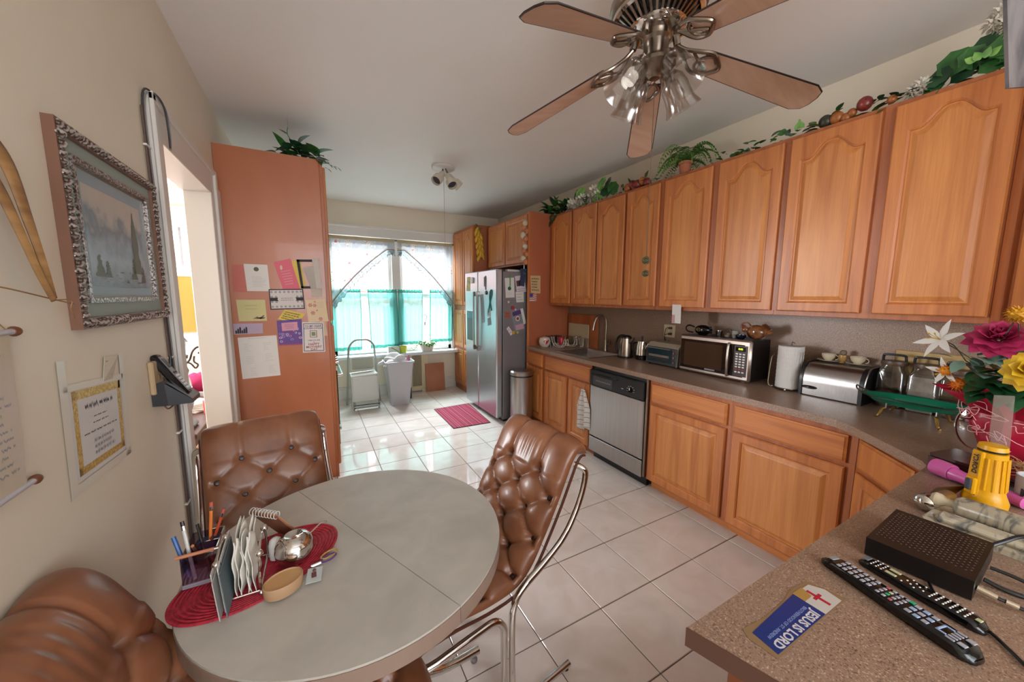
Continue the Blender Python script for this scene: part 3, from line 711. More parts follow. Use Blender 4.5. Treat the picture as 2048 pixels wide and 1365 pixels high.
# rug
t = thing('striped_rug', 'small red and pink striped rug in front of the refrigerator', 'rug', (1.6, 4.3, 0))
RUG = bpy.data.materials.new('striped_weave'); RUG.use_nodes = True; nt = RUG.node_tree; b = P(RUG)
_t = nt.nodes.new('ShaderNodeTexCoord'); _m = nt.nodes.new('ShaderNodeMapping'); _m.inputs['Scale'].default_value = (70, .01, .01)
_n = nt.nodes.new('ShaderNodeTexNoise'); _n.inputs['Scale'].default_value = 1; _n.inputs['Detail'].default_value = 2
_c = nt.nodes.new('ShaderNodeValToRGB'); e = _c.color_ramp.elements; e[0].position = .36; e[0].color = (*lin('#54202f'), 1); e[1].position = .68; e[1].color = (*lin('#c88a96'), 1)
q = e.new(.5); q.color = (*lin('#9c3048'), 1); q = e.new(.58); q.color = (*lin('#ab4560'), 1)
nt.links.new(_t.outputs['Object'], _m.inputs[0]); nt.links.new(_m.outputs[0], _n.inputs['Vector']); nt.links.new(_n.outputs['Fac'], _c.inputs['Fac']); nt.links.new(_c.outputs['Color'], b.inputs['Base Color']); b.inputs['Roughness'].default_value = .95
rc = [(1.385, 4.71), (1.372, 3.90), (1.84, 3.885), (1.90, 4.745)]
MB().prism(rc, .0005, .006).build('rug_field', RUG, t)
HEM = mat('dark_hem', '#4a2433', .9)
for k in range(4):
    a, b2 = V((*rc[k], .004)), V((*rc[(k+1) % 4], .004)); MB().tube([a, b2], .0042, 6).build('hem', HEM, t)
# dishwasher
dw = thing('dishwasher', 'stainless dishwasher with black control panel between the oak base cabinets', 'dishwasher', (2.55, 2.25, 0))
MB().box(2.31, 2.85, 1.925, 2.575, .10, .90).build('tub', DGR, dw)
MB().box(2.262, 2.312, 1.935, 2.573, .235, .722, .006).build('door_panel', SST, dw)
MB().box(2.262, 2.312, 1.935, 2.573, .085, .225, .006).build('lower_panel', SST, dw)
cp_ = MB().box(2.252, 2.312, 1.935, 2.573, .728, .872, .006).build('control_panel', BLK, dw)
MB().box(2.246, 2.256, 2.22, 2.54, .83, .845, .002).build('vent_slot', BLKG, cp_)
MB().box(2.2495, 2.2525, 2.28, 2.52, .74, .82, .001).build('button_field', DGR, cp_)
for k in range(7): MB().box(2.2475, 2.2505, 2.30+k*.027, 2.32+k*.027, .775, .785, .001).build('button', GRYM, cp_)
kn = MB().lathe([(.021, 0), (.019, .014), (.0001, .014), (.0001, 0)], (2.252, 2.07, .785), (-1, 0, 0), 20).build('dial', BLKG, cp_, smooth=True)
MB().box(2.234, 2.240, 2.067, 2.073, .785, .804).build('dial_mark', WHT, kn)
for k in range(7):
    a = math.radians(-20+k*37); MB().box(2.2505, 2.2522, 2.07+.036*math.cos(a)-.006, 2.07+.036*math.cos(a)+.006, .785+.032*math.sin(a)-.0012, .785+.032*math.sin(a)+.0012).build('dial_print', WHT, cp_)
MB().box(2.2505, 2.2522, 2.15, 2.17, .775, .779).box(2.2505, 2.2522, 2.29, 2.50, .807, .8085).build('panel_print', WHT, cp_)
MB().box(2.33, 2.36, 1.93, 2.57, 0, .09, .002).build('kick_plate', BLK, dw)
MB().box(2.27, 2.31, 1.908, 1.926, .1, .9).build('side_trim', NICK, dw)
# dish towel hanging from a hook on the sink cabinet
tw = thing('dish_towel', 'white dish towel with dark stripes hung beside the dishwasher', 'towel', (2.24, 2.64, .3))
TWM = bpy.data.materials.new('striped_towel'); TWM.use_nodes = True; nt = TWM.node_tree; b = P(TWM)
_t = nt.nodes.new('ShaderNodeTexCoord'); _w = nt.nodes.new('ShaderNodeTexWave'); _w.bands_direction = 'Z'; _w.inputs['Scale'].default_value = 6.5; _w.inputs['Distortion'].default_value = .4
_c = nt.nodes.new('ShaderNodeValToRGB'); e = _c.color_ramp.elements; e[0].position = .01; e[0].color = (*lin('#6d6468'), 1); e[1].position = .035; e[1].color = (*lin('#d3cfca'), 1)
nt.links.new(_t.outputs['Object'], _w.inputs['Vector']); nt.links.new(_w.outputs['Fac'], _c.inputs['Fac']); nt.links.new(_c.outputs['Color'], b.inputs['Base Color']); b.inputs['Roughness'].default_value = .9
def towel(u, v):
    z = .66-.39*v+.02*math.sin(u*9)*v; wdt = .02+.075*min(1, v*2.2)
    a = u*2*PI*2; return (2.243+.016*math.cos(a)*(.4+v)-.004, 2.650+(u-.5)*2*wdt+.01*math.sin(a), z)
MB().grid(towel, 44, 22).build('towel_cloth', TWM, tw, smooth=True, recalc=False, solid=.003)
MB().tube([(2.268, 2.63, .70), (2.255, 2.63, .70), (2.245, 2.63, .68), (2.245, 2.63, .655), (2.236, 2.63, .66)], .003, 6).build('hook', NICK, tw, smooth=True)
# sink and faucet
sk = thing('kitchen_sink', 'stainless drop-in sink set in the worktop', 'sink', (2.575, 2.975, .75))
m = MB()
def rect(i, z): return [(2.352+i, 2.70+i, z), (2.80-i, 2.70+i, z), (2.80-i, 3.25-i, z), (2.352+i, 3.25-i, z)]
m.ring_tube([rect(-.012, C+.0005), rect(-.012, C+.004), rect(.02, C+.004), rect(.028, C-.004), rect(.045, .77), rect(.06, .762)], cap=False)
m.f.append(tuple(range(20, 24))); m.build('basin', SST, sk, smooth=True, recalc=False)
MB().lathe([(.03, .7635), (.03, .766), (.0001, .766), (.0001, .7635)], (2.575, 2.975, 0), n=16).build('drain', CHR, sk, smooth=True)
fa = thing('faucet', 'tall gooseneck nickel faucet behind the sink', 'faucet', (2.83, 3.0, C))
MB().lathe([(.027, 0), (.025, .01), (.02, .03), (.019, .09), (.017, .12), (.0001, .12), (.0001, 0)], (2.84, 3.0, C), n=18).build('faucet_base', NICK, fa, smooth=True)
MB().tube(smooth_path([(2.84, 3.0, C+.1), (2.84, 3.0, C+.22), (2.84, 3.0, C+.31), (2.825, 3.005, C+.372), (2.775, 3.015, C+.40), (2.725, 3.03, C+.372), (2.70, 3.035, C+.315)], 30), .0115, 12).build('gooseneck', NICK, fa, smooth=True)
MB().cyl((2.70, 3.035, C+.32), (2.684, 3.038, C+.235), .013, .0175, 14).build('spray_head', NICK, fa, smooth=True)
MB().cyl((2.84, 2.985, C+.075), (2.835, 2.93, C+.085), .008, .007, 10).cyl((2.835, 2.93, C+.085), (2.82, 2.905, C+.135), .007, .005, 10).build('lever', NICK, fa, smooth=True)
# ------------------------------------------------------------------ stove beyond the tall cabinet
st = thing('gas_stove', 'stove beyond the tall cabinet, only its chrome handle and black edge showing', 'stove', (-.2, 4.3, 0))
MB().box(-.53, .145, 3.945, 4.69, 0, .93, .004).build('stove_body', WENA, st)
d = MB().box(.147, .185, 3.95, 4.685, .24, .80, .006).build('oven_door', BLKG, st)
MB().tube([(.185, 4.0, .74), (.225, 4.01, .74), (.23, 4.05, .74), (.23, 4.58, .74), (.225, 4.62, .74), (.185, 4.63, .74)], .012, 10).build('handle', CHR, d, smooth=True)
d = MB().box(.147, .18, 3.95, 4.685, .03, .225, .006).build('drawer', BLK, st)
MB().box(.18, .20, 4.0, 4.63, .17, .20, .005).build('handle', SST, d)
pn = MB().box(.10, .175, 3.95, 4.685, .81, .93, .006).build('control_panel', SST, st)
for k in range(5): MB().lathe([(.022, 0), (.02, .03), (.0001, .03), (.0001, 0)], (.176, 4.03+k*.145, .872), (1, 0, .25), 16).build('knob', CHR, pn, smooth=True)
MB().box(-.50, .10, 3.97, 4.66, .93, .945, .003).build('cooktop', BLKG, st)
# ------------------------------------------------------------------ ceiling fan
FX, FY = 1.26, 1.11
BLW = noisy('pale_maple_blade', '#c29d86', '#d2b19a', (3, 30, 30), .35, 5, .3, .7, bump=.02, coat=.2)
BLE = mat('dark_blade_edge', '#2c1c16', .5)
fan = thing('ceiling_fan', 'five-bladed ceiling fan with four glass shades over the room', 'fan', (FX, FY, 2.45))
MB().lathe([(.075, 2.868), (.075, 2.85), (.055, 2.80), (.03, 2.785), (.03, 2.77), (.11, 2.765), (.165, 2.735), (.182, 2.69), (.182, 2.665), (.168, 2.655), (.10, 2.655), (.10, 2.60), (.0001, 2.60), (.0001, 2.868)], (FX, FY, 0), n=48).build('motor_housing', NICK, fan, smooth=True)
MB().lathe([(.168, 2.655), (.172, 2.645), (.168, 2.635), (.155, 2.632), (.155, 2.655)], (FX, FY, 0), n=48, closedprof=True).lathe([(.105, 2.612), (.11, 2.60), (.095, 2.585), (.06, 2.58), (.0001, 2.58), (.0001, 2.612)], (FX, FY, 0), n=40).build('rim_ring', CHR, fan, smooth=True)
MB().lathe([(.158, 2.652), (.098, 2.606), (.0001, 2.606), (.0001, 2.652)], (FX, FY, 0), n=40).build('vent_recess', BLKG, fan, smooth=True)
rib = None
for k in range(36):
    if rib is None:
        rib = MB().add([(.100, -.004, .148), (.160, -.005, .196), (.160, .005, .196), (.100, .004, .148), (.100, -.004, .156), (.160, -.005, .204), (.160, .005, .204), (.100, .004, .156)], [(0, 1, 2, 3), (4, 5, 6, 7), (0, 1, 5, 4), (1, 2, 6, 5), (2, 3, 7, 6), (3, 0, 4, 7)]).build('vent_rib', NICK, fan, world=False); o = rib
    else: o = rib.copy(); COL.objects.link(o); o.parent = fan
    o.rotation_euler = (0, 0, 2*PI*k/36)
MB().lathe([(.058, 2.585), (.058, 2.56), (.048, 2.55), (.048, 2.50), (.055, 2.49), (.075, 2.475), (.078, 2.46), (.06, 2.445), (.03, 2.435), (.02, 2.42), (.0001, 2.418), (.0001, 2.585)], (FX, FY, 0), n=32).build('switch_housing', NICK, fan, smooth=True)
DR = .17/.5       # droop of the blades
for k in range(5):
    an = math.radians(46.9+72*k); T = Matrix.Translation((FX, FY, 2.545)) @ Matrix.Rotation(an, 4, 'Z') @ Matrix.Rotation(math.atan(.185/.69), 4, 'Y') @ Matrix.Rotation(math.radians(-9), 4, 'X')
    m = MB(T); out = [(.205, -.052), (.66, -.068), (.695, -.05), (.705, -.02), (.705, .02), (.695, .05), (.66, .068), (.205, .052), (.195, 0)]
    o = MB(T).prism(out, -.003, .003).build('blade', BLW, fan)
    MB(T).tube([(x, y, .0) for x, y in out], .0036, 6, closed=True).build('blade_edge', BLE, o, smooth=True)
    ir = MB(T); z = -.008
    ir.tube(smooth_path([(.085, 0, .03), (.12, -.012, .012), (.17, -.045, z), (.22, -.052, z), (.262, -.02, z), (.275, 0, z), (.262, .02, z), (.22, .052, z), (.17, .045, z), (.12, .012, .012), (.085, 0, .03)], 40), .0075, 8)
    ir.tube(smooth_path([(.15, -.03, z), (.19, 0, z), (.235, .028, z), (.21, .045, z), (.18, .02, z), (.19, -.02, z), (.225, -.04, z), (.25, -.02, z)], 28), .006, 8)
    ir.build('blade_iron', NICK, fan, smooth=True)
    MB().tube([T @ V((.085, 0, .03)), V((FX+.075*math.cos(an), FY+.075*math.sin(an), 2.60))], .014, 8).build('iron_neck', NICK, fan, smooth=True)
SHG = pane('smoky_shade_glass', (.90, .88, .86), .10, .12, .30)
for k, azd in enumerate((174, 262, 354, 84)):
    a = math.radians(azd); d = V((math.cos(a)*.58, math.sin(a)*.58, -.81)).normalized(); base_ = V((FX+.062*math.cos(a), FY+.062*math.sin(a), 2.478))
    ar = MB().tube([V((FX+.04*math.cos(a), FY+.04*math.sin(a), 2.47)), base_+V((0, 0, .012)), base_+d*.02], .011, 8).lathe([(.0001, 0), (.024, 0), (.026, .03), (.020, .034), (.0001, .034)], base_+d*.005, d, 16).build('lamp_arm', NICK, fan, smooth=True)
    sh = MB().lathe([(.026, .025), (.044, .045), (.053, .08), (.054, .115), (.058, .145), (.073, .178), (.0715, .1785), (.0565, .146), (.0525, .115), (.0515, .08), (.0425, .046), (.0245, .026)], base_, d, 28, closedprof=True).build('glass_shade', SHG, fan, smooth=True)
    if k == 0:
        pts = [base_+d*(.075+.05*q/40)+d.orthogonal().normalized()*0 + (Matrix.Rotation(q*.55, 3, d) @ d.orthogonal().normalized())*.022 for q in range(41)]
        MB().tube(pts, .0055, 8).build('spiral_bulb', mat('bulb_glass', '#e8e6e2', .25, emit=('#fff6ea', .15)), sh, smooth=True)
    else: MB().lathe([(.0001, .035), (.012, .035), (.015, .05), (.012, .06), (.0001, .062)], base_, d, 14).build('socket', NICK, sh, smooth=True)
ch = MB().tube([(FX+.004, FY, 2.42), (FX+.004, FY, 1.655)], .0016, 6)
ch.build('pull_chain', mat('aged_brass', '#7d7566', .35, .9), fan)
for i, z in enumerate((1.703, 1.648)):
    MB().lathe([(.0001, -.004), (.016-.002*i, -.003), (.017-.002*i, 0), (.016-.002*i, .003), (.0001, .004)], (FX+.004, FY, z), (.75, .6, .12), 20).lathe([(.009, .003), (.011, .005), (.009, .007), (.007, .005)], (FX+.004, FY, z), (-.75, -.6, -.12), 16, closedprof=True).build('chain_medallion', mat('antique_bronze', '#57523c', .4, .8), fan, smooth=True)
# spotlight cluster
SPW = mat('aged_white_enamel', '#cdc4b4', .4)
sp_ = thing('ceiling_spotlight', 'white three-headed ceiling spotlight with long pull cord near the window', 'light', (1.27, 3.8, 2.84))
MB().lathe([(.118, 2.869), (.118, 2.85), (.105, 2.842), (.0001, 2.84), (.0001, 2.869)], (1.27, 3.8, 0), n=32).build('canopy', TRIM, sp_, smooth=True)
for a, b in (((1.25, 3.76, 2.79), (1.155, 3.70, 2.685)), ((1.29, 3.72, 2.765), (1.31, 3.62, 2.635)), ((1.33, 3.80, 2.79), (1.43, 3.78, 2.695))):
    a, b = V(a), V(b); d = (b-a).normalized()
    h_ = MB().lathe([(.0001, -.002), (.030, 0), (.031, .055), (.036, .07), (.050, .085), (.052, .15), (.047, .15), (.045, .09), (.0001, .085)], a, d, 24).build('lamp_head', SPW, sp_, smooth=True)
    MB().lathe([(.0001, .12), (.044, .121), (.044, .123), (.0001, .124)], a, d, 20).build('lamp_mouth', DGR, h_)
    MB().cyl(a+d*.02, (a.x*.5+1.27*.5, a.y*.5+1.9, 2.845), .008, n=8).build('swivel', NICK, h_)
MB().cyl((1.27, 3.79, 2.84), (1.27, 3.79, 1.42), .0016, n=6).build('pull_cord', mat('grey_cord', '#8d8781', .7), sp_)

# ------------------------------------------------------------------ window dressing
TEAL = sheer('teal_voile', '#7fc8c2', .38, tl=.35); TEALH = sheer('teal_hem', '#4fa898', .2, tl=.3); FLOR = sheer('floral_sheer', '#eeeeee', .14, printed=True, tl=.12)
RODM = mat('dark_green_rod', '#4c5a50', .4)
yr = YB-.045
tag(MB().cyl((WX0-.02, yr-.02, 2.365), (WX1+.02, yr-.02, 2.365), .010, n=10).build('curtain_rod', RODM), 'dark green curtain rod across the top of the window', 'curtain rod')
tag(MB().cyl((WX0, yr, 1.60), (WX1, yr, 1.60), .006, n=10).build('curtain_rod', mat('rose_rod', '#8c6d72', .4)), 'thin curtain rod across the middle of the window', 'curtain rod')
def cafe(x0, x1, zb, label, fold, seed):
    rg = random.Random(seed); ph = rg.random()*6; k1 = max(2, int(fold*(x1-x0)/.085))
    t = thing('cafe_curtain', label, 'curtain', ((x0+x1)/2, yr, zb), 0, 'teal cafe curtains on the lower half of the window')
    def fn(u, v):
        uu_ = u+.03*math.sin(u*7+ph); top = max(0, 1-v*5)
        return (x0+(x1-x0)*u+.01*math.sin(v*3+ph), yr+(.014+.010*v)*math.sin(uu_*2*PI*k1+ph)*(1-.3*math.sin(u*9+ph))+.004*math.sin(u*90)*top, 1.635-(1.635-zb)*v+.006*math.sin(u*60)*max(0, 1-v*30))
    MB().grid(fn, 140, 16).build('curtain_cloth', TEAL, t, smooth=True, recalc=False)
    MB().grid(lambda u, v: V(fn(u, 1-.055*(1-v)))+V((0, -.003, 0)), 140, 2).build('hem', TEALH, t, smooth=True, recalc=False)
    MB().grid(lambda u, v: V(fn(u, .0+.055*v))+V((0, -.003, 0)), 140, 2).build('rod_pocket', TEALH, t, smooth=True, recalc=False)
    for e in (0, 1): MB().grid(lambda u, v: V(fn(e*(1-.03)+.03*u, v))+V((0, -.002, 0)), 4, 14).build('side_hem', TEALH, t, smooth=True, recalc=False)
cafe(WX0+.01, .63, .735, 'leftmost teal cafe curtain, by the tall cabinet', 1.2, 1)
cafe(.735, 1.155, .745, 'teal cafe curtain left of the window centre', .9, 2)
cafe(1.165, 1.545, .775, 'teal cafe curtain right of the window centre, behind the potted plant', 1.3, 3)
cafe(1.66, WX1-.01, .79, 'rightmost teal cafe curtain, beside the pantry cabinet', 1.1, 4)
def crv(u, side):
    # lower edge of the swag: u 0 at the outer end, 1 at the centre
    z = 1.42+.80*min(1, (u*1.12))**.9 - .10*math.sin(u*PI)*0 + .05*math.sin(u*PI)
    return min(z, 2.225)
for side, (x0, x1, lab) in enumerate(((WX0+.02, 1.135, 'left floral sheer valance with a ruffled edge'), (WX1-.02, 1.175, 'right floral sheer valance with a ruffled edge'))):
    t = thing('window_valance', lab, 'curtain', ((x0+x1)/2, yr-.03, 2.2), 0, 'floral swag valances at the top of the window')
    def fn(u, v): zb_ = crv(u, side); return (x0+(x1-x0)*u, yr-.035+.010*math.sin(u*42+v*2)+.01*v, 2.372-(2.372-zb_)*v)
    MB().grid(fn, 80, 14).build('valance_cloth', FLOR, t, smooth=True, recalc=False)
    MB().grid(lambda u, v: (x0+(x1-x0)*u, yr-.05, 2.375-.045*v), 60, 1).build('header_band', sheer('floral_band', '#c9b795', .1), t, recalc=False)
    ed = [V((x0+(x1-x0)*u, yr-.05, crv(u, side))) for u in [i/50 for i in range(51)]]
    MB().tube(ed, .006, 6).build('braid', mat('braid_trim', '#8f6d63', .8), t, smooth=True)
    MB().tube([p+V((0, -.004, .018)) for p in ed], .003, 6).build('braid', mat('braid_trim_pale', '#b9a57e', .8), t, smooth=True)
    def ruf(u, v):
        i = u*50; k = min(int(i), 49); p = ed[k]+(ed[k+1]-ed[k])*(i-k); dn = V(((.6 if side == 0 else -.6), 0, -.8)) if u < .93 else V((0, 0, -1))
        return p+dn*(.075*v)+V((.012*math.sin(u*95)*v, .016*math.cos(u*120)*v, .010*math.sin(u*130)*v))
    r_ = MB().grid(ruf, 200, 3).build('ruffle', sheer('grey_ruffle', '#9fb3ba', .3, tl=.2), t, smooth=True, recalc=False)
    MB().tube([ruf(i/200, 1) for i in range(201)], .0035, 5).build('ruffle_binding', mat('grey_green_binding', '#56685f', .8), r_, smooth=True)
    MB().tube([ruf(i/200, .45) for i in range(201)], .002, 5).build('ruffle_binding', mat('grey_green_binding', '#56685f', .8), r_, smooth=True)
# cable beside the window
tag(MB().tube(smooth_path([(2.035, 5.75, 1.35), (2.03, 5.70, 1.1), (2.04, 5.68, .85), (2.03, 5.66, .7), (2.0, 5.64, .655), (1.95, 5.64, .66)], 24), .004, 6).build('cable', DGR, smooth=True), 'thin grey cable hanging beside the window at the pantry side', 'cable')
# sill things
SZ = WZ0
t = thing('potted_plant', 'leafy green vine in a white hanging pot on the window sill', 'plant', (1.585, 5.705, SZ))
MB().lathe([(.0001, 0), (.085, 0), (.105, .03), (.12, .09), (.122, .11), (.114, .11), (.112, .09), (.0001, .085)], (1.585, 5.705, SZ), n=28, sx=.95, sy_=.6).build('pot', mat('white_clay', '#cbc4b6', .5), t, smooth=True)
rg = random.Random(5)
for k in range(46):
    a = rg.random()*2*PI; e = rg.random(); b0 = V((1.585+.08*math.cos(a)*e, 5.705+.04*math.sin(a)*e, SZ+.10+.06*rg.random()))
    MB().leaf(b0+V((.05*math.cos(a), .02*math.sin(a), .02*rg.random())), (math.cos(a), .6*math.sin(a)-.2, .5-.7*e), (0, 0, 1), .06+.03*rg.random(), .05, .5).build('leaf', GREENL if k % 3 else GREEN, t, smooth=True, recalc=False)
for k in range(26):
    q = k/26; b0 = V((1.50-.18*q-.02*rg.random(), 5.70-.02*rg.random(), SZ+.09*(1-q)+.07*rg.random()+.015))
    MB().leaf(b0, (rg.random()-.7, -.6, .3), (0, 0, 1), .045, .036, .4).build('leaf', GREENL, t, smooth=True, recalc=False)
MB().tube(smooth_path([(1.52, 5.72, SZ+.13), (1.45, 5.70, SZ+.12), (1.38, 5.70, SZ+.04), (1.33, 5.70, SZ+.015)], 12), .003, 6).build('stem', GREEN, t)
for dx, dy in ((-.1, 0), (.1, 0), (0, -.05)): MB().cyl((1.585+dx, 5.705+dy, SZ+.10), (1.565, 5.705, SZ+.42), .0022, n=5).build('hanger_wire', WHT, t)
MB().box(1.553, 1.577, 5.73, 5.74, SZ+.41, SZ+.47, .003).build('hanger_tab', WHT, t)
MB().tube(smooth_path([(1.565, 5.705, SZ+.46), (1.575, 5.705, SZ+.50), (1.59, 5.705, SZ+.55), (1.57, 5.705, SZ+.585), (1.54, 5.705, SZ+.57), (1.535, 5.705, SZ+.55)], 18), .005, 6).build('hook', mat('dark_metal', '#504c4e', .4, .5), t, smooth=True)
t = thing('plant_pot', 'small yellow-green pot on the window sill', 'pot', (1.215, 5.73, SZ))
MB().lathe([(.0001, 0), (.045, 0), (.058, .10), (.054, .10), (.045, .01), (.0001, .01)], (1.215, 5.73, SZ), n=20).build('pot', mat('lime_plastic', '#c2c43a', .4), t, smooth=True)
t = thing('carton', 'white and green carton lying on the window sill', 'box', (1.08, 5.73, SZ))
MB().box(.985, 1.145, 5.70, 5.76, SZ, SZ+.105, .002).build('carton_body', PAPER, t)
MB().quadplate([(1.02, 5.699, SZ+.09), (1.04, 5.699, SZ+.095), (1.14, 5.699, SZ+.03), (1.14, 5.699, SZ+.012)], .001).build('green_stripe', mat('leaf_print', '#7d9b3e', .6), t)

# ------------------------------------------------------------------ things below the window
t = thing('step_stool', 'old white folding step stool with bent tube frame under the window', 'stool', (.57, 5.3, 0))
STW = mat('stool_tube', '#9c9f97', .35, .3)
MB().tube(smooth_path([(.36, 5.46, .01), (.38, 5.43, .35), (.40, 5.40, .72), (.42, 5.39, .85), (.49, 5.385, .925), (.575, 5.38, .935), (.66, 5.385, .925), (.73, 5.39, .85), (.745, 5.40, .72), (.77, 5.43, .35), (.80, 5.46, .01)], 60), .0125, 10).build('frame_tube', STW, t, smooth=True)
MB().tube(smooth_path([(.43, 5.36, .52), (.425, 5.365, .66), (.44, 5.37, .69), (.71, 5.37, .69), (.725, 5.365, .66), (.72, 5.36, .52)], 30), .008, 8, closed=True).build('back_frame', WENA, t, smooth=True)
MB().box(.44, .71, 5.365, 5.372, .52, .68, .002).build('back_panel', mat('grey_green_panel', '#a4a697', .5), t)
MB().add([(.405, 5.19, .46), (.745, 5.19, .48), (.725, 5.36, .50), (.40, 5.36, .485), (.405, 5.19, .44), (.745, 5.19, .46), (.725, 5.36, .48), (.40, 5.36, .465)], [(0, 1, 2, 3), (4, 5, 6, 7), (0, 1, 5, 4), (1, 2, 6, 5), (2, 3, 7, 6), (3, 0, 4, 7)]).build('seat', WENA, t)
MB().box(.415, .735, 5.17, 5.20, .11, .45, .006).build('front_panel', WENA, t)
MB().box(.405, .415, 5.17, 5.34, .02, .45, .002).build('side_panel', WENA, t); MB().box(.735, .745, 5.17, 5.34, .02, .45, .002).build('side_panel', WENA, t)
MB().box(.44, .75, 5.12, 5.18, .03, .05, .003).build('step', mat('ribbed_step', '#b7b3ac', .5), t)
for z in (.035, .07): MB().cyl((.42, 5.135, z), (.75, 5.135, z), .008, n=8).build('cross_bar', DGR, t)
for x in (.42, .74): MB().cyl((x, 5.15, 0), (x, 5.17, .12), .01, n=8).build('leg', STW, t)
t = thing('waste_bin', 'tall tapered light grey waste bin under the window', 'bin', (1.03, 5.24, 0))
m = MB()
def rr4(cx0, cy0, hx, hy, z, r=.03):
    o = []
    for sx, sy__, a0_ in ((1, 1, 0), (-1, 1, 90), (-1, -1, 180), (1, -1, 270)):
        for k in range(5):
            a = math.radians(a0_+k*22.5); o.append((cx0+sx*(hx-r)+r*math.cos(a), cy0+sy__*(hy-r)+r*math.sin(a), z))
    return o
bx_, by_ = 1.03, 5.23
m.ring_tube([rr4(bx_, by_, .125, .10, 0), rr4(bx_, by_, .185, .145, .60), rr4(bx_, by_, .20, .16, .605), rr4(bx_, by_, .20, .16, .63), rr4(bx_, by_, .185, .145, .632), rr4(bx_, by_, .17, .135, .58), rr4(bx_, by_, .12, .095, .02)]).build('bin_body', mat('pale_grey_plastic', '#b9b7ba', .45), t, smooth=True)
t = thing('plastic_bag', 'crumpled white plastic bag stuffed in the top of the grey waste bin', 'bag', (1.0, 5.23, .6))
bm = bmesh.new(); bmesh.ops.create_icosphere(bm, subdivisions=4, radius=1)
rg = random.Random(3); cs = [(V((rg.uniform(-1, 1), rg.uniform(-1, 1), rg.uniform(-1, 1))).normalized(), rg.uniform(3, 9), rg.uniform(.03, .12)) for _ in range(22)]
vs = []
for v in bm.verts:
    d = v.co.normalized(); r_ = 1+sum(a*math.sin(f*d.dot(c)+f) for c, f, a in cs); vs.append(V((d.x*.15*r_, d.y*.105*r_, max(-.25, d.z)*.105*r_)))
m = MB(Matrix.Translation((.985, 5.23, .61))); m.add(vs, [tuple(v.index for v in f_.verts) for f_ in bm.faces]); bm.free()
m.build('bag_film', mat('white_film', '#d6d3d4', .3), t, smooth=True, ang=25)
t = tag(MB().lathe([(.0001, 0), (.03, 0), (.03, .10), (.012, .13), (.012, .15), (.0001, .15)], (1.15, 5.22, .55), (.2, 0, 1), 16).build('bottle', mat('pink_bottle', '#a8657a', .3), smooth=True), 'pinkish bottle poking out of the grey waste bin', 'bottle')
t = thing('radiator_cover', 'cream radiator cover with wire grille under the window', 'radiator cover', (1.45, 5.75, 0))
CRP = mat('cream_paint', '#c6b593', .5)
m = MB().box(1.0, 1.345, 5.72, 5.745, .02, .615, .002).box(1.49, 1.60, 5.72, 5.745, 0, .615, .002).box(1.345, 1.49, 5.72, 5.745, .60, .615).box(1.345, 1.49, 5.72, 5.745, .03, .10)
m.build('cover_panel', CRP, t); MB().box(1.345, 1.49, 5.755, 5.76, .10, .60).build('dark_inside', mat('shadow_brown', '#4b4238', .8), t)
m = MB()
for k in range(11): x = 1.351+k*.0133; m.box(x, x+.004, 5.705, 5.74, .10, .60)
for k in range(36): z = .105+k*.0138; m.box(1.345, 1.49, 5.734, 5.739, z, z+.004)
g_ = m.build('wire_grille', CRP, t); g_['kind'] = 'stuff'
t = tag(MB(Matrix.Translation((1.70, 5.655, 0)) @ Matrix.Rotation(math.radians(-7), 4, 'X') @ Matrix.Rotation(math.radians(0), 4, 'Y')).prism([(-.155, -.008), (.155, -.008), (.155, .008), (-.155, .008)], 0, .455).build('board', noisy('brown_board', '#96593a', '#a66a48', (3, 3, 3), .5)), 'brown wooden board leaning on the wall beside the radiator cover', 'board')
t = tag(MB().box(1.19, 1.25, 5.40, 5.46, 0, .17, .004).build('canister', mat('navy_plastic', '#2b3446', .4)), 'small dark blue box on the floor behind the grey waste bin', 'box')
# ------------------------------------------------------------------ table things
GLAV = pane('violet_acrylic', (.74, .68, .76), .10)
t = thing('pen_box', 'violet-tinted clear box full of pens at the wall end of the placemat', 'pen box', (-.305, 1.245, MZ))
m = MB(); x0, x1, y0, y1 = -.343, -.268, 1.185, 1.31
m.box(x0, x1, y0, y0+.003, MZ, MZ+.088).box(x0, x1, y1-.003, y1, MZ, MZ+.088).box(x0, x0+.003, y0, y1, MZ, MZ+.088).box(x1-.003, x1, y0, y1, MZ, MZ+.088).box(x0, x1, 1.245, 1.248, MZ, MZ+.088)
m.build('box_walls', GLAV, t); MB().box(x0-.002, x1+.002, y0-.002, y1+.002, MZ, MZ+.012, .002).build('box_base', mat('clear_base', '#c6bccb', .1, trans=.6), t)
def pen(a, b, r, c, nm, lab, tip=None, tipc=None):
    t = thing(nm, lab, nm.split('_')[-1], a)
    a, b = V(a), V(b); MB().cyl(a, b, r, n=8).build('barrel', c, t, smooth=True)
    if tipc: d = (b-a).normalized(); MB().cyl(b-d*.001, b+d*.012, r*1.03, n=8).build('end_cap', tipc, t, smooth=True); MB().cyl(b-d*.012, b-d*.001, r*1.06, n=8).build('band', CHR, t, smooth=True)
ORP = mat('orange_pencil', '#d6762e', .4); PKE = mat('eraser_pink', '#b5564a', .7); BLU = mat('blue_plastic', '#2f5fa0', .35); NAV = mat('navy_cloth', '#27304f', .7)
bz = MZ+.013
pen((-.30, 1.26, bz), (-.292, 1.295, MZ+.165), .0042, ORP, 'yellow_pencil', 'orange pencil standing tallest and straightest in the pen box', tipc=PKE)
pen((-.31, 1.28, bz), (-.268, 1.30, MZ+.135), .004, mat('red_pencil', '#c2502f', .4), 'red_pencil', 'red-orange pencil leaning right behind the tall orange one', tipc=PKE)
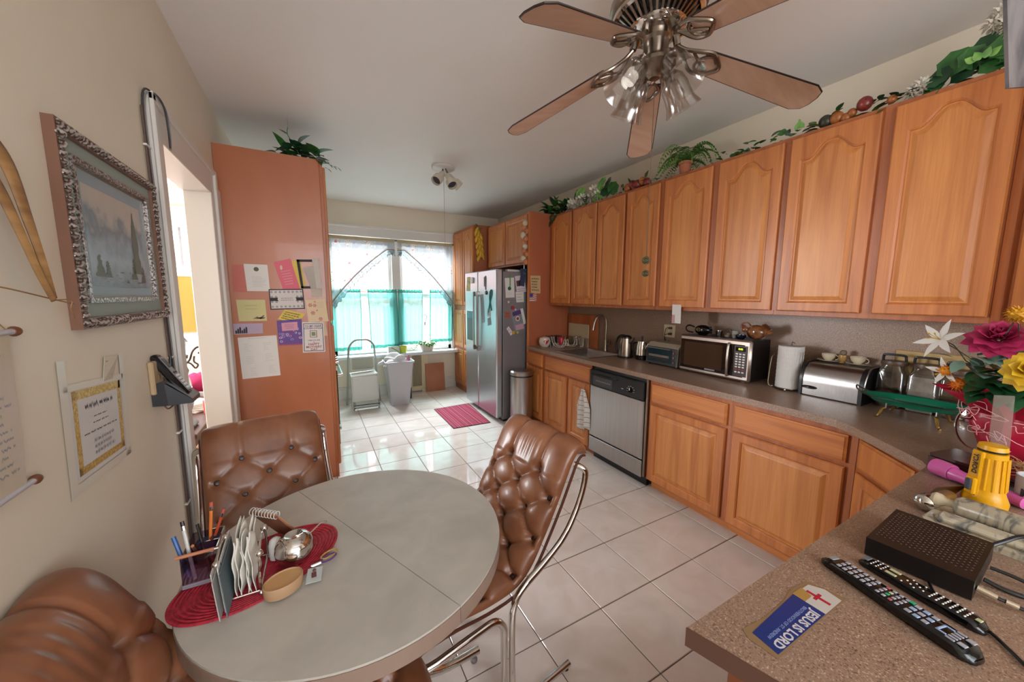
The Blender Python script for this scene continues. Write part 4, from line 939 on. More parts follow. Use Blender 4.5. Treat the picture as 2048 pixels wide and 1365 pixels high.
pen((-.32, 1.20, bz), (-.345, 1.245, MZ+.15), .0045, mat('pale_pen', '#c9c6c2', .3), 'white_pen', 'white pen with a dark tip leaning in the pen box', tipc=BLK)
pen((-.335, 1.215, bz), (-.372, 1.262, MZ+.115), .0055, BLU, 'blue_pen', 'blue pen leaning toward the wall in the pen box')
pen((-.352, 1.19, MZ+.092), (-.258, 1.187, MZ+.094), .0045, mat('salmon_pen', '#c07a58', .35), 'orange_pen', 'salmon pen lying across the top of the pen box', tipc=PKE)
pen((-.29, 1.215, bz), (-.325, 1.285, MZ+.125), .0042, BLK, 'black_pen', 'black pen leaning back in the pen box')
pen((-.285, 1.225, bz), (-.30, 1.30, MZ+.115), .004, mat('maroon_pen', '#7a2b2f', .35), 'maroon_pen', 'maroon pen beside the black pen in the pen box')
pen((-.33, 1.30, bz), (-.318, 1.20, MZ+.11), .004, mat('copper_pen', '#b37a50', .3, .6), 'copper_pen', 'short copper-coloured pen tip in the middle of the pen box')
t = tag(MB().box(-.335, -.275, 1.25, 1.305, bz, MZ+.075, .01).build('eyeglass_pouch', NAV), 'dark navy pouch stuffed inside the violet pen box', 'pouch')
# napkin holder
t = thing('napkin_holder', 'chrome wire napkin holder with ball feet on the placemat', 'napkin holder', (-.20, 1.14, MZ))
for x in (-.247, -.158):
    MB().tube(smooth_path([(x, 1.07, MZ+.012), (x, 1.065, MZ+.06), (x, 1.085, MZ+.105), (x, 1.14, MZ+.125), (x, 1.20, MZ+.105), (x, 1.225, MZ+.06), (x, 1.22, MZ+.012)], 30), .003, 8).build('side_hoop', CHR, t, smooth=True)
    for y in (1.07, 1.22): MB().ball((x, y, MZ+.008), .008, 12).build('ball_foot', CHR, t, smooth=True)
    MB().ball((x, 1.085, MZ+.108), .010, 12).build('ball_knob', CHR, t, smooth=True); MB().ball((x, 1.205, MZ+.108), .010, 12).build('ball_knob', CHR, t, smooth=True)
MB().tube([(-.247, 1.07, MZ+.012), (-.247, 1.22, MZ+.012), (-.158, 1.22, MZ+.012), (-.158, 1.07, MZ+.012)], .003, 8, closed=True).build('base_wire', CHR, t, smooth=True)
for i, (x, h, c, lab) in enumerate(((-.242, .115, '#c4bcb0', 'cream envelope at the outer left of the napkin holder'), (-.236, .105, '#a9a59f', 'greyish envelope second from the left in the napkin holder'), (-.229, .125, '#cfcac4', 'white card standing tallest among the envelopes in the holder'), (-.222, .118, '#5c6a6e', 'dark-edged leaflet tucked between card and napkins'))):
    rg = random.Random(i); dy = rg.uniform(-.02, .01)
    tag(MB().add([(x, 1.03+dy, MZ+.006), (x, 1.19+dy, MZ+.008), (x-.012, 1.20+dy, MZ+h), (x-.012, 1.05+dy, MZ+h-.01), (x+.002, 1.03+dy, MZ+.006), (x+.002, 1.19+dy, MZ+.008), (x-.010, 1.20+dy, MZ+h), (x-.010, 1.05+dy, MZ+h-.01)],
        [(0, 1, 2, 3), (4, 5, 6, 7), (0, 1, 5, 4), (1, 2, 6, 5), (2, 3, 7, 6), (3, 0, 4, 7)]).build('envelope', mat('envelope_paper_%s' % 'abcd'[i], c, .7)), lab, 'envelope', 'envelopes in the napkin holder')
NAPM = mat('napkin_paper', '#dcd7cd', .8, bump=(40, .3))
for i in range(6):
    rg = random.Random(40+i); x = -.210+i*.0070; ph = rg.random()*6
    lab = 'crumpled white napkin in the wire holder'
    o = MB().grid(lambda u, v: (x+.004*math.sin(u*7+v*4+ph)+.002*math.sin(v*13+ph), 1.075+.125*u*(1-.15*v)+.012*v*math.sin(ph), MZ+.006+(.145+.02*math.sin(ph+u*5))*v), 14, 14).build('napkin', NAPM, smooth=True, recalc=False, solid=.0015)
    tag(o, lab, 'napkin', 'white napkins in the wire holder')
# spiral notepad
t = thing('spiral_notepad', 'brown spiral-bound notepad leaning between the napkins and the sugar bowl', 'notepad', (-.16, 1.28, MZ))
n0, n1, n2, n3 = V((-.20, 1.30, MZ+.115)), V((-.125, 1.235, MZ+.115)), V((-.06, 1.255, MZ+.01)), V((-.135, 1.33, MZ+.01))
MB().quadplate([n3, n2, n1, n0], .004).build('back_cover', mat('brown_card', '#8a5a40', .6), t); MB().quadplate([n3+V((0, 0, .005)), n2+V((0, 0, .005)), n1+V((0, 0, .005)), n0+V((0, 0, .005))], .003).build('page_block', mat('wood_print_page', '#a27355', .6), t)
for k in range(9):
    c_ = n0+(n1-n0)*(k+.5)/9+V((0, 0, .004)); ax = (n1-n0).normalized(); e1 = V((0, 0, 1)); e2 = ax.cross(e1)
    MB().tube([c_+e1*.011*math.cos(q)+e2*.011*math.sin(q) for q in [2*PI*i/16 for i in range(16)]], .0012, 5, closed=True).build('wire_ring', WHT, t, smooth=True)
# sugar bowl
t = thing('sugar_bowl', 'round polished steel sugar bowl with lid and spoon on the placemat', 'bowl', (-.085, 1.17, MZ))
MB().lathe([(.0001, 0), (.025, 0), (.040, .01), (.050, .03), (.051, .042), (.048, .056), (.0001, .056)], (-.085, 1.17, MZ), n=32).build('bowl_body', CHR, t, smooth=True)
MB().lathe([(.049, .057), (.046, .066), (.036, .078), (.024, .084), (.020, .082), (.010, .077), (.0001, .076)], (-.085, 1.17, MZ), n=32).build('lid', CHR, t, smooth=True)
MB().tube(smooth_path([(-.05, 1.175, MZ+.065), (-.03, 1.182, MZ+.078), (-.012, 1.19, MZ+.086), (.002, 1.195, MZ+.082)], 12), [.0022]*10+[.003]*3, 6).build('spoon_handle', CHR, t, smooth=True)
t = thing('white_shaker', 'white rounded shaker half hidden behind the sugar bowl', 'shaker', (-.135, 1.225, MZ))
MB().lathe([(.0001, 0), (.018, 0), (.019, .04), (.016, .055), (.008, .062), (.0001, .063)], (-.135, 1.215, MZ), n=20).build('shaker_body', WHT, t, smooth=True)
t = thing('oval_dish', 'tan oval wax dish in front of the sugar bowl', 'dish', (-.108, 1.062, MZ))
m = MB(Matrix.Translation((-.108, 1.062, MZ)) @ Matrix.Rotation(math.radians(25), 4, 'Z'))
TAN = mat('tan_ceramic', '#ad8a68', .55)
m.lathe([(.0001, 0), (.93, 0), (.97, .1), (1.0, .9), (.97, 1.0), (.93, 1.0), (.90, .82), (.0001, .82)], n=40); m.v = [m.T @ V(((m.T.inverted() @ p).x*.048, (m.T.inverted() @ p).y*.036, (m.T.inverted() @ p).z*.032)) for p in m.v]
m.build('dish_rim', TAN, t, smooth=True)
m = MB(Matrix.Translation((-.108, 1.062, MZ)) @ Matrix.Rotation(math.radians(25), 4, 'Z')); m.lathe([(.0001, .0270), (.93, .0270), (.93, .0285), (.0001, .0285)], n=36); Ti = m.T.inverted(); m.v = [m.T @ V(((Ti @ p).x*.0479, (Ti @ p).y*.0359, (Ti @ p).z)) for p in m.v]
m.build('dish_fill', mat('caramel_wax', '#bd9160', .35), t)
t = thing('photo_tag', 'small clear square with a tiny picture beside the tan dish', 'tag', (-.04, 1.077, MZ))
q = [(-.058, 1.05, MZ+.002), (-.02, 1.046, MZ+.002), (-.014, 1.098, MZ+.006), (-.052, 1.104, MZ+.006)]
MB().quadplate(q, .0015).build('tag_plate', mat('tag_plastic', '#b9bdbb', .2), t)
MB().box(-.043, -.031, 1.063, 1.083, MZ+.006, MZ+.0075).ball((-.036, 1.09, MZ+.007), .005, 8).build('tag_picture', mat('tag_print', '#6b3f3f', .5), t)
t = thing('scissors', 'scissors with purple-lined ring handles at the edge of the placemat', 'scissors', (-.01, 1.13, MZ))
for c_, r1, r2, mt in (((.002, 1.127), .022, .012, mat('purple_plastic', '#593a72', .3)), ((.004, 1.142), .024, .014, mat('amber_plastic', '#a88a4a', .25))):
    MB().tube([(c_[0]+r1*math.cos(a)*math.cos(.5)-r2*math.sin(a)*math.sin(.5), c_[1]+r1*math.cos(a)*math.sin(.5)+r2*math.sin(a)*math.cos(.5), MZ+.008) for a in [2*PI*i/24 for i in range(24)]], .0028, 6, closed=True).build('ring_handle', mt, t, smooth=True)
MB().tube([(-.02, 1.118, MZ+.006), (-.045, 1.112, MZ+.006)], .005, 8).build('blades', CHR, t, smooth=True)

# ------------------------------------------------------------------ left wall things
WXs = XL+.001
def wq(y0, z0, y1, z1, d=0): return [(WXs+d, y0, z0), (WXs+d, y1, z0), (WXs+d, y1, z1), (WXs+d, y0, z1)]
pf = thing('framed_painting', 'landscape painting in an ornate silver and sage frame on the left wall', 'painting', (XL, 1.67, 1.46))
SIL = noisy('silver_gilt', '#54463e', '#c9c2bd', (150, 150, 150), .35, 3, .42, .62, metal=.7, bump=.3)
SAGEP = mat('sage_mat_board', '#8f998f', .6); BRN = mat('bronze_frame_side', '#7b5644', .4, .3)
fx0, fx1 = XL+.0005, -.516; yA, yB, zA, zB = 1.355, 1.993, 1.457, 1.98
def framering(m, i0, i1, x0, x1):
    a = [(yA+i0, zA+i0), (yB-i0, zA+i0), (yB-i0, zB-i0), (yA+i0, zB-i0)]; b = [(yA+i1, zA+i1), (yB-i1, zA+i1), (yB-i1, zB-i1), (yA+i1, zB-i1)]
    for k in range(4):
        k2 = (k+1) % 4
        pts = [(x0, *a[k]), (x0, *a[k2]), (x1, *a[k2]), (x1, *a[k]), (x0, *b[k]), (x0, *b[k2]), (x1, *b[k2]), (x1, *b[k])]
        m.add(pts, [(0, 1, 2, 3), (4, 5, 6, 7), (0, 1, 5, 4), (3, 2, 6, 7), (0, 3, 7, 4), (1, 2, 6, 5)])
    return m
framering(MB(), 0, .03, fx0, fx1-.006).build('frame_side', BRN, pf)
framering(MB(), .03, .068, fx0, fx1-.016).build('sage_liner', SAGEP, pf)
framering(MB(), .068, .082, fx0, fx1-.010).build('inner_gilt_lip', SIL, pf)
framering(MB(), .082, .088, fx0, fx1-.022).build('inner_fillet', mat('gold_fillet', '#82705a', .35, .6), pf)
fr0 = MB().lathe([(.0001, 0), (.010, 0), (.011, .004), (.008, .008), (.004, .011), (.0001, .012)], (0, 0, 0), (1, 0, 0), 8).box(-.001, .006, -.013, .013, -.004, .004, .002)
bead = None; rgb = random.Random(2)
n1 = 27; n2 = 22
pos = [(yA+.015+(yB-yA-.03)*k/n1, zA+.015) for k in range(n1+1)]+[(yA+.015+(yB-yA-.03)*k/n1, zB-.015) for k in range(n1+1)]+[(yA+.015, zA+.015+(zB-zA-.03)*k/n2) for k in range(1, n2)]+[(yB-.015, zA+.015+(zB-zA-.03)*k/n2) for k in range(1, n2)]
for (y, z) in pos:
    if bead is None: bead = fr0.build('carved_leaf', SIL, pf, smooth=True, world=False); o = bead
    else: o = bead.copy(); COL.objects.link(o); o.parent = pf
    o.location = V((fx1-.008, y, z))-pf.location; o.rotation_euler = (rgb.choice((0, .6, -.6, 1.57)), 0, 0); s_ = .9+.35*rgb.random(); o.scale = (s_, s_, s_)
MB().quadplate(wq(yA+.088, zA+.088, yB-.088, zB-.088, .003), .001).build('picture_mat', mat('blue_grey_mat', '#8fa7b0', .5), pf)
PNT = bpy.data.materials.new('misty_landscape'); PNT.use_nodes = True; nt = PNT.node_tree; b = P(PNT)
_t = nt.nodes.new('ShaderNodeTexCoord'); _s = nt.nodes.new('ShaderNodeSeparateXYZ'); _n = nt.nodes.new('ShaderNodeTexNoise'); _n.inputs['Scale'].default_value = 16; _n.inputs['Detail'].default_value = 5
_a = nt.nodes.new('ShaderNodeMath'); _a.operation = 'MULTIPLY_ADD'; _a.inputs[1].default_value = .22
_c = nt.nodes.new('ShaderNodeValToRGB'); e = _c.color_ramp.elements
stops = [(.22, '#7c949c'), (.30, '#a3b8c0'), (.34, '#93a9b4'), (.40, '#6f858c'), (.45, '#b9b5ac'), (.56, '#c6bbac'), (.62, '#a9b4b4')]
e[0].position, e[0].color = stops[0][0], (*lin(stops[0][1]), 1); e[1].position, e[1].color = stops[-1][0], (*lin(stops[-1][1]), 1)
for p_, c_ in stops[1:-1]: q = e.new(p_); q.color = (*lin(c_), 1)
nt.links.new(_t.outputs['Object'], _s.inputs[0]); nt.links.new(_t.outputs['Object'], _n.inputs['Vector']); nt.links.new(_n.outputs['Fac'], _a.inputs[0]); nt.links.new(_s.outputs['Z'], _a.inputs[2]); nt.links.new(_a.outputs[0], _c.inputs['Fac']); nt.links.new(_c.outputs['Color'], b.inputs['Base Color']); b.inputs['Roughness'].default_value = .5
pc = MB().quadplate(wq(yA+.125, zA+.115, yB-.125, zB-.125, .0045), .001).build('picture', PNT, pf)
TRG = mat('painted_tree', '#55685c', .6)
m = MB()
for (y, w_, z0, z1) in ((1.80, .034, 1.62, 1.83), (1.765, .02, 1.60, 1.67), (1.84, .02, 1.59, 1.65), (1.53, .03, 1.60, 1.665), (1.58, .02, 1.60, 1.65)):
    rg = random.Random(int(y*100)); N = 14
    m.add([(WXs+.0065, y+w_*(1-k/N*.85)*s+.006*rg.uniform(-1, 1), z0+(z1-z0)*k/N) for s in (-1, 1) for k in range(N+1)], [(k, k+1, N+2+k, N+1+k) for k in range(N)])
m.build('painted_trees', TRG, pc, recalc=False)
m = MB(); rg = random.Random(9)
for k in range(26):
    y = rg.uniform(1.50, 1.82); z = rg.uniform(1.585, 1.62); m.box(WXs+.0057, WXs+.0062, y, y+rg.uniform(.01, .04), z, z+.0025)
m.build('painted_water', mat('painted_blue', '#7f9297', .6), pc)
MB().quadplate(wq(yA+.088, zA+.088, yB-.088, zB-.088, .0085), .0008).build('picture_glass', pane('picture_glass', (1, 1, 1), .03, .10, .06), pf)
# palm frond
t = thing('palm_frond', 'folded dried tan palm frond hanging at the left edge of the photo', 'dried palm', (-.52, 1.15, 1.5))
PALM = noisy('dried_palm', '#7f5a34', '#a67d4c', (4, 4, 30), .55, 4)
for k, (pts, wdt) in enumerate((([(-.53, 1.02, 1.80), (-.515, 1.09, 1.83), (-.505, 1.125, 1.80), (-.50, 1.15, 1.70), (-.50, 1.175, 1.62), (-.505, 1.205, 1.54)], .030), ([(-.53, 1.02, 1.77), (-.515, 1.06, 1.79), (-.508, 1.095, 1.75), (-.503, 1.128, 1.67), (-.503, 1.163, 1.595), (-.504, 1.20, 1.535)], .024))):
    sp = smooth_path(pts, 30); m = MB(); vs = []
    for i, p in enumerate(sp):
        tg = (sp[min(i+1, 30)]-sp[max(i-1, 0)]).normalized(); sd = tg.cross(V((1, 0, 0))).normalized()*wdt*(1-.75*i/30); vs += [p-sd, p+V((.006, 0, 0)), p+sd]
    m.add(vs, [(3*i, 3*i+1, 3*i+4, 3*i+3) for i in range(30)]+[(3*i+1, 3*i+2, 3*i+5, 3*i+4) for i in range(30)])
    m.build('palm_strip', PALM, t, smooth=True, recalc=False, solid=.002)
MB().tube(smooth_path([(-.535, 1.0, 1.575), (-.52, 1.10, 1.56), (-.505, 1.19, 1.54), (-.50, 1.23, 1.532), (-.50, 1.27, 1.525)], 20), .0016, 5).build('tie_fibre', PALM, t)
MB().tube(smooth_path([(-.505, 1.20, 1.535), (-.495, 1.25, 1.535), (-.50, 1.255, 1.515), (-.505, 1.28, 1.49)], 14), .0013, 5).build('tie_fibre', PALM, t)
# scroll
t = thing('prayer_scroll', 'paper prayer scroll hung on two rods at the left edge of the photo', 'scroll', (-.52, 1.0, 1.17))
SCRM = noisy('marbled_parchment', '#bcae94', '#c9b9b0', (5, 5, 5), .65, 4)
c4 = [(-.530, .88, 1.165), (-.530, 1.085, 1.165), (-.530, 1.105, 1.47), (-.530, .88, 1.47)]
pp_ = MB().quadplate(c4, .0012).build('scroll_paper', SCRM, t)
scribbles(c4, 15, INKL, 'script', pp_, off=.0016, wh=.5, margin=.06, seed=4, ragged=.4, center=True, dens=7)
ROD = mat('pale_rod', '#b3aeb2', .35); WDN = mat('turned_wood', '#6d4228', .4)
for z, y1 in ((1.474, 1.115), (1.162, 1.105)):
    MB().cyl((-.530, .86, z), (-.530, y1, z), .006, n=12).build('rod', ROD, t, smooth=True)
    MB().lathe([(.0001, 0), (.007, .001), (.0105, .008), (.009, .016), (.006, .02), (.0001, .022)], (-.530, y1-.002, z), (0, 1, 0), 14).build('finial', WDN, t, smooth=True)
MB().tube([(-.528, 1.10, 1.476), (-.535, .97, 1.60), (-.535, .88, 1.66)], .0012, 5).build('string', PALM, t)
# certificate with tape
t = thing('certificate', 'gold-bordered certificate taped to the left wall below the painting', 'certificate', (XL, 1.43, 1.07))
a4 = [(WXs, 1.275, 1.073), (WXs, 1.567, 1.062), (WXs, 1.590, 1.292), (WXs, 1.290, 1.318)]
pc = MB().quadplate(a4, .001).build('certificate_paper', PAPER, t)
GLD = noisy('gold_foil_print', '#c29c48', '#e2ca88', (160, 160, 160), .35, 2, metal=.4)
def bil(c, u, v, o=0): c = [V(p) for p in c]; n = (c[1]-c[0]).cross(c[3]-c[0]).normalized(); return c[0]*(1-u)*(1-v)+c[1]*u*(1-v)+c[2]*u*v+c[3]*(1-u)*v+n*o
def strip(c, u0, v0, u1, v1, o=.0014): return [bil(c, u0, v0, o), bil(c, u1, v0, o), bil(c, u1, v1, o), bil(c, u0, v1, o)]
m = MB()
for s in ((.07, .05, .93, .13), (.07, .85, .93, .95), (.07, .05, .14, .95), (.86, .05, .93, .95)): m.add(strip(a4, *s), [(0, 1, 2, 3)])
m.build('gold_border', GLD, pc, recalc=False)
for k_, (u0_, u1_, v0_, v1_, dn_) in enumerate(((.25, .75, .70, .80, 6), (.38, .62, .59, .64, 4), (.36, .64, .52, .57, 4), (.2, .8, .42, .48, 8))):
    scribbles([bil(a4, u0_, v0_, 0), bil(a4, u1_, v0_, 0), bil(a4, u1_, v1_, 0), bil(a4, u0_, v1_, 0)], 1, INK, 'printed_line', pc, off=.0016, wh=.7 if k_ == 0 else .4, margin=0, top=0, bot=0, seed=50+k_, ragged=0, dens=dn_)
scribbles([bil(a4, .3, .14, 0), bil(a4, .8, .14, 0), bil(a4, .8, .4, 0), bil(a4, .3, .4, 0)], 3, INKL, 'signatures', pc, off=.0016, wh=.8, seed=8)
TAPE = pane('masking_tape', (.93, .91, .86), .03, .4)
for s in ((-.09, -.12, .02, 1.28), (.95, -.1, 1.05, 1.3), (-.05, -.10, 1.10, -.01), (-.04, .96, 1.03, 1.03)):
    MB().add(strip(a4, *s, o=.002), [(0, 1, 2, 3)]).build('tape', mat('tape_film', '#d8d2c4', .3), t, recalc=False)
t = thing('bookmark', 'little torn paper tag pinned above the certificate', 'note', (XL, 1.51, 1.30))
b4 = [(WXs+.0015, 1.468, 1.298), (WXs+.0015, 1.525, 1.296), (WXs+.012, 1.545, 1.362), (WXs+.004, 1.487, 1.368)]
o = MB().quadplate(b4, .001).build('tag_paper', mat('cream_paper', '#c2b8a2', .7), t); scribbles(b4, 4, mat('rose_ink', '#a3646a', .7), 'tag_print', o, off=.0014, wh=.5, dens=3)
# phone
t = thing('wall_jack', 'beige wall telephone plate on the left wall behind the cordless phone', 'wall plate', (XL, 1.83, 1.17))
MB().box(XL+.001, XL+.018, 1.79, 1.88, 1.175, 1.30, .004).build('plate', mat('beige_plate', '#b39a78', .4), t)
MB().box(XL+.018, XL+.022, 1.825, 1.845, 1.225, 1.245, .002).build('jack', mat('beige_dark', '#8e7658', .4), t)
for z in (1.285, 1.19): MB().lathe([(.0001, .003), (.005, .002), (.006, 0), (.0001, 0)], (XL+.018, 1.835, z), (1, 0, 0), 10).build('screw', CHR, t)
t = thing('cordless_phone', 'black and silver cordless phone in its wall-mounted cradle', 'telephone', (-.50, 1.92, 1.12))
cr_ = MB(); cr_.add([(-.544, 1.80, 1.13), (-.544, 1.93, 1.13), (-.544, 1.93, 1.22), (-.544, 1.80, 1.22), (-.50, 1.80, 1.128), (-.50, 1.93, 1.128), (-.505, 1.93, 1.205), (-.505, 1.80, 1.215), (-.43, 1.81, 1.128), (-.43, 1.915, 1.128), (-.43, 1.915, 1.142), (-.43, 1.81, 1.142)],
    [(0, 1, 2, 3), (0, 4, 5, 1), (3, 2, 6, 7), (4, 8, 9, 5), (7, 6, 10, 11), (8, 11, 10, 9), (0, 3, 7, 4), (1, 5, 6, 2), (4, 7, 11, 8), (5, 9, 10, 6)])
cr_.build('cradle', mat('charcoal_plastic', '#2f3136', .3), t)
MB().add([(-.499, 1.80, 1.218), (-.43, 1.81, 1.144), (-.43, 1.915, 1.144), (-.499, 1.93, 1.208)], [(0, 1, 2, 3)]).build('cradle_face', mat('silver_plastic', '#8f9296', .3, .4), t, recalc=False)
hT = Matrix.Translation((-.455, 1.845, 1.165)) @ Matrix.Rotation(math.radians(-30), 4, 'Y') @ Matrix.Rotation(math.radians(-3), 4, 'X')
hs = MB(hT).box(-.014, .014, -.024, .024, -.01, .175, .007).build('handset', BLKG, t, smooth=True)
MB(hT).box(.0135, .0165, -.019, .019, .005, .160, .002).build('handset_face', mat('silver_plastic', '#8f9296', .3, .4), hs)
MB(hT).box(.0165, .0175, -.014, .014, .11, .150).build('display', BLKG, hs)
kk = MB(hT)
kb = []
for r_ in range(6):
    for c_ in range(3): kb.append(MB(hT).box(.0165, .0195, -.015+c_*.011, -.007+c_*.011, .012+r_*.014, .021+r_*.014, .0015).build('key', WHT if r_ < 5 else DGR, hs))
MB().tube(smooth_path([(-.527, 1.835, 1.18), (-.522, 1.835, 1.13), (-.515, 1.85, 1.105), (-.51, 1.90, 1.11), (-.51, 1.90, 1.13)], 20), .003, 6).build('cord', mat('brown_cord', '#7a5440', .5), t, smooth=True)
MB().cyl((-.515, 1.915, 1.21), (-.515, 1.935, 1.30), .006, .005, 8).build('antenna', BLK, t)
# cables along the door casing
CBL = mat('cable_brown', '#5a463e', .5)
for i, (dy, c, top) in enumerate(((0, CBL, 2.31), (.016, DGR, 2.335), (.034, mat('cable_grey', '#8a8480', .5), 2.33))):
    lab = ('brown cable clipped beside the door casing, nearest the painting', 'dark cable in the middle of the bundle beside the door casing', 'grey cable nearest the door casing in the bundle')[i]
    pts = [(XL+.006, 2.02+dy, .30), (XL+.007, 2.027+dy, .8), (XL+.007, 2.02+dy+.01*math.sin(i), 1.1), (XL+.006, 2.015+dy, 1.5), (XL+.007, 2.025+dy, 1.9), (XL+.007, 2.02+dy, top-.03)]
    if i: pts += [(XL+.03, 2.06+dy, top+.02), (XL+.045, 2.12+dy, top), (XL+.045, 2.155+dy, top-.08), (XL+.045, 2.17, top-.16)]
    t = thing('wall_cable', lab, 'cable', (XL, 2.06, .3)); MB().tube(smooth_path(pts, 60), .004, 6).build('cable_run', c, t, smooth=True)
    if i == 0:
        for z in (.62, .95, 1.28, 1.62, 2.13): MB().box(XL+.001, XL+.013, 2.01, 2.058, z, z+.008, .001).build('cable_clip', TRIM, t)

# ------------------------------------------------------------------ cards on the tall cabinet
def card(name, label, cat, q, m_, group=None, y=3.2985, th=.0008):
    q = [(a, y, b) for a, b in q]       # bl, br, tr, tl
    t = thing(name, label, cat, q[0], 0, group); pl_ = MB().quadplate(q, th, (0, -1, 0)).build('card_sheet', m_, t); return t, pl_, q
def dec(q, u0, v0, u1, v1, m_, nm, parent, o=.0013): return MB().add(strip(q, u0, v0, u1, v1, o), [(0, 1, 2, 3)]).build(nm, m_, parent, recalc=False)
G = 'cards stuck on the side of the tall cabinet'
PK = mat('pink_card', '#c26468', .6); PKD = mat('deep_pink_card', '#cc5f72', .6); YEL = mat('yellow_card', '#c9b04e', .6); PALY = mat('pale_yellow_card', '#bcb480', .6); PEACH = mat('peach_card', '#cdb39a', .6); LIL = mat('lilac_card', '#a996ab', .6); PUR = mat('purple_paper', '#5d4288', .6); MAG = mat('magenta_print', '#9a3a6a', .6); BLP = mat('black_print', '#26232a', .7); REDP = mat('red_print', '#8e3440', .6); VIO = mat('violet_print', '#4a3268', .6); GRNP = mat('green_print', '#6c8a5c', .6)
card('note_card', 'faded red card partly hidden behind the white letter, top left of the cards', 'card', [(-.495, 1.57), (-.40, 1.565), (-.40, 1.765), (-.488, 1.765)], mat('faded_red_card', '#b25b4e', .5), G, y=3.2993, th=.0005)
t, p, q = card('letter', 'white letter with a small dark crest, top left among the cards', 'letter', [(-.412, 1.575), (-.271, 1.575), (-.275, 1.771), (-.42, 1.772)], PAPER, G)
MB().lathe([(.0001, 0), (.016, 0), (.016, .001), (.0001, .001)], bil(q, .5, .82, .0005), (0, -1, 0), 20).build('crest', mat('olive_print', '#4d4a36', .6), p); scribbles([bil(q, .2, .1), bil(q, .95, .1), bil(q, .95, .62), bil(q, .2, .62)], 7, INKL, 'letter_text', p, wh=.35, seed=2)
t, p, q = card('greeting_card', 'bright pink greeting card tilted left, top centre of the cards', 'card', [(-.185, 1.579), (-.074, 1.596), (-.125, 1.825), (-.235, 1.791)], PKD, G, y=3.2975)
scribbles([bil(q, .15, .1), bil(q, .9, .1), bil(q, .9, .75), bil(q, .15, .75)], 6, mat('pale_pink_print', '#dfa3a6', .6), 'card_text', p, wh=.5, seed=3); MB().lathe([(.0001, 0), (.014, 0), (.014, .001), (.0001, .001)], bil(q, .32, .78, .0005), (0, -1, 0), 12, sx=.6, sy_=1.3).build('card_motif', PEACH, p)
t, p, q = card('yellow_card', 'sliver of an orange-yellow card between the pink card and the black frame', 'card', [(-.085, 1.60), (-.03, 1.60), (-.06, 1.815), (-.12, 1.81)], YEL, G, y=3.2990, th=.0005)
t = thing('black_photo_frame', 'open black-edged card with a folded white inside, top right of the cards', 'card', (-.07, 3.298, 1.60), 0, G)
q = [(-.066, 3.2955, 1.598), (.066, 3.2955, 1.600), (.055, 3.2955, 1.826), (-.086, 3.2955, 1.820)]
m = MB()
for s in ((0, 0, 1, .08), (0, .92, 1, 1), (0, 0, .13, 1), (.87, 0, 1, 1)): m.quadplate(strip(q, *s, o=0), .0012, (0, -1, 0))
m.build('black_border', BLP, t); MB().quadplate([(.035, 3.294, 1.60), (.078, 3.272, 1.60), (.062, 3.272, 1.835), (.02, 3.294, 1.828)], .001).build('folded_flap', mat('grey_white_card', '#b9b3ad', .6), t)
MB().quadplate([(.0, 3.293, 1.60), (.045, 3.292, 1.60), (.03, 3.292, 1.775), (-.045, 3.293, 1.76)], .001).build('inner_sheet', mat('grey_sheet', '#a49b92', .6), t)
card('folded_note', 'plain grey note below the black-edged card', 'note', [(-.0, 1.535), (.077, 1.535), (.077, 1.60), (-.0, 1.60)], mat('grey_note', '#b0a497', .6), G, y=3.299, th=.0005)
t, p, q = card('patterned_card', 'black and white patterned card with an oval label', 'card', [(-.277, 1.436), (-.050, 1.440), (-.054, 1.596), (-.280, 1.590)], BLP, G, y=3.2965)
dec(q, .03, .05, .97, .95, mat('card_white', '#c3bdba', .6), 'pattern_ground', p, .0010)
for r_ in range(4):
    for c_ in range(8):
        if r_ in (1, 2) and 2 <= c_ <= 5: continue
        MB().lathe([(.0075, 0), (.0075, .0004), (.0050, .0004), (.0050, 0)], bil(q, .07+c_*.123, .14+r_*.24, .0011), (0, -1, 0), 8, closedprof=True).lathe([(.0001, 0), (.0024, 0), (.0024, .0004), (.0001, .0004)], bil(q, .07+c_*.123, .14+r_*.24, .0011), (0, -1, 0), 6).build('pattern_ring', BLP, p)
dec(q, .02, .42, .98, .58, BLP, 'ribbon', p, .0016)
m = MB().lathe([(.0001, 0), (.062, 0), (.062, .0008), (.0001, .0008)], bil(q, .5, .5, .0016), (0, -1, 0), 28, sx=1, sy_=.42); m.build('oval_label', mat('card_white', '#c3bdba', .6), p); scribbles([bil(q, .28, .38), bil(q, .72, .38), bil(q, .72, .62), bil(q, .28, .62)], 2, INK, 'label_script', p, off=.003, wh=.5, dens=5, center=True)
t, p, q = card('thank_you_card', 'pale yellow card with a small bird at its lower right corner', 'card', [(-.476, 1.354), (-.305, 1.353), (-.307, 1.511), (-.483, 1.511)], PALY, G)
scribbles([bil(q, .2, .45), bil(q, .9, .45), bil(q, .9, .85), bil(q, .2, .85)], 2, mat('olive_ink', '#8f8a5a', .7), 'card_text', p, wh=.25, seed=6)
m = MB(); bb = bil(q, .72, .1, .0014)
m.add([bb+V((-.04, 0, 0)), bb+V((-.01, 0, .018)), bb+V((.0, 0, .004))], [(0, 1, 2)]).add([bb+V((0, 0, .004)), bb+V((.03, 0, .028)), bb+V((.035, 0, .022)), bb+V((.01, 0, -.004))], [(0, 1, 2, 3)]).add([bb+V((-.02, 0, 0)), bb+V((.03, 0, .0)), bb+V((.04, 0, .01)), bb+V((.0, 0, .012))], [(0, 1, 2, 3)]); m.build('bird_print', mat('brown_print', '#6a4a44', .6), p, recalc=False)
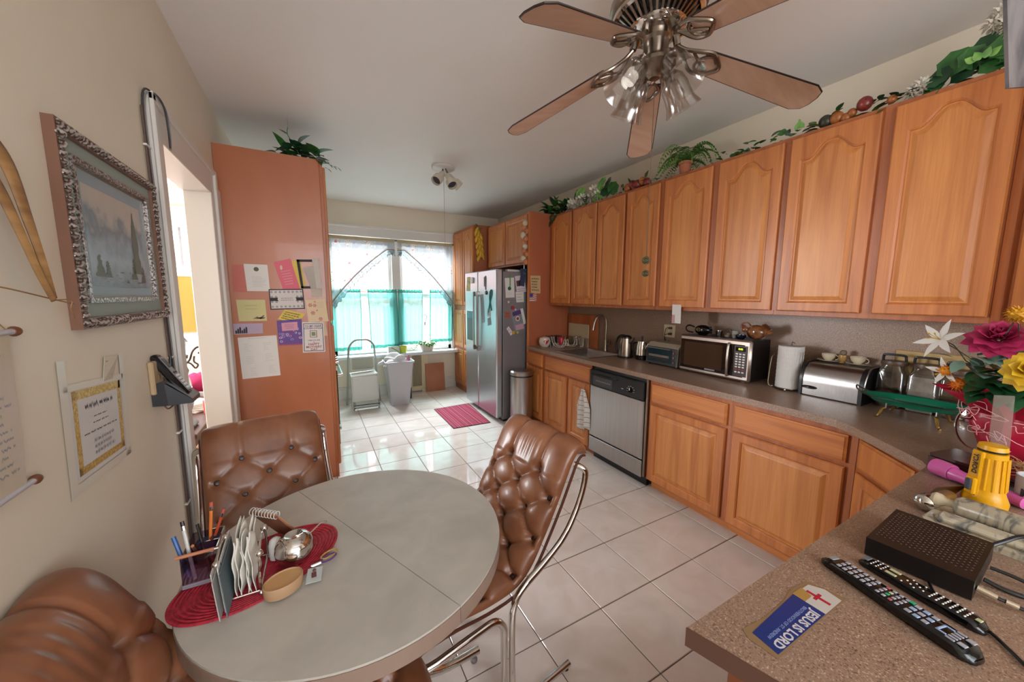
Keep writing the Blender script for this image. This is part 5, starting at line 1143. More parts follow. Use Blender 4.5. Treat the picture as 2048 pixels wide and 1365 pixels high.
t, p, q = card('flower_card', 'cream card printed with pink flowers, at the right edge of the cabinet', 'card', [(-.032, 1.333), (.112, 1.337), (.095, 1.523), (-.042, 1.511)], mat('cream_card', '#cdb795', .6), G, y=3.297)
for u, v, r_ in ((.2, .75, .017), (.42, .72, .015), (.28, .40, .018), (.62, .12, .017), (.5, .5, .008), (.45, .88, .008)):
    c_ = bil(q, u, v, .0014); m = MB()
    for k in range(6):
        a = 2*PI*k/6; m.add([c_, c_+V((r_*math.cos(a-.35), 0, r_*math.sin(a-.35)))*.8, c_+V((r_*math.cos(a), 0, r_*math.sin(a))), c_+V((r_*math.cos(a+.35), 0, r_*math.sin(a+.35)))*.8], [(0, 1, 2, 3)])
    m.build('printed_flower', mat('rose_print', '#b0606e', .6), p, recalc=False)
scribbles([bil(q, .5, .55), bil(q, .95, .55), bil(q, .95, .9), bil(q, .5, .9)], 5, INKL, 'card_text', p, wh=.3, seed=12)
t, p, q = card('yellow_note', 'bright yellow note with dark handwriting, above the purple card', 'note', [(-.235, 1.365), (-.11, 1.32), (-.05, 1.40), (-.185, 1.437)], YEL, G, y=3.2984)
scribbles(q, 4, BLP, 'handwriting', p, wh=.6, seed=7, dens=6)
t, p, q = card('paisley_card', 'purple paisley card with a pink scalloped label', 'card', [(-.241, 1.158), (-.080, 1.156), (-.078, 1.362), (-.244, 1.351)], PUR, G, y=3.2975)
rg = random.Random(21)
for k in range(34):
    u, v = rg.uniform(.05, .95), rg.uniform(.05, .62 if k < 26 else .97)
    MB().lathe([(.0085, 0), (.0085, .0004), (.0055, .0004), (.0055, 0)], bil(q, u, v, .0011), (0, -1, 0), 8, closedprof=True, sx=rg.uniform(.5, 1.4)).build('paisley_curl', rg.choice([mat('lilac_print', '#a58cc0', .6), MAG, mat('white_print', '#c9c0d0', .6)]), p)
MB().quadplate(strip(q, .18, .58, .82, .90, .0018), .0006, (0, -1, 0)).build('scalloped_label', mat('pink_label', '#c58aa0', .6), p); scribbles([bil(q, .25, .62), bil(q, .75, .62), bil(q, .75, .86), bil(q, .25, .86)], 3, VIO, 'label_text', p, off=.0032, wh=.4, dens=6, center=True); dec(q, 0, 0, 1, .05, MAG, 'lower_band', p, .0012)
t, p, q = card('return_label', 'small lilac strip with a dark rooftop print, left side of the cards', 'card', [(-.513, 1.257), (-.336, 1.259), (-.334, 1.335), (-.513, 1.337)], LIL, G)
m = MB()
for k in range(6): m.add([bil(q, .05+.07*k, .08, .0013), bil(q, .11+.07*k, .08, .0013), bil(q, .11+.07*k, .30+.15*(k % 3), .0013), bil(q, .08+.07*k, .42+.15*(k % 3), .0013), bil(q, .05+.07*k, .30+.15*(k % 3), .0013)], [(0, 1, 2, 3, 4)])
m.build('rooftop_print', BLP, p, recalc=False); scribbles([bil(q, .55, .1), bil(q, .98, .1), bil(q, .98, .9), bil(q, .55, .9)], 4, INKL, 'label_text', p, wh=.3, dens=5)
t, p, q = card('exercise_sheet', 'large white sheet of faint pencil sketches, lowest of the cards', 'paper', [(-.486, .920), (-.245, .926), (-.252, 1.240), (-.494, 1.233)], PAPER, G)
for i, (u, v) in enumerate(((.1, .62), (.6, .62), (.12, .32), (.62, .35), (.2, .03), (.68, .05))): scribbles([bil(q, u, v), bil(q, u+.28, v), bil(q, u+.28, v+.26), bil(q, u, v+.26)], 5, INKL, 'pencil_sketch', p, wh=.25, seed=30+i, dens=4, ragged=.6)
scribbles([bil(q, .2, .93), bil(q, .8, .93), bil(q, .8, .99), bil(q, .2, .99)], 1, INKL, 'heading', p, wh=.4)
card('side_note', 'tan slip of paper showing behind the mothers day card', 'note', [(.05, 1.22), (.098, 1.22), (.088, 1.34), (.05, 1.34)], mat('tan_slip', '#bfa58c', .6), G, y=3.299, th=.0005)
t, p, q = card('mothers_day_card', 'white mothers day card with a purple border and red lettering', 'card', [(-.084, 1.092), (.076, 1.089), (.074, 1.330), (-.076, 1.335)], mat('card_cream_white', '#cfc8c2', .6), G, y=3.296)
for s in ((.05, .04, .95, .06), (.05, .94, .95, .96), (.05, .04, .08, .96), (.92, .04, .95, .96)): dec(q, *s, VIO, 'border_line', p)
Tq = frame_T((0, 0, 0), (1, 0, 0), (0, 0, 1))
for txt, v, sz, mm_ in (('TO MY DEAR', .87, .020, VIO), ('COUSIN LUCILLE', .80, .017, VIO), ('I WISH YOU ONE', .40, .011, VIO), ('A', .345, .011, VIO), ('HAPPY', .27, .026, REDP), ("MOTHERS'", .18, .024, REDP), ('DAY', .095, .024, REDP)):
    text_mesh(txt, sz, mm_, 'lettering', p, Matrix.Translation(bil(q, .5, v, .0014)) @ Tq, .0001, bold=.0004)
for s in ((.34, .50, .66, .515), (.34, .715, .66, .73), (.34, .50, .37, .73), (.63, .50, .66, .73)): dec(q, *s, REDP, 'picture_border', p)
dec(q, .41, .55, .59, .68, GRNP, 'picture_print', p)
# greenery on the tall cabinet
t = thing('artificial_ivy', 'artificial leafy ivy trailing over the top of the tall cabinet', 'plant', (.0, 3.45, 2.585))
rg = random.Random(14)
for k in range(44):
    x = rg.uniform(-.12, .13); b0 = V((x, 3.36+rg.uniform(-.02, .16), 2.60+rg.uniform(0, .10)*(1-abs(x-.0)*4)))
    MB().leaf(b0, (rg.uniform(-1, 1), rg.uniform(-1, .2), rg.uniform(-.1, .8)), (0, 0, 1), rg.uniform(.08, .13), rg.uniform(.06, .085), .5).build('leaf', rg.choice([GREEND, GREEND, GREEN]), t, smooth=True, recalc=False)
for k, (x, z) in enumerate(((.14, 2.57), (.16, 2.545), (.19, 2.535), (.15, 2.51), (.22, 2.53))): MB().leaf((x, 3.33, z+.03), (.7, -.5, -.2), (0, 0, 1), .06, .04, .4).build('leaf', GREEN, t, smooth=True, recalc=False)
MB().leaf((-.17, 3.34, 2.60), (-1, -.3, .15), (0, 0, 1), .07, .045, .3).build('leaf', GREENL, t, smooth=True, recalc=False)
MB().tube(smooth_path([(-.02, 3.38, 2.62), (-.06, 3.37, 2.70), (-.09, 3.36, 2.75), (-.085, 3.36, 2.80)], 12), .003, 5).build('stem', GREEN, t)
MB().leaf((-.085, 3.36, 2.79), (.1, -.1, 1), (1, 0, 0), .08, .025, .1).build('leaf', GREEN, t, smooth=True, recalc=False); MB().leaf((-.09, 3.36, 2.75), (-.9, -.1, .5), (0, 0, 1), .06, .025, .1).build('leaf', GREEN, t, smooth=True, recalc=False)

# ------------------------------------------------------------------ side room things
t = thing('side_table', 'dark wooden table in the side room, below the lamp', 'table', (-1.15, 3.9, 0))
DWD = mat('dark_mahogany', '#4a251b', .35)
MB().box(-1.5, -.76, 3.2, 4.6, .54, .575, .005).build('tabletop', DWD, t); MB().box(-1.46, -.80, 3.25, 4.55, .44, .54, .003).build('apron', DWD, t)
for x in (-1.45, -.84):
    for y in (3.27, 4.5): MB().box(x, x+.05, y, y+.05, 0, .44, .004).build('leg', DWD, t)
t = thing('table_lamp', 'table lamp with yellow drum shade and glass column in the side room', 'lamp', (-1.03, 4.2, .575))
MB().lathe([(.20, 1.225), (.175, 1.70), (.172, 1.70), (.197, 1.225)], (-1.03, 4.2, 0), n=32, closedprof=True).build('lamp_shade', mat('yellow_shade', '#cfa95c', .7, trans=0), t, smooth=True)
for z, r_ in ((1.225, .2), (1.70, .176)): MB().tube([(-1.03+r_*math.cos(a), 4.2+r_*math.sin(a), z) for a in [2*PI*i/32 for i in range(32)]], .006, 6, closed=True).build('shade_trim', CREAM, t, smooth=True)
CRY = mat('crystal', '#aebabc', .08, trans=.5)
MB().lathe([(.0001, .575), (.07, .575), (.06, .61), (.02, .63), (.0001, .63)], (-1.03, 4.2, 0), n=20).lathe([(.0001, .98), (.03, .98), (.035, 1.01), (.0001, 1.02)], (-1.03, 4.2, 0), n=16).build('lamp_base', mat('dark_bronze', '#453630', .4, .5), t, smooth=True)
MB().lathe([(.0001, .63), (.02, .64), (.04, .72), (.03, .80), (.018, .82), (.0001, .82)], (-1.03, 4.2, 0), n=10).build('crystal_column', CRY, t)
MB().lathe([(.0001, 1.02), (.022, 1.02), (.045, 1.13), (.02, 1.17), (.0001, 1.17)], (-1.03, 4.2, 0), n=10).build('crystal_column', CRY, t)
MB().lathe([(.0001, .82), (.016, .82), (.03, .87), (.012, .93), (.016, .98), (.0001, .98)], (-1.03, 4.2, 0), n=16).lathe([(.0001, 1.17), (.01, 1.17), (.01, 1.28), (.0001, 1.28)], (-1.03, 4.2, 0), n=10).build('bronze_stem', mat('dark_bronze', '#453630', .4, .5), t, smooth=True)
MB().tube(smooth_path([(-1.02, 4.2, .93), (-.985, 4.19, .97), (-.96, 4.18, 1.04), (-.92, 4.17, 1.08), (-.88, 4.17, 1.06), (-.89, 4.17, 1.02), (-.92, 4.17, 1.03)], 30), .008, 8).tube(smooth_path([(-1.02, 4.2, .95), (-.98, 4.19, .93), (-.95, 4.18, .89), (-.93, 4.18, .92), (-.955, 4.18, .95), (-.95, 4.18, 1.0)], 24), .007, 8).build('scroll_arm', mat('dark_bronze', '#453630', .4, .5), t, smooth=True)
t = thing('magenta_cloth', 'crumpled magenta cloth on the table in the side room', 'cloth', (-.95, 4.3, .68))
m = MB(Matrix.Translation((-1.0, 4.50, .60))); m.ball((0, 0, .1), .13, 16, sx=1.2, sy_=.9, sz=.7); m.v = [p+V((.012*math.sin(p.z*70+p.x*50), .01*math.sin(p.x*60), .012*math.sin(p.y*70+p.x*60))) for p in m.v]; m.build('cloth', mat('magenta_fabric', '#b3265f', .8), t, smooth=True)
t = thing('paper_pile', 'pile of white papers on the table in the side room', 'papers', (-.95, 3.95, .575))
for k in range(5): MB(Matrix.Translation((-.96, 3.92, .577+.012*k)) @ Matrix.Rotation(.3*k-.5, 4, 'Z')).box(-.14, .14, -.10, .10, 0, .01).build('paper', PAPER, t)
t = thing('desk_phone', 'second cordless phone in a dark cradle on the side room table', 'telephone', (-.87, 3.4, .575))
MB().box(-.93, -.80, 3.33, 3.47, .576, .61, .01).build('cradle', DGR, t); MB(Matrix.Translation((-.87, 3.42, .60)) @ Matrix.Rotation(math.radians(18), 4, 'Y')).box(-.013, .013, -.025, .025, 0, .17, .007).build('handset', mat('slate_plastic', '#5c6270', .3), t)
tag(MB().lathe([(.0001, 0), (.03, 0), (.032, .11), (.012, .14), (.0001, .15)], (-.80, 3.75, .576), n=14).build('red_bottle', mat('red_plastic', '#b03a2e', .3), smooth=True), 'red bottle behind the phone in the side room', 'bottle')
tag(MB().lathe([(.0001, 0), (.045, 0), (.03, .04), (.05, .10), (.02, .16), (.0001, .17)], (-.98, 3.62, .576), n=14).build('glass_ornament', CRY, smooth=True), 'clear glass ornament beside the second phone in the side room', 'ornament')
# ------------------------------------------------------------------ worktop things
K = C+.0005
# microwave
t = thing('microwave', 'stainless-fronted black microwave oven on the worktop', 'microwave', (2.76, 1.64, K))
MB().box(2.655, 2.885, 1.37, 1.91, K+.012, K+.30, .004).build('housing', BLK, t)
MBK = mat('microwave_steel', '#b9aca2', .3, .9)
MB().box(2.625, 2.657, 1.362, 1.918, K+.010, K+.305, .018).build('front_frame', MBK, t, smooth=True)
MB().box(2.6235, 2.63, 1.405, 1.905, K+.038, K+.272, .004).build('door_glass', mat('brown_black_glass', '#1f1612', .08), t, smooth=True)
MB().box(2.6225, 2.624, 1.56, 1.87, K+.06, K+.25, .001).build('door_window', mat('brown_glass', '#3b2c22', .08), t)
MB().tube(smooth_path([(2.625, 1.515, K+.27), (2.606, 1.51, K+.26), (2.592, 1.505, K+.155), (2.606, 1.51, K+.05), (2.625, 1.515, K+.04)], 24), .009, 10).build('handle', MBK, t, smooth=True)
cpn = MB().box(2.6215, 2.624, 1.385, 1.475, K+.045, K+.265, .001).build('control_panel', mat('dark_brown_plastic', '#2c1c1a', .3), t)
MB().box(2.620, 2.622, 1.395, 1.465, K+.225, K+.255, .001).build('display', BLKG, cpn)
text_mesh('8:00', .018, mat('lit_digits', '#b8d020', .4, emit=('#c8e020', 1.2)), 'display_digits', cpn, frame_T((2.6195, 1.43, K+.24), (0, -1, 0), (0, 0, 1)), .0001, bold=.0004)
for r_ in range(8):
    for c_ in range(3):
        z = K+.205-r_*.0185; y = 1.455-c_*.024
        MB().box(2.6205, 2.6225, y-.008, y+.008, z-.005, z+.005, .001).build('key', WHT if r_ not in (6,) else REDP, cpn)
for y in (1.42, 1.86): MB().box(2.66, 2.70, y-.015, y+.015, K, K+.012).build('foot', BLK, t)
MB().box(2.6222, 2.6232, 1.61, 1.69, K+.048, K+.060).build('name_badge', GRYM, t)
MWZ = K+.301
t = thing('fish_teapot', 'black fish-shaped teapot with a curled gold spiral on the microwave', 'teapot', (2.75, 1.80, MWZ))
MB().ball((2.74, 1.80, MWZ+.040), .05, 20, sx=.8, sy_=1.35, sz=.8).build('body', BLKG, t, smooth=True)
MB().lathe([(.0001, 0), (.03, 0), (.035, .008), (.0001, .01)], (2.74, 1.80, MWZ), n=16).build('foot_ring', BLKG, t, smooth=True)
MB().tube(smooth_path([(2.72, 1.86, MWZ+.06), (2.71, 1.90, MWZ+.072), (2.705, 1.925, MWZ+.055), (2.71, 1.915, MWZ+.025), (2.72, 1.87, MWZ+.015)], 20), .006, 8).build('handle', BLKG, t, smooth=True)
for k in range(5): MB().leaf((2.73, 1.742, MWZ+.04), (-.2, -.8, -.6+.4*k), (1, 0, 0), .045, .022, .2).build('fin', BLKG, t, smooth=True, recalc=False)
MB().tube([(2.698-.001, 1.81+(.022-.0006*k)*math.cos(k*.35), MWZ+.042+(.017-.0005*k)*math.sin(k*.35)) for k in range(28)], .0022, 6).build('gold_spiral', mat('brass_paint', '#a08a4e', .3, .6), t, smooth=True)
t = tag(MB().lathe([(.0001, 0), (.018, 0), (.026, .045), (.0245, .045), (.017, .004), (.0001, .004)], (2.75, 1.672, MWZ), n=20).build('glass_cup', pane('smoke_glass', (.6, .58, .55), .15)), 'small smoked glass votive cup on the microwave', 'cup')
t = thing('glass_basket', 'tiny clear glass basket holding a cream candle on the microwave', 'candle holder', (2.74, 1.60, MWZ))
MB().lathe([(.0001, 0), (.022, 0), (.027, .03), (.0255, .03), (.02, .003), (.0001, .003)], (2.74, 1.60, MWZ), n=20).build('glass_bowl', ACR, t, smooth=True)
MB().lathe([(.0001, .004), (.019, .004), (.022, .02), (.0001, .022)], (2.74, 1.60, MWZ), n=16).build('candle', mat('cream_wax', '#c9c39a', .5), t)
MB().tube([(2.74, 1.60+.025*math.cos(a), MWZ+.03+.032*math.sin(a)) for a in [PI*i/14 for i in range(15)]], .002, 6).build('handle', ACR, t, smooth=True)
t = thing('rooster_teapot', 'brown glazed pottery rooster pitcher on the right of the microwave', 'pitcher', (2.76, 1.43, MWZ))
BGL = noisy('brown_glaze', '#5a2f1c', '#94603a', (25, 25, 25), .15, 4, coat=.5)
MB().ball((2.76, 1.41, MWZ+.055), .055, 20, sx=.8, sy_=1.15, sz=.95).build('body', BGL, t, smooth=True)
for k in range(5): MB().leaf((2.76, 1.375, MWZ+.07), (.1*k-.2, -.7, .9-.25*k), (1, 0, 0), .07, .045, .3).build('tail_feather', BGL, t, smooth=True, recalc=False)
MB().ball((2.74, 1.475, MWZ+.07), .022, 12, sy_=1.1).build('head', BGL, t, smooth=True); MB().leaf((2.735, 1.48, MWZ+.08), (0, .3, 1), (1, 0, 0), .03, .03, .2).build('comb', mat('dull_red_glaze', '#6d3328', .3), t, recalc=False)
MB().tube(smooth_path([(2.75, 1.44, MWZ+.09), (2.74, 1.46, MWZ+.12), (2.74, 1.50, MWZ+.11), (2.74, 1.505, MWZ+.08)], 14), .005, 8).build('handle', BGL, t, smooth=True)
t = thing('black_bowl', 'small shiny black bowl in front of the rooster pitcher', 'bowl', (2.69, 1.475, MWZ))
MB().lathe([(.0001, 0), (.018, 0), (.032, .018), (.033, .034), (.030, .034), (.028, .02), (.0001, .006)], (2.69, 1.475, MWZ), n=24).build('bowl_body', mat('blue_black_glaze', '#0e1020', .06), t, smooth=True)
t = tag(MB().lathe([(.0001, 0), (.012, 0), (.02, .03), (.022, .055), (.020, .055), (.0001, .01)], (2.72, 1.535, MWZ), n=16).build('small_vase', mat('grey_glaze', '#8d8a82', .3)), 'little grey cup just left of the black bowl on the microwave', 'cup')
# toaster oven
t = thing('toaster_oven', 'small toaster oven with glass door between microwave and percolator', 'toaster oven', (2.76, 2.11, K))
m = MB(); pr = [(2.655, K+.012), (2.885, K+.012), (2.885, K+.20), (2.70, K+.20), (2.668, K+.165)]
m.add([(x, 1.955, z) for x, z in pr]+[(x, 2.275, z) for x, z in pr], [(0, 1, 2, 3, 4), (9, 8, 7, 6, 5)]+[(k, (k+1) % 5, 5+(k+1) % 5, 5+k) for k in range(5)])
m.build('housing', mat('light_steel_cover', '#b4aa96', .35, .5), t)
MB().box(2.648, 2.66, 1.96, 2.27, K+.012, K+.165, .005).build('front_frame', DGR, t)
MB().box(2.6455, 2.649, 2.0, 2.255, K+.035, K+.15, .001).build('door_glass', mat('teal_dark_glass', '#24363c', .06), t)
MB().cyl((2.637, 2.01, K+.155), (2.637, 2.25, K+.155), .006, n=8).build('handle', SST, t)
MB().box(2.6445, 2.6455, 2.03, 2.24, K+.078, K+.098).build('rack_reflection_bar', SST, t)
for z in (.055, .066): MB().cyl((2.644, 2.02, K+z), (2.644, 2.245, K+z), .0015, n=5).build('rack_wire', CHR, t)
for z in (.05, .09, .13): MB().lathe([(.009, 0), (.008, .012), (.0001, .012), (.0001, 0)], (2.648, 1.978, K+z), (-1, 0, 0), 12).build('knob', CHR, t, smooth=True)
for y in (1.98, 2.25): MB().cyl((2.68, y, K), (2.68, y, K+.012), .01, n=8).build('foot', BLK, t)
# percolator
t = thing('percolator', 'chrome electric percolator with black base beside the kettle', 'coffee maker', (2.765, 2.425, K))
MB().lathe([(.0001, 0), (.055, 0), (.056, .045), (.0001, .045)], (2.765, 2.425, K), n=24).build('base', BLK, t, smooth=True)
MB().lathe([(.0001, .045), (.054, .045), (.050, .10), (.046, .17), (.044, .178), (.02, .185), (.0001, .186)], (2.765, 2.425, K), n=28).build('pot_body', CHR, t, smooth=True)
MB().lathe([(.008, .185), (.007, .20), (.011, .215), (.009, .228), (.0001, .23), (.0001, .185)], (2.765, 2.425, K), n=12).build('lid_knob', BLK, t, smooth=True)
MB().tube(smooth_path([(2.75, 2.475, K+.16), (2.745, 2.51, K+.15), (2.742, 2.515, K+.09), (2.75, 2.49, K+.04), (2.755, 2.478, K+.03)], 18), .008, 8).build('handle', BLK, t, smooth=True)
MB().tube([(2.765, 2.385, K+.10), (2.765, 2.36, K+.14), (2.765, 2.345, K+.165)], [.010, .007, .005], 8).build('spout', CHR, t, smooth=True)
# kettle
t = thing('electric_kettle', 'brushed steel electric kettle with black handle near the sink', 'kettle', (2.72, 2.59, K))
MB().lathe([(.0001, 0), (.072, 0), (.073, .018), (.0001, .018)], (2.72, 2.59, K), n=28).build('base', BLK, t, smooth=True)
MB().lathe([(.0001, .018), (.07, .018), (.069, .06), (.064, .13), (.055, .195), (.0001, .196)], (2.72, 2.59, K), n=32).build('body', NICK, t, smooth=True)
MB().lathe([(.056, .193), (.054, .208), (.035, .222), (.0001, .225), (.0001, .193)], (2.72, 2.59, K), n=28).build('lid', BLK, t, smooth=True)
MB().tube(smooth_path([(2.71, 2.60, K+.218), (2.70, 2.65, K+.212), (2.695, 2.69, K+.16), (2.695, 2.69, K+.08), (2.70, 2.66, K+.035), (2.705, 2.645, K+.03)], 24), [.011]*25, 10).build('handle', BLK, t, smooth=True)
MB().tube([(2.72, 2.53, K+.155), (2.715, 2.50, K+.185), (2.712, 2.478, K+.205)], [.022, .016, .008], 10).build('spout', NICK, t, smooth=True)
MB().lathe([(.0001, 0), (.010, .0005), (.010, .0015), (.0001, .002)], (2.652, 2.592, K+.105), (-1, .12, .1), 16, sx=5.0, sy_=1.0).build('water_window', mat('plum_window', '#4a3a44', .1), t)
# paper towels
t = thing('paper_towel_roll', 'white quilted paper towel roll standing on a wire holder', 'paper towels', (2.735, 1.175, K+.012))
m = MB(); nseg, nz = 72, 56
m.grid(lambda u, v: (2.735+(.069+.0012*math.sin(u*2*PI*20+v*34)*math.sin(u*2*PI*20-v*34))*math.cos(u*2*PI), 1.175+(.069+.0012*math.sin(u*2*PI*20+v*34)*math.sin(u*2*PI*20-v*34))*math.sin(u*2*PI), K+.014+.275*v), nseg*2, nz)
m.build('towel_sheets', mat('towel_paper', '#cbc7c3', .8), t, smooth=True, recalc=False)
MB().lathe([(.019, .289), (.0695, .289), (.0695, .2885), (.019, .2885)], (2.735, 1.175, K), n=48, closedprof=True).build('roll_end', mat('towel_paper', '#cbc7c3', .8), t)
MB().lathe([(.0175, .02), (.019, .02), (.019, .29), (.0175, .29)], (2.735, 1.175, K), n=24, closedprof=True).build('card_tube', mat('cardboard', '#a98f70', .8), t)
t = thing('towel_holder', 'bronze wire paper towel holder with ball feet', 'holder', (2.735, 1.175, K))
MB().tube([(2.735+.078*math.cos(a), 1.175+.078*math.sin(a), K+.014) for a in [2*PI*i/36 for i in range(36)]], .0035, 8, closed=True).build('base_ring', NICK, t, smooth=True)
for a in (3.4, 4.6, .6, 1.9): MB().ball((2.735+.082*math.cos(a), 1.175+.082*math.sin(a), K+.008), .008, 10).build('ball_foot', CHR, t, smooth=True)
MB().tube(smooth_path([(2.735, 1.175, K+.012), (2.735, 1.175, K+.15), (2.735, 1.175, K+.30), (2.735, 1.165, K+.312), (2.735, 1.155, K+.303)], 20), .003, 8).build('centre_rod', NICK, t, smooth=True)
MB().tube(smooth_path([(2.66, 1.235, K+.014), (2.655, 1.255, K+.03), (2.67, 1.262, K+.10), (2.68, 1.262, K+.17), (2.69, 1.262, K+.21), (2.69, 1.25, K+.225)], 20), .003, 8).build('side_arm', NICK, t, smooth=True)
MB().cyl((2.70, 1.098, K+.012), (2.70, 1.094, K+.26), .0025, n=6).build('side_arm', NICK, t)
# bread box
t = thing('bread_box', 'stainless roll-top bread box with black ends against the backsplash', 'bread box', (2.78, .94, K))
pr = [(2.885, K+.006), (2.668, K+.006)]+[(2.748-.085*math.cos(a), K+.085+.115*math.sin(a)) for a in [PI/2*i/12 for i in range(13)]]+[(2.885, K+.20)]
def ext(pr, y0, y1): m = MB(); n = len(pr); return m.add([(x, y0, z) for x, z in pr]+[(x, y1, z) for x, z in pr], [tuple(range(n))[::-1], tuple(range(n, 2*n))]+[(k, (k+1) % n, n+(k+1) % n, n+k) for k in range(n)])
ext(pr, .80, 1.068).build('box_body', SST, t, smooth=True)
pr2 = [(2.89, K), (2.66, K)]+[(2.748-.092*math.cos(a), K+.085+.122*math.sin(a)) for a in [PI/2*i/12 for i in range(13)]]+[(2.89, K+.207)]
ext(pr2, .782, .80).build('end_cap', BLK, t, smooth=True); ext(pr2, 1.068, 1.082).build('end_cap', BLK, t, smooth=True)
MB().tube([V((2.748-.094*math.cos(a), .775, K+.085+.124*math.sin(a))) for a in [PI/2*i/12 for i in range(13)]]+[V((2.89, .775, K+.209))], .004, 6).build('steel_rim', SST, t, smooth=True)
MB().lathe([(.0001, 0), (.011, .001), (.009, .006), (.0001, .008)], (2.664, 1.03, K+.055), (-1, 0, .2), 20, sx=1, sy_=3.8).build('handle_recess', BLKG, t, smooth=True)
BZ = K+.2075
CHN = mat('cream_china', '#c2b49a', .25)
for i, (y, x) in enumerate(((1.01, 2.83), (.87, 2.83))):
    lab = ('china cup and saucer on the bread box, beside the paper towels', 'china cup and saucer on the bread box, nearest the canisters')[i]
    tag(MB().lathe([(.0001, 0), (.025, 0), (.055, .008), (.056, .010), (.025, .004), (.0001, .004)], (x, y, BZ), n=28).build('saucer', CHN, smooth=True), lab.replace('cup and saucer', 'saucer'), 'saucer', 'china on the bread box')
    c_ = thing('teacup', lab.replace('cup and saucer', 'teacup'), 'cup', (x, y, BZ+.005), 0, 'china on the bread box')
    MB().lathe([(.0001, 0), (.017, 0), (.019, .004), (.032, .02), (.037, .042), (.035, .042), (.030, .02), (.0001, .006)], (x, y, BZ+.005), n=24).build('cup_body', CHN, c_, smooth=True)
    MB().tube([(x-.005, y-.037-.014*math.sin(a), BZ+.027-.013*math.cos(a)) for a in [PI*k/10 for k in range(11)]], .0022, 6).build('handle', CHN, c_, smooth=True)
t = thing('creamer', 'small gold and cream jug with a knobbly top between the two cups', 'jug', (2.83, .94, BZ))
MB().lathe([(.0001, 0), (.016, 0), (.012, .006), (.024, .03), (.022, .048), (.0001, .05)], (2.83, .94, BZ), n=20).build('jug_body', mat('gilded_china', '#9c7a48', .3, .2), t, smooth=True)
MB().ball((2.83, .94, BZ+.062), .018, 12, sx=1.2).build('dried_rose', noisy('grey_bloom', '#5a4a42', '#7c6a5e', (60, 60, 60), .8), t, smooth=True)
# canisters
STON = pane('canister_glass', (.72, .70, .68), .14, .08)
t0 = None
for i, (y, h, lab) in enumerate(((.712, .235, 'square glass canister with black-handled lid beside the bread box'), (.590, .235, 'middle square glass canister, half full of pale flour'), (.475, .225, 'square glass canister partly hidden by the flowers'))):
    t = thing('glass_canister', lab, 'canister', (2.82, y, K), 0, 'square glass canisters on the worktop')
    MB().ring_tube([rr4(2.82, y, .053, .053, K, .012), rr4(2.82, y, .055, .055, K+.02, .014), rr4(2.82, y, .055, .055, K+.19, .016), rr4(2.82, y, .048, .048, K+.215, .02), rr4(2.82, y, .046, .046, K+h, .03)], cap=False).build('glass_jar', STON, t, smooth=True)
    MB().ring_tube([rr4(2.82, y, .049, .049, K+.006, .012), rr4(2.82, y, .051, .051, K+(.19 if i == 1 else .08), .014)]).build('contents', noisy('flour' if i == 1 else 'sugar_dark', '#9c948c' if i == 1 else '#4a3c34', '#b5aea6' if i == 1 else '#6a5a4e', (30, 30, 30), .9), t)
    MB().lathe([(.052, 0), (.054, .006), (.052, .022), (.0001, .026), (.0001, 0)], (2.82, y, K+h), n=28).build('lid', mat('brown_wood_lid', '#4d382a', .4), t, smooth=True)
    MB().tube(smooth_path([(2.815, y+.045, K+h+.02), (2.812, y+.044, K+h+.045), (2.81, y+.034, K+h+.056), (2.81, y-.034, K+h+.056), (2.812, y-.044, K+h+.045), (2.815, y-.045, K+h+.02)], 24), .006, 8).build('lid_handle', BLK, t, smooth=True)
tag(MB(Matrix.Translation((2.888, .60, K)) @ Matrix.Rotation(math.radians(-1), 4, 'Y')).box(-.008, .004, -.14, .13, 0, .315, .004).build('cutting_board', noisy('pale_yellow_wood', '#a08250', '#b79a66', (3, 14, 3), .5)), 'yellowish wooden board standing behind the canisters', 'cutting board')
# green tray on feet
t = thing('enamel_tray', 'long green enamel tray on a stand with curved brass feet', 'tray', (2.60, .565, K))
GEN = mat('green_enamel', '#0d6a4e', .18); DKB = mat('dark_brass_stand', '#5c4a34', .35, .7)
m = MB()
def oval(a, b, z, n=40): return [(2.60+b*math.cos(2*PI*k/n)*(abs(math.cos(2*PI*k/n))**-.15 if abs(math.cos(2*PI*k/n)) > .05 else 1), .565+a*math.sin(2*PI*k/n), z) for k in range(n)]
rings = [oval(.10, .05, K+.062), oval(.15, .075, K+.068), oval(.185, .092, K+.092), oval(.20, .10, K+.098), oval(.20, .10, K+.1005), oval(.184, .090, K+.096), oval(.148, .073, K+.072), oval(.09, .045, K+.067)]
m.ring_tube(rings); m.build('tray_body', GEN, t, smooth=True)
MB().tube(oval(.201, .101, K+.099), .003, 6, closed=True).build('dark_rim', BLK, t, smooth=True)
for s in (-1, 1):
    MB().tube(smooth_path([(2.56, .565+s*.185, K+.10), (2.575, .565+s*.215, K+.115), (2.60, .565+s*.225, K+.13), (2.625, .565+s*.215, K+.115), (2.64, .565+s*.185, K+.10)], 20), .0035, 6).build('handle', DKB, t, smooth=True)
    MB().cyl((2.60-.075, .565+s*.085, K+.045), (2.60+.075, .565+s*.085, K+.045), .004, n=6).build('stand_bar', DKB, t)
    for sx in (-1, 1):
        x = 2.60+sx*.075; y = .565+s*.085
        lg = MB().tube(smooth_path([(x, y, K+.05), (x+sx*.008, y+s*.008, K+.042), (x+sx*.016, y+s*.012, K+.022), (x+sx*.022, y+s*.02, K+.006), (x+sx*.034, y+s*.028, K+.004)], 16), [.007]*8+[.006]*4+[.004]*5, 8).build('curved_foot', mat('brass_foot', '#8a6a34', .3, .8), t, smooth=True)
        MB().cyl((x-sx*.01, y, K+.04), (x-sx*.01, y, K+.075), .003, n=6).build('post', SST, lg)
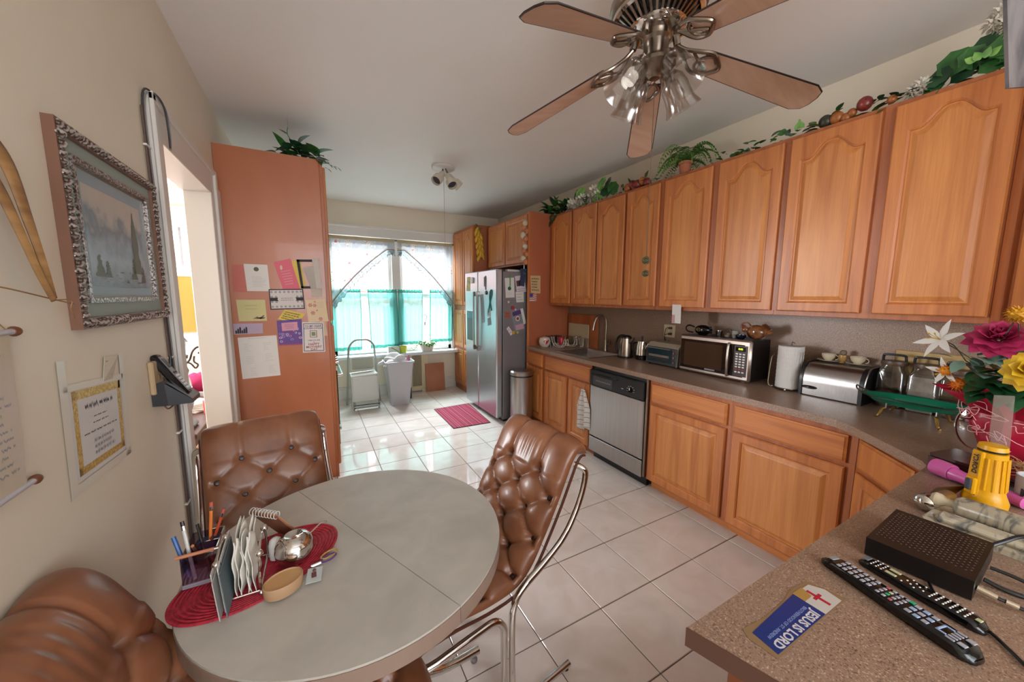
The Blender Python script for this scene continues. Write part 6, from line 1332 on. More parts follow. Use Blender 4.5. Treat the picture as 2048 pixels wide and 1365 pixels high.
# left end of the worktop
t = thing('ceramic_apple', 'white ceramic apple with a red heart-shaped patch at the far end of the worktop', 'ornament', (2.43, 3.60, K))
MB().lathe([(.0001, 0), (.04, 0), (.066, .03), (.07, .07), (.055, .108), (.025, .118), (.0001, .108)], (2.43, 3.60, K), n=28).build('apple_body', mat('white_glaze', '#cdbfae', .2), t, smooth=True)
m = MB(); 
def onb(a, z): r_ = .0725-.9*(z-.058)**2*6; return V((2.43+r_*math.cos(a), 3.60+r_*math.sin(a), K+z))
for k in range(12):
    a0_ = 3.9+k*.09; zt_ = .095-.02*abs(math.sin((k-3)*.5)); zb_ = .03+.055*(abs(k-5)/7)
    m.add([onb(a0_, zb_), onb(a0_+.09, zb_), onb(a0_+.09, zt_), onb(a0_, zt_)], [(0, 1, 2, 3)])
m.build('red_patch', mat('red_glaze', '#a3202e', .2), t, recalc=False)
t = thing('tumbler_rack', 'cluster of clear tumblers beside the white ceramic apple', 'glasses', (2.60, 3.62, K))
for k in range(9):
    x, y = 2.53+.07*(k % 3), 3.56+.06*(k//3)
    tt_ = MB().lathe([(.0001, .003), (.022, .003), (.024, 0), (.027, .12), (.0255, .12), (.022, .006), (.0001, .006)], (x, y, K), n=14)
    o = tt_.build('tumbler', ACR, smooth=True); tag(o, 'clear glass tumbler in the cluster beside the white ceramic apple', 'glass', 'clear tumblers at the far end of the worktop')
bpy.data.objects.remove(t)
t = thing('dish_rack', 'white wire dish rack with curled arms at the far end of the worktop', 'dish rack', (2.60, 3.42, K))
WIR = mat('white_wire', '#c9c2b4', .35)
for x in (2.50, 2.535, 2.66, 2.70):
    MB().tube(smooth_path([(x, 3.56, K+.12), (x, 3.54, K+.06), (x, 3.49, K+.02), (x, 3.42, K+.008), (x, 3.36, K+.02), (x, 3.325, K+.06), (x, 3.31, K+.10), (x, 3.29, K+.115), (x, 3.28, K+.09), (x, 3.28, K+.045)], 36), .0035, 6).build('wire_arm', WIR, t, smooth=True)
for k in range(7):
    y = 3.33+.033*k; MB().cyl((2.50, y, K+.02+.02*abs(k-3)/3), (2.70, y, K+.02+.02*abs(k-3)/3), .002, n=5).build('cross_wire', WIR, t)
tag(MB().lathe([(.0001, 0), (.028, 0), (.035, .085), (.033, .088), (.0001, .08)], (2.58, 3.47, K+.028), n=20).build('red_cup', mat('red_cup_plastic', '#b01428', .3), smooth=True), 'bright red plastic cup in the dish rack', 'cup')
FRO = pane('frosted_tub', (.86, .83, .78), .12, .3)
for i, (x, y, w_, h, lab) in enumerate(((2.78, 3.36, .07, .13, 'clear plastic tub behind the dish rack'), (2.76, 3.20-.0, .075, .115, 'clear plastic container with lid beside the sink'))):
    o = MB().ring_tube([rr4(x, y if i == 0 else 3.335-.01, w_*.85, .05, K+.006, .02), rr4(x, y if i == 0 else 3.325, w_, .06, K+h, .025)]) if False else MB().ring_tube([rr4(x, y+(.10 if i == 0 else .11), w_*.85, .045, K+.006, .02), rr4(x, y+(.10 if i == 0 else .11), w_, .055, K+h, .025)])
    tag(o.build('plastic_tub', FRO, smooth=True), lab, 'container')
tag(MB(Matrix.Translation((2.875, 3.44, K)) @ Matrix.Rotation(math.radians(-1), 4, 'Y')).prism([(-.008, -.28), (.004, -.28), (.004, .27), (-.008, .27)], .0, .385).build('cutting_board', noisy('orange_board', '#94502a', '#ad6438', (3, 9, 3), .4)), 'orange-brown cutting board standing behind the dish rack', 'cutting board')
tag(MB().box(2.845, 2.860, 3.30, 3.68, K, K+.27, .004).build('cutting_board', mat('cream_board', '#b4a386', .5)), 'cream plastic cutting board in front of the orange one', 'cutting board')
# outlet, cords, paper
t = thing('wall_outlet', 'beige double outlet plate with two plugged-in black cords', 'outlet', (2.892, 2.225, 1.17))
MB().box(2.886, 2.8925, 2.165, 2.285, 1.175, 1.29, .003).build('cover_plate', CREAM, t); MB().box(2.882, 2.886, 2.19, 2.215, 1.19, 1.275, .002).box(2.8835, 2.886, 2.24, 2.255, 1.21, 1.255, .002).build('socket', mat('ivory_plastic', '#bba988', .4), t)
for z in (1.262, 1.208):
    MB().box(2.855, 2.882, 2.188, 2.216, z-.010, z+.010, .004).build('plug', BLK, t)
for i, (z, x1) in enumerate(((1.262, 2.80), (1.208, 2.82))): MB().tube(smooth_path([(2.858, 2.205, z), (2.84, 2.225, z-.005), (2.838, 2.235, 1.19), (2.845, 2.235-.02*i, 1.13), (x1, 2.20-.03*i, K+.206)], 24), .0032, 6).build('cord', BLK, t, smooth=True)
t = thing('paper_note', 'white slip of paper hanging from the cabinet edge above the outlet', 'note', (2.568, 1.92, 1.33))
q = [(2.5665, 1.960, 1.335), (2.5665, 1.878, 1.335), (2.5665, 1.882, 1.485), (2.5665, 1.962, 1.485)]
o = MB().quadplate(q, .0008, (-1, 0, 0)).build('paper', PAPER, t); MB().add(strip(q, .0, .02, .35, .45, .0012), [(0, 1, 2, 3)]).build('pink_print', mat('faded_print', '#b58a90', .7), o, recalc=False); MB().lathe([(.0001, 0), (.003, 0), (.0001, .002)], bil(q, .5, .93), (-1, 0, 0), 8).build('pin', DGR, o)

# ------------------------------------------------------------------ fridge magnets and notes
def side_card(name, label, cat, q, m_, y=3.8285, scr=0, ink=INK, grp=None):
    q = [(a, y, b) for a, b in q]; t = thing(name, label, cat, q[0], 0, grp); o = MB().quadplate(q, .0008, (0, -1, 0)).build('sheet', m_, t)
    if scr: scribbles(q, scr, ink, 'print', o, wh=.35, seed=len(label), off=.0014)
    return t, o, q
FG = 'papers on the refrigerator side'
t, o, q = side_card('flyer', 'white flyer with a green keychain hanging over it, on the refrigerator side', 'flyer', [(2.02, 1.525), (2.14, 1.53), (2.13, 1.765), (2.005, 1.755)], PAPER, scr=0, grp=FG)
scribbles([bil(q, 0, .1), bil(q, 1, .1), bil(q, 1, .3), bil(q, 0, .3)], 3, INKL, 'print', o, seed=2)
t = thing('green_keychain', 'green strap keychain over the white flyer', 'keychain', (2.075, 3.82, 1.6))
MB().box(2.07, 2.082, 3.822, 3.826, 1.65, 1.80, .001).build('strap', mat('green_strap', '#3d8a4e', .6), t); MB().lathe([(.0001, 0), (.022, 0), (.022, .004), (.0001, .004)], (2.068, 3.826, 1.635), (0, -1, 0), 18).build('fob', mat('dark_green_fob', '#1d5a44', .4), t)
t, o, q = side_card('photo_flyer', 'pinkish white flyer with a brown photo, upper right of the refrigerator side', 'flyer', [(2.17, 1.585), (2.305, 1.60), (2.26, 1.80), (2.14, 1.78)], mat('pinkish_paper', '#cdbfc6', .6), scr=0, grp=FG, y=3.827)
dec(q, .08, .38, .92, .72, mat('brown_photo', '#5a3a3c', .4), 'photo_print', o); dec(q, .1, .06, .8, .1, INKL, 'print', o); dec(q, .1, .18, .9, .22, INKL, 'print', o)
side_card('appointment_card', 'small white card below the pinkish flyer on the refrigerator side', 'card', [(2.165, 1.47), (2.27, 1.475), (2.265, 1.60), (2.15, 1.595)], PAPER, scr=3, ink=mat('rose_ink', '#a3646a', .7), grp=FG, y=3.8282)
t, o, q = side_card('brochure', 'dark grey and pink brochure tilted on the refrigerator side', 'brochure', [(2.145, 1.115), (2.285, 1.14), (2.235, 1.40), (2.09, 1.36)], mat('grey_brochure', '#7b7d84', .5), grp=FG)
dec(q, .15, .05, .95, .30, mat('pink_brochure', '#b98fa0', .5), 'pink_block', o); dec(q, .1, .75, .9, .95, VIO, 'title_block', o)
MB().lathe([(.0001, 0), (.03, 0), (.03, .001), (.0001, .001)], bil(q, .5, .58, .001), (0, -1, 0), 20).build('white_oval', PAPER, o); MB().lathe([(.0001, 0), (.02, 0), (.02, .001), (.0001, .001)], bil(q, .5, .58, .002), (0, -1, 0), 20).build('red_oval', REDP, o)
side_card('receipt', 'long white receipt overlapping the tilted brochure', 'receipt', [(2.27, 1.20), (2.305, 1.215), (2.255, 1.40), (2.22, 1.39)], PAPER, y=3.827, grp=FG)
side_card('price_tag', 'white tag low on the refrigerator side', 'tag', [(2.09, 1.07), (2.125, 1.10), (2.06, 1.185), (2.03, 1.155)], mat('pinkish_paper', '#cdbfc6', .6), scr=2, y=3.8286, grp=FG)
side_card('brick_picture', 'small reddish picture at the left of the refrigerator side', 'picture', [(2.01, 1.29), (2.085, 1.28), (2.08, 1.36), (2.01, 1.36)], mat('brick_print', '#97543f', .6), scr=2, ink=mat('dark_brick', '#6a3528', .6), grp=FG)
for nm, lab, x, z, r_, mt in (('round_magnet', 'small round cream magnet below the white flyer', 2.055, 1.475, .014, CREAM), ('red_magnet', 'red magnet holding the top of the tilted brochure', 2.115, 1.405, .024, mat('red_magnet_plastic', '#a62232', .35)), ('yellow_magnet', 'yellow flower magnet at the lower left of the brochure', 2.125, 1.105, .022, mat('yellow_magnet', '#b8962c', .4)), ('pale_magnet', 'pale yellow magnet right of the yellow flower magnet', 2.18, 1.105, .018, mat('pale_magnet', '#b5a85e', .4)), ('white_magnet', 'pale round magnet beside the red magnet', 2.15, 1.385, .012, mat('pinkish_paper', '#cdbfc6', .6))):
    tag(MB().lathe([(.0001, 0), (r_, 0), (r_*.9, .006), (.0001, .008)], (x, 3.8255, z), (0, -1, 0), 12).build(nm, mt, smooth=True), lab, 'magnet')
t = thing('hanging_ornament', 'dark blue fabric ornament hanging in front of the refrigerator top', 'ornament', (2.235, 3.80, 1.7))
MB().tube([(2.25, 3.795, 1.95), (2.25, 3.80, 1.86)], .002, 5).build('hook_wire', SST, t); MB().quadplate([(2.19, 3.80, 1.68), (2.25, 3.80, 1.66), (2.275, 3.80, 1.80), (2.215, 3.80, 1.84)], .006).quadplate([(2.20, 3.80, 1.83), (2.29, 3.80, 1.83), (2.29, 3.80, 1.87), (2.20, 3.80, 1.87)], .006).build('blue_cloth', mat('navy_blue_cloth', '#22304a', .7), t)
# front magnets (x = 1.893 plane)
def front_card(name, label, cat, q, m_, scr=0, grp='papers on the refrigerator door'):
    q = [(1.8935, a, b) for a, b in q]; t = thing(name, label, cat, q[0], 0, grp); o = MB().quadplate(q, .0015, (-1, 0, 0)).build('sheet', m_, t)
    if scr: scribbles(q, scr, INK, 'print', o, wh=.4, seed=scr, off=.002)
    return t
front_card('green_picture', 'yellow-green picture strip on the far refrigerator door', 'picture', [(4.76, 1.61), (4.63, 1.61), (4.62, 1.80), (4.73, 1.80)], noisy('yellow_green_print', '#7c8a4c', '#c0b04a', (20, 20, 20), .5))
tag(MB().box(1.875, 1.893, 4.50, 4.58, 1.71, 1.79, .01).build('kitchen_timer', WHT, smooth=True), 'white square timer on the far refrigerator door', 'timer')
front_card('long_list', 'long narrow grey list on the near refrigerator door beside the handle', 'note', [(4.235, 1.20), (4.15, 1.22), (4.20, 1.57), (4.29, 1.56)], mat('grey_paper', '#9aa0a8', .6), 12)
tag(MB().box(1.886, 1.893, 4.115, 4.127, 1.62, 1.79, .002).box(1.888, 1.893, 4.155, 4.165, 1.66, 1.78, .002).build('magnet_clip', BLK), 'long black magnet bar on the near refrigerator door', 'magnet')
tag(MB().lathe([(.0001, 0), (.026, 0), (.022, .012), (.0001, .014)], (1.893, 4.10, 1.585), (-1, 0, 0), 12).build('black_magnet', BLK, smooth=True), 'round black magnet under the long black bar', 'magnet')
t = tag(MB().tube(smooth_path([(1.889, 4.04, 1.34), (1.889, 4.00, 1.46), (1.889, 3.945, 1.57), (1.889, 3.95, 1.615), (1.889, 3.985, 1.60), (1.889, 4.0, 1.50), (1.889, 3.955, 1.37)], 30), .007, 6).build('awareness_ribbon', mat('teal_ribbon', '#2d7f80', .5), smooth=True), 'teal looped ribbon magnet on the near refrigerator door', 'magnet')
front_card('small_card', 'small grey card below the teal ribbon', 'card', [(4.06, 1.18), (3.96, 1.20), (3.985, 1.29), (4.07, 1.27)], mat('grey_card', '#8d959b', .6), 3)
front_card('clip_note', 'white note with clip right under the teal ribbon', 'note', [(4.08, 1.30), (3.98, 1.29), (3.985, 1.37), (4.07, 1.40)], mat('pale_note', '#b3b8bd', .6), 2)
# panel papers
t, o, q = side_card('handwritten_note', 'yellowed note with large black handwriting on the tall side panel', 'note', [(2.318, 1.585), (2.452, 1.578), (2.450, 1.792), (2.306, 1.790)], mat('yellowed_paper', '#c4a677', .6), y=3.7425)
scribbles(q, 5, BLP, 'handwriting', o, wh=.7, seed=3, dens=5)
t, o, q = side_card('flag_sticker', 'small american flag sticker below the handwritten note', 'sticker', [(2.297, 1.488), (2.395, 1.488), (2.395, 1.575), (2.297, 1.575)], mat('flag_white', '#c9c2c0', .6), y=3.7425)
for k in range(4):
    m = MB(); m.grid(lambda u, v: (2.297+.098*u, 3.7411, 1.50+k*.021+.010*v+.006*math.sin(u*5)), 10, 1); m.build('red_stripe', mat('flag_red', '#a2303c', .6), o, recalc=False)
MB().quadplate([(2.297, 3.7413, 1.535), (2.345, 3.7413, 1.54), (2.345, 3.7413, 1.576), (2.297, 3.7413, 1.575)], .0004, (0, -1, 0)).build('blue_canton', mat('flag_blue', '#2c3a78', .6), o)
# corn and garlic strings
t = thing('corn_string', 'hanging bunch of yellow plastic corn on the pantry side', 'ornament', (2.16, 4.94, 2.1))
YC = noisy('corn_yellow', '#c28a1c', '#d8b030', (60, 60, 60), .45, 2, bump=.5)
for k in range(13):
    z = 2.52-.030*k; sd_ = ((k % 3)-1)*.042; x = 2.15+.003*k; MB().tube([(x, 4.935, z), (x+sd_*.5, 4.925, z-.04), (x+sd_, 4.92, z-.09), (x+sd_*1.2, 4.92, z-.125)], [.013, .024, .024, .007], 10).build('corn_cob', YC, t, smooth=True)
for k in range(7): MB().leaf((2.15+.01*k, 4.925, 2.53-.05*k), (.6*((k % 2)*2-1), -.2, .5), (0, -1, 0), .06, .025, .2).build('husk_leaf', GREEN, t, smooth=True, recalc=False)
t = thing('garlic_string', 'hanging string of pink vegetables and garlic on the over-fridge cabinet', 'ornament', (2.265, 3.80, 1.95))
GP = mat('garlic_white', '#c2b39a', .5); SAL = mat('salmon_vegetable', '#b8704c', .5)
for k in range(11):
    z = 2.40-.045*k; MB().ball((2.262+.010*((k % 3)-1), 3.80+.02*((k % 2)*2-1), z), .032+.006*(k % 2), 12, sz=1.1).build('bulb', SAL if k % 3 else GP, t, smooth=True)
    MB().leaf((2.25, 3.80, z-.02), (-.2, .8*((k % 2)*2-1), .2), (-1, 0, 0), .05, .022, .2).build('leaf', GREEN, t, smooth=True, recalc=False)

# ------------------------------------------------------------------ peninsula things
def to_T(o, d, up=(0, 0, 1)):
    return frame_T(o, d, V(up).cross(V(d)))
t = thing('cable_box', 'black cable television box with a perforated top on the peninsula', 'cable box', (1.23, .21, K))
bp = [(1.339, .297), (1.348, .138), (1.126, .130), (1.116, .289)]; DBR = mat('dark_maroon_plastic', '#0e0909', .4)
MB().prism(bp, K+.003, K+.045).build('box_body', DBR, t)
for x, y in ((1.32, .28), (1.33, .155), (1.14, .147), (1.13, .272)): MB().cyl((x, y, K), (x, y, K+.004), .008, n=8).build('foot', BLK, t)
hole = None; A, B_, D_ = V((1.116, .289, 0)), V((1.126, .130, 0)), V((1.339, .297, 0))
HM = mat('vent_hole', '#050405', .9); HL = mat('vent_rim', '#5b4c4a', .4)
for i in range(22):
    for j in range(13):
        p = A+(B_-A)*(.06+.88*(i/21))+(D_-A)*(.16+.78*((j+.5*(i % 2))/13)); p.z = K+.0452
        if hole is None: hole = MB().lathe([(.0001, 0), (.0017, 0), (.0012, .0004), (.0001, .0002)], n=6).build('vent_dimple', HL, t, world=False); o = hole
        else: o = hole.copy(); COL.objects.link(o); o.parent = t
        o.location = p-V(t.location)
for i, (lab, pts, r_) in enumerate((('thick black cable arching up behind the cable box over the marble', [(1.335, .150, K+.03), (1.365, .128, K+.05), (1.385, .105, K+.07), (1.39, .07, K+.075), (1.37, .02, K+.05), (1.36, -.05, K+.006)], .0042),
        ('black cable leaving the cable box near the bar code end', [(1.27, .130, K+.02), (1.275, .10, K+.018), (1.28, .06, K+.012), (1.29, .0, K+.006), (1.30, -.06, K+.006)], .004),
        ('black flat cable lying under the cable box edge', [(1.22, .130, K+.012), (1.225, .10, K+.006), (1.24, .05, K+.005), (1.25, -.05, K+.005)], .005),
        ('coaxial cable with a silver connector plugged into the cable box', [(1.155, .130, K+.02), (1.16, .105, K+.015), (1.172, .07, K+.009), (1.18, .03, K+.006), (1.18, -.05, K+.006)], .0035),
        ('thin black cable curling past the remote controls', [(1.118, .185, K+.004), (1.085, .17, K+.004), (1.065, .14, K+.004), (1.05, .10, K+.004), (1.02, .07, K+.004), (.99, .04, K+.004), (.97, -.02, K+.004)], .003))):
    t = thing('cable', lab, 'cable', pts[0]); MB().tube(smooth_path(pts, 30), r_, 8).build('cable_run', BLK, t, smooth=True)
    if i == 3:
        MB().cyl(V(pts[0])+V((0, .0, 0)), V(pts[1]), .006, n=10).build('connector', mat('silver_connector', '#b7a892', .3, .6), t); MB().cyl((1.163, .095, K+.0135), (1.167, .08, K+.011), .0055, n=10).build('connector', mat('silver_connector', '#b7a892', .3, .6), t)
# remotes
def remote(name, label, o, d, L, W, H, keys, lit):
    d = V(d).normalized(); T = to_T(o, d); t = thing(name, label, 'remote control', o)
    m = MB(T); US = [0, .012, .03, .06, .12, .25, .4, .55, .7, .82, .9, .95, .975, .99, 1]; N = 14; rings = []
    for i in range(N+1):
        u = US[i]; w_ = W*(.68+.32*min(1, u*1.7))*(max(.62, math.sin(min(1, min(u, 1-u)*14)*PI/2)**.5) if 0 < u < 1 else .45); h = H*(math.sin(min(1, min(u, 1-u)*9)*PI/2)**.5 if 0 < u < 1 else .4)
        rings.append([(L*u, w_/2*cx_, h*cz) for cx_, cz in ((-.8, 0), (.8, 0), (1, .4), (.92, .85), (.75, 1), (-.75, 1), (-.92, .85), (-1, .4))])
    m.ring_tube(rings).build('shell', BLKG, t, smooth=True)
    for (u, v, a, b, mt) in keys:
        MB(T).box(L*u-a/2, L*u+a/2, W*v-b/2, W*v+b/2, H*.98, H*.98+.002, .0012).build('key', mt, t)
    return t
KW = mat('key_grey', '#9a9aa4', .4); KB = mat('key_blue_grey', '#8fa3c4', .4); KG = mat('key_green', '#1f9c72', .4); KR = mat('key_red', '#b0545a', .4); KY = mat('key_pale', '#b3b58c', .4); KK = mat('key_dark', '#3d3a42', .3)
keys = [(.08, .0, .010, .020, mat('key_label', '#8a8788', .5))]
for r_ in range(6):
    for c_ in range(3): keys.append((.16+.045*r_, (c_-1)*.25, .007, .009, KW))
for r_ in range(4):
    for c_ in range(4): keys.append((.45+.042*r_, (c_-1.5)*.2, .006, .007, {5: KG, 6: KY, 8: KR, 3: KR}.get(r_*4+c_, KW)))
for r_ in range(3):
    for c_ in range(3): keys.append((.64+.05*r_, (c_-1)*.27, .009, .009, KB if (r_+c_) % 2 else KW))
keys += [(.60, .32, .008, .008, KG), (.80, .0, .004, .026, KB), (.82, .22, .014, .004, KB), (.82, -.22, .014, .004, KB)]+[(.875, (c_-2)*.15, .012, .005, KW) for c_ in range(5)]+[(.93, -.22, .011, .010, KW), (.93, .22, .011, .010, KW)]
remote('remote_control', 'long black remote control with many grey keys, nearest on the peninsula', (1.005, .325, K), (-.065, -.235, 0), .245, .052, .022, keys, 0)
k2 = [(.06, 0, .012, .018, mat('grey_window', '#63656a', .2))]
for r_ in range(3):
    for c_ in range(4): k2.append((.13+.045*r_, (c_-1.5)*.2, .003, .004, WHT))
k2 += [(.30, .2, .018, .008, KY), (.30, -.22, .018, .008, KY)]+[(.40+.02*r_, ((r_*7) % 5-2)*.16, .003, .004, WHT) for r_ in range(9)]
for r_ in range(6):
    for c_ in range(4): k2.append((.62+.05*r_, (c_-1.5)*.2, .003, .005, WHT))
k2 += [(.94, .0, .008, .010, KY)]
remote('remote_control', 'slimmer black remote with tiny white keys, tucked beside the cable box', (1.075, .283, K), (-.035, -.18, 0), .19, .040, .018, k2, 0)
# sticker
t = thing('bumper_sticker', 'blue and white JESUS IS LORD sticker on the peninsula near its corner', 'sticker', (.78, .28, K))
TAPY = mat('yellowed_tape', '#84694a', .45)
MB().prism([(.655, .255), (.80, .2555), (.912, .253), (.914, .27), (.897, .315), (.84, .320), (.80, .312), (.72, .310), (.66, .316), (.650, .30)], K, K+.0003).build('yellowed_backing', TAPY, t)
bs = [(.664, .259), (.833, .257), (.833, .311), (.668, .303)]
MB().prism(bs, K+.0003, K+.0007).build('blue_field', mat('sticker_blue', '#0c2c6e', .3), t)
MB().prism([(.833, .257), (.90, .256), (.905, .285), (.89, .308), (.833, .311)], K+.0003, K+.0006).build('white_field', mat('sticker_white', '#b9b2aa', .4), t)
MB().prism([(.833, .290), (.86, .290), (.868, .311), (.833, .313)], K+.0006, K+.0009).build('torn_corner', mat('tan_tape', '#a07a3e', .5), t)
RC = mat('cross_red', '#a5162e', .5)
MB().box(.864, .871, .262, .302, K+.0006, K+.0009).build('red_cross', RC, t); MB().box(.856, .880, .2805, .2865, K+.0007, K+.00105).build('red_cross_bar', RC, t)
SW = mat('sticker_lettering', '#c4bfc0', .5); Tt = lambda x, y: frame_T((x, y, K+.0008), (-1, 0, 0), (0, -1, 0))
text_mesh('JESUS IS LORD', .0205, SW, 'large_lettering', t, Tt(.749, .2685), .0001, sx=1.13, bold=.0006)
text_mesh('BROTHERHOOD OF ST. ANDREW', .0085, mat('pale_blue_lettering', '#8796bf', .5), 'small_lettering', t, Tt(.75, .2835), .0001, sx=1.05)
scribbles([(.87, .272, K+.0006), (.90, .272, K+.0006), (.90, .262, K+.0006), (.87, .262, K+.0006)], 3, INK, 'crest_print', t, off=.0004, wh=.5, dens=3)
# marble board and rolling pin
MAR = noisy('grey_veined_marble', '#6e6c66', '#b4a892', (9, 22, 9), .25, 7, .34, .48, bump=.02, dist=2.2)
t = thing('marble_board', 'veined cream marble rolling-pin stand behind the cable box', 'board', (1.5, .16, K))
MB().prism([(1.405, .255), (1.43, .268), (1.545, .262), (1.562, .25), (1.575, -.10), (1.41, -.10)], K, K+.014).build('slab', MAR, t)
MB().box(1.425, 1.475, -.09, .246, K+.014, K+.034, .008).build('rail', MAR, t)
t = thing('rolling_pin', 'marble rolling pin lying on the marble stand', 'rolling pin', (1.515, .22, K+.03))
MB().lathe([(.0001, 0), (.012, .001), (.018, .008), (.018, .018), (.011, .028), (.011, .045), (.0001, .045)], (1.512, .272, K+.044), (-.04, -1, 0), 24).build('handle', mat('cream_marble_handle', '#b9aa8e', .3), t, smooth=True)
MB().lathe([(.0001, .045), (.020, .045), (.028, .055), (.028, .32), (.0001, .32)], (1.512, .272, K+.044), (-.04, -1, 0), 32).build('roller', MAR, t, smooth=True)
# torches
t = thing('silver_torch', 'silver-headed torch lying beside the marble stand', 'flashlight', (1.6, .26, K))
MB().lathe([(.0001, 0), (.014, .002), (.022, .010), (.024, .035), (.016, .06), (.0001, .06)], (1.49, .285, K+.024), (.97, -.20, 0), 20).build('torch_head', CHR, t, smooth=True)
MB().lathe([(.0001, .058), (.017, .058), (.018, .13), (.014, .14), (.0001, .14)], (1.49, .285, K+.024), (.97, -.20, 0), 18).build('torch_barrel', mat('bronze_barrel', '#8a6a3a', .3, .6), t, smooth=True)
t = thing('metal_spatula', 'flat grey metal blade leaning by the yellow torch', 'spatula', (1.68, .26, K)); MB().add([(1.61, .300, K+.004), (1.69, .262, K+.004), (1.71, .24, K+.04), (1.63, .285, K+.034), (1.61, .300, K+.006), (1.69, .262, K+.006), (1.71, .24, K+.042), (1.63, .285, K+.036)], [(0, 1, 2, 3), (4, 5, 6, 7), (0, 1, 5, 4), (1, 2, 6, 5), (2, 3, 7, 6), (3, 0, 4, 7)]).build('blade', NICK, t)
YT = mat('yellow_plastic', '#d69a0e', .3)
t = thing('yellow_torch', 'ribbed yellow torch standing on its head on the peninsula', 'flashlight', (1.70, .205, K))
fo = V((1.70, .205, K+.0015)); axz = V((-.03, .0, 1))
MB().lathe([(.0001, 0), (.043, 0), (.045, .02), (.038, .04), (.034, .055), (.030, .165), (.0001, .17)], fo, axz, 28).build('torch_body', YT, t, smooth=True)
for k in range(14):
    a = 2*PI*k/14; q = Matrix.Rotation(a, 3, 'Z') @ V((1, 0, 0)); MB().tube([fo+q*.035+V((0, 0, .055)), fo+q*.0315+V((-.0045, 0, .15))], .0035, 6).build('grip_rib', YT, t, smooth=True)
MB().lathe([(.0001, .168), (.028, .168), (.028, .173), (.0001, .173)], fo, axz, 24).build('seal_ring', BLK, t, smooth=True); MB().lathe([(.0001, .173), (.029, .173), (.027, .185), (.0001, .187)], fo, axz, 24).build('tail_cap', YT, t, smooth=True)
md = V((-.80, .55, 0)).normalized(); ms = V((-md.y, md.x, 0))
Tm = Matrix.Translation(fo) @ frame_T((0, 0, 0), ms, (0, 0, 1))
MB(frame_T(fo+md*.034, V((0, 0, 1)), ms)).box(.02, .165, -.014, .014, -.006, .006, .003).build('flat_panel', YT, t)
MB(frame_T(fo+md*.042, V((0, 0, 1)), ms)).box(.035, .085, -.012, .012, -.006, .006, .003).build('switch_housing', YT, t); MB(frame_T(fo+md*.050, V((0, 0, 1)), ms)).box(.048, .080, -.007, .007, -.004, .006, .002).build('switch', mat('slate_switch', '#3a4048', .5), t)
text_mesh('DORCY', .017, BLP, 'lettering', t, frame_T(fo+md*.0405+V((-.003, 0, .128)), (-.03, 0, 1), -(V((0, 0, 1)).cross(md)*-1)), .0002, bold=.0005)
PNK = mat('pink_plastic', '#c45a9a', .3)
t = thing('pink_torch', 'pink plastic torch lying in front of the dark wooden box', 'flashlight', (1.8, .24, K))
MB().lathe([(.0001, 0), (.026, 0), (.0275, .01), (.026, .05), (.0001, .05)], (1.862, .338, K+.028), (-.45, -.89, -.02), 24).build('torch_head', PNK, t, smooth=True); MB().lathe([(.0001, .052), (.022, .052), (.019, .075), (.018, .22), (.0001, .225)], (1.862, .338, K+.026), (-.45, -.89, -.02), 20).build('torch_barrel', PNK, t, smooth=True)
t = thing('dark_wooden_box', 'dark reddish-brown lacquered box behind the pink torch', 'box', (1.98, .25, K)); DBX = mat('dark_lacquer', '#3a1c1a', .2)
MB().prism([(1.925, .368), (2.065, .335), (1.975, .055), (1.835, .10)], K, K+.040).build('box_base', DBX, t); MB().prism([(1.930, .366), (2.062, .333), (1.973, .057), (1.838, .098)], K+.0415, K+.052).build('box_lid', DBX, t)
t = thing('painted_mug', 'white mug painted with black brush letters MA', 'mug', (1.80, .128, K))
MB().lathe([(.0001, 0), (.036, 0), (.040, .004), (.042, .095), (.039, .095), (.037, .008), (.0001, .008)], (1.80, .128, K), n=32).build('mug_body', mat('mug_glaze', '#c4c2c4', .15), t, smooth=True)
cd = V((-1.80, -.128, 0)).normalized(); cd = (Matrix.Rotation(-.22, 3, 'Z') @ cd); sd = V((0, 0, 1)).cross(cd)
text_mesh('MA', .034, BLP, 'brush_letters', t, frame_T(V((1.80, .128, K+.048))+cd*.0425, sd, (0, 0, 1)), .0004, bold=.0008, sx=.85); text_mesh('d', .026, BLP, 'brush_letters', t, frame_T(V((1.80, .128, K+.078))+cd*.0425+sd*-.002, sd, (0, 0, 1)), .0004, sx=.8)
# wrapped flower basket
t = thing('flower_basket', 'artificial bouquet in a red-wrapped basket at the right edge of the photo', 'flowers', (2.12, .215, K+.05))
RW = mat('red_foil_wrap', '#9e1830', .25); bcx, bcy = 2.14, .215
m = MB(); n = 40; rings = []
for (r_, z, am) in ((.075, K+.055, .0), (.085, K+.10, .04), (.105, K+.16, .07), (.095, K+.20, .10), (.14, K+.255, .22), (.155, K+.275, .28)):
    rings.append([(bcx+(r_*(1+am*math.sin(9*a)+am*.6*math.sin(17*a+1)))*math.cos(a), bcy+(r_*(1+am*math.sin(9*a)+am*.6*math.sin(17*a+1)))*math.sin(a), z+.02*am*10*.1*math.sin(7*a)) for a in [2*PI*k/n for k in range(n)]])
m.ring_tube(rings, cap=False); m.build('foil_wrap', RW, t, smooth=True, recalc=False, solid=.001)
MB().lathe([(.0001, -.0), (.075, 0), (.078, .01), (.0001, .012)], (bcx, bcy, K+.045), n=28).build('basket_base', mat('wicker', '#7a5232', .7), t)
rg = random.Random(77)
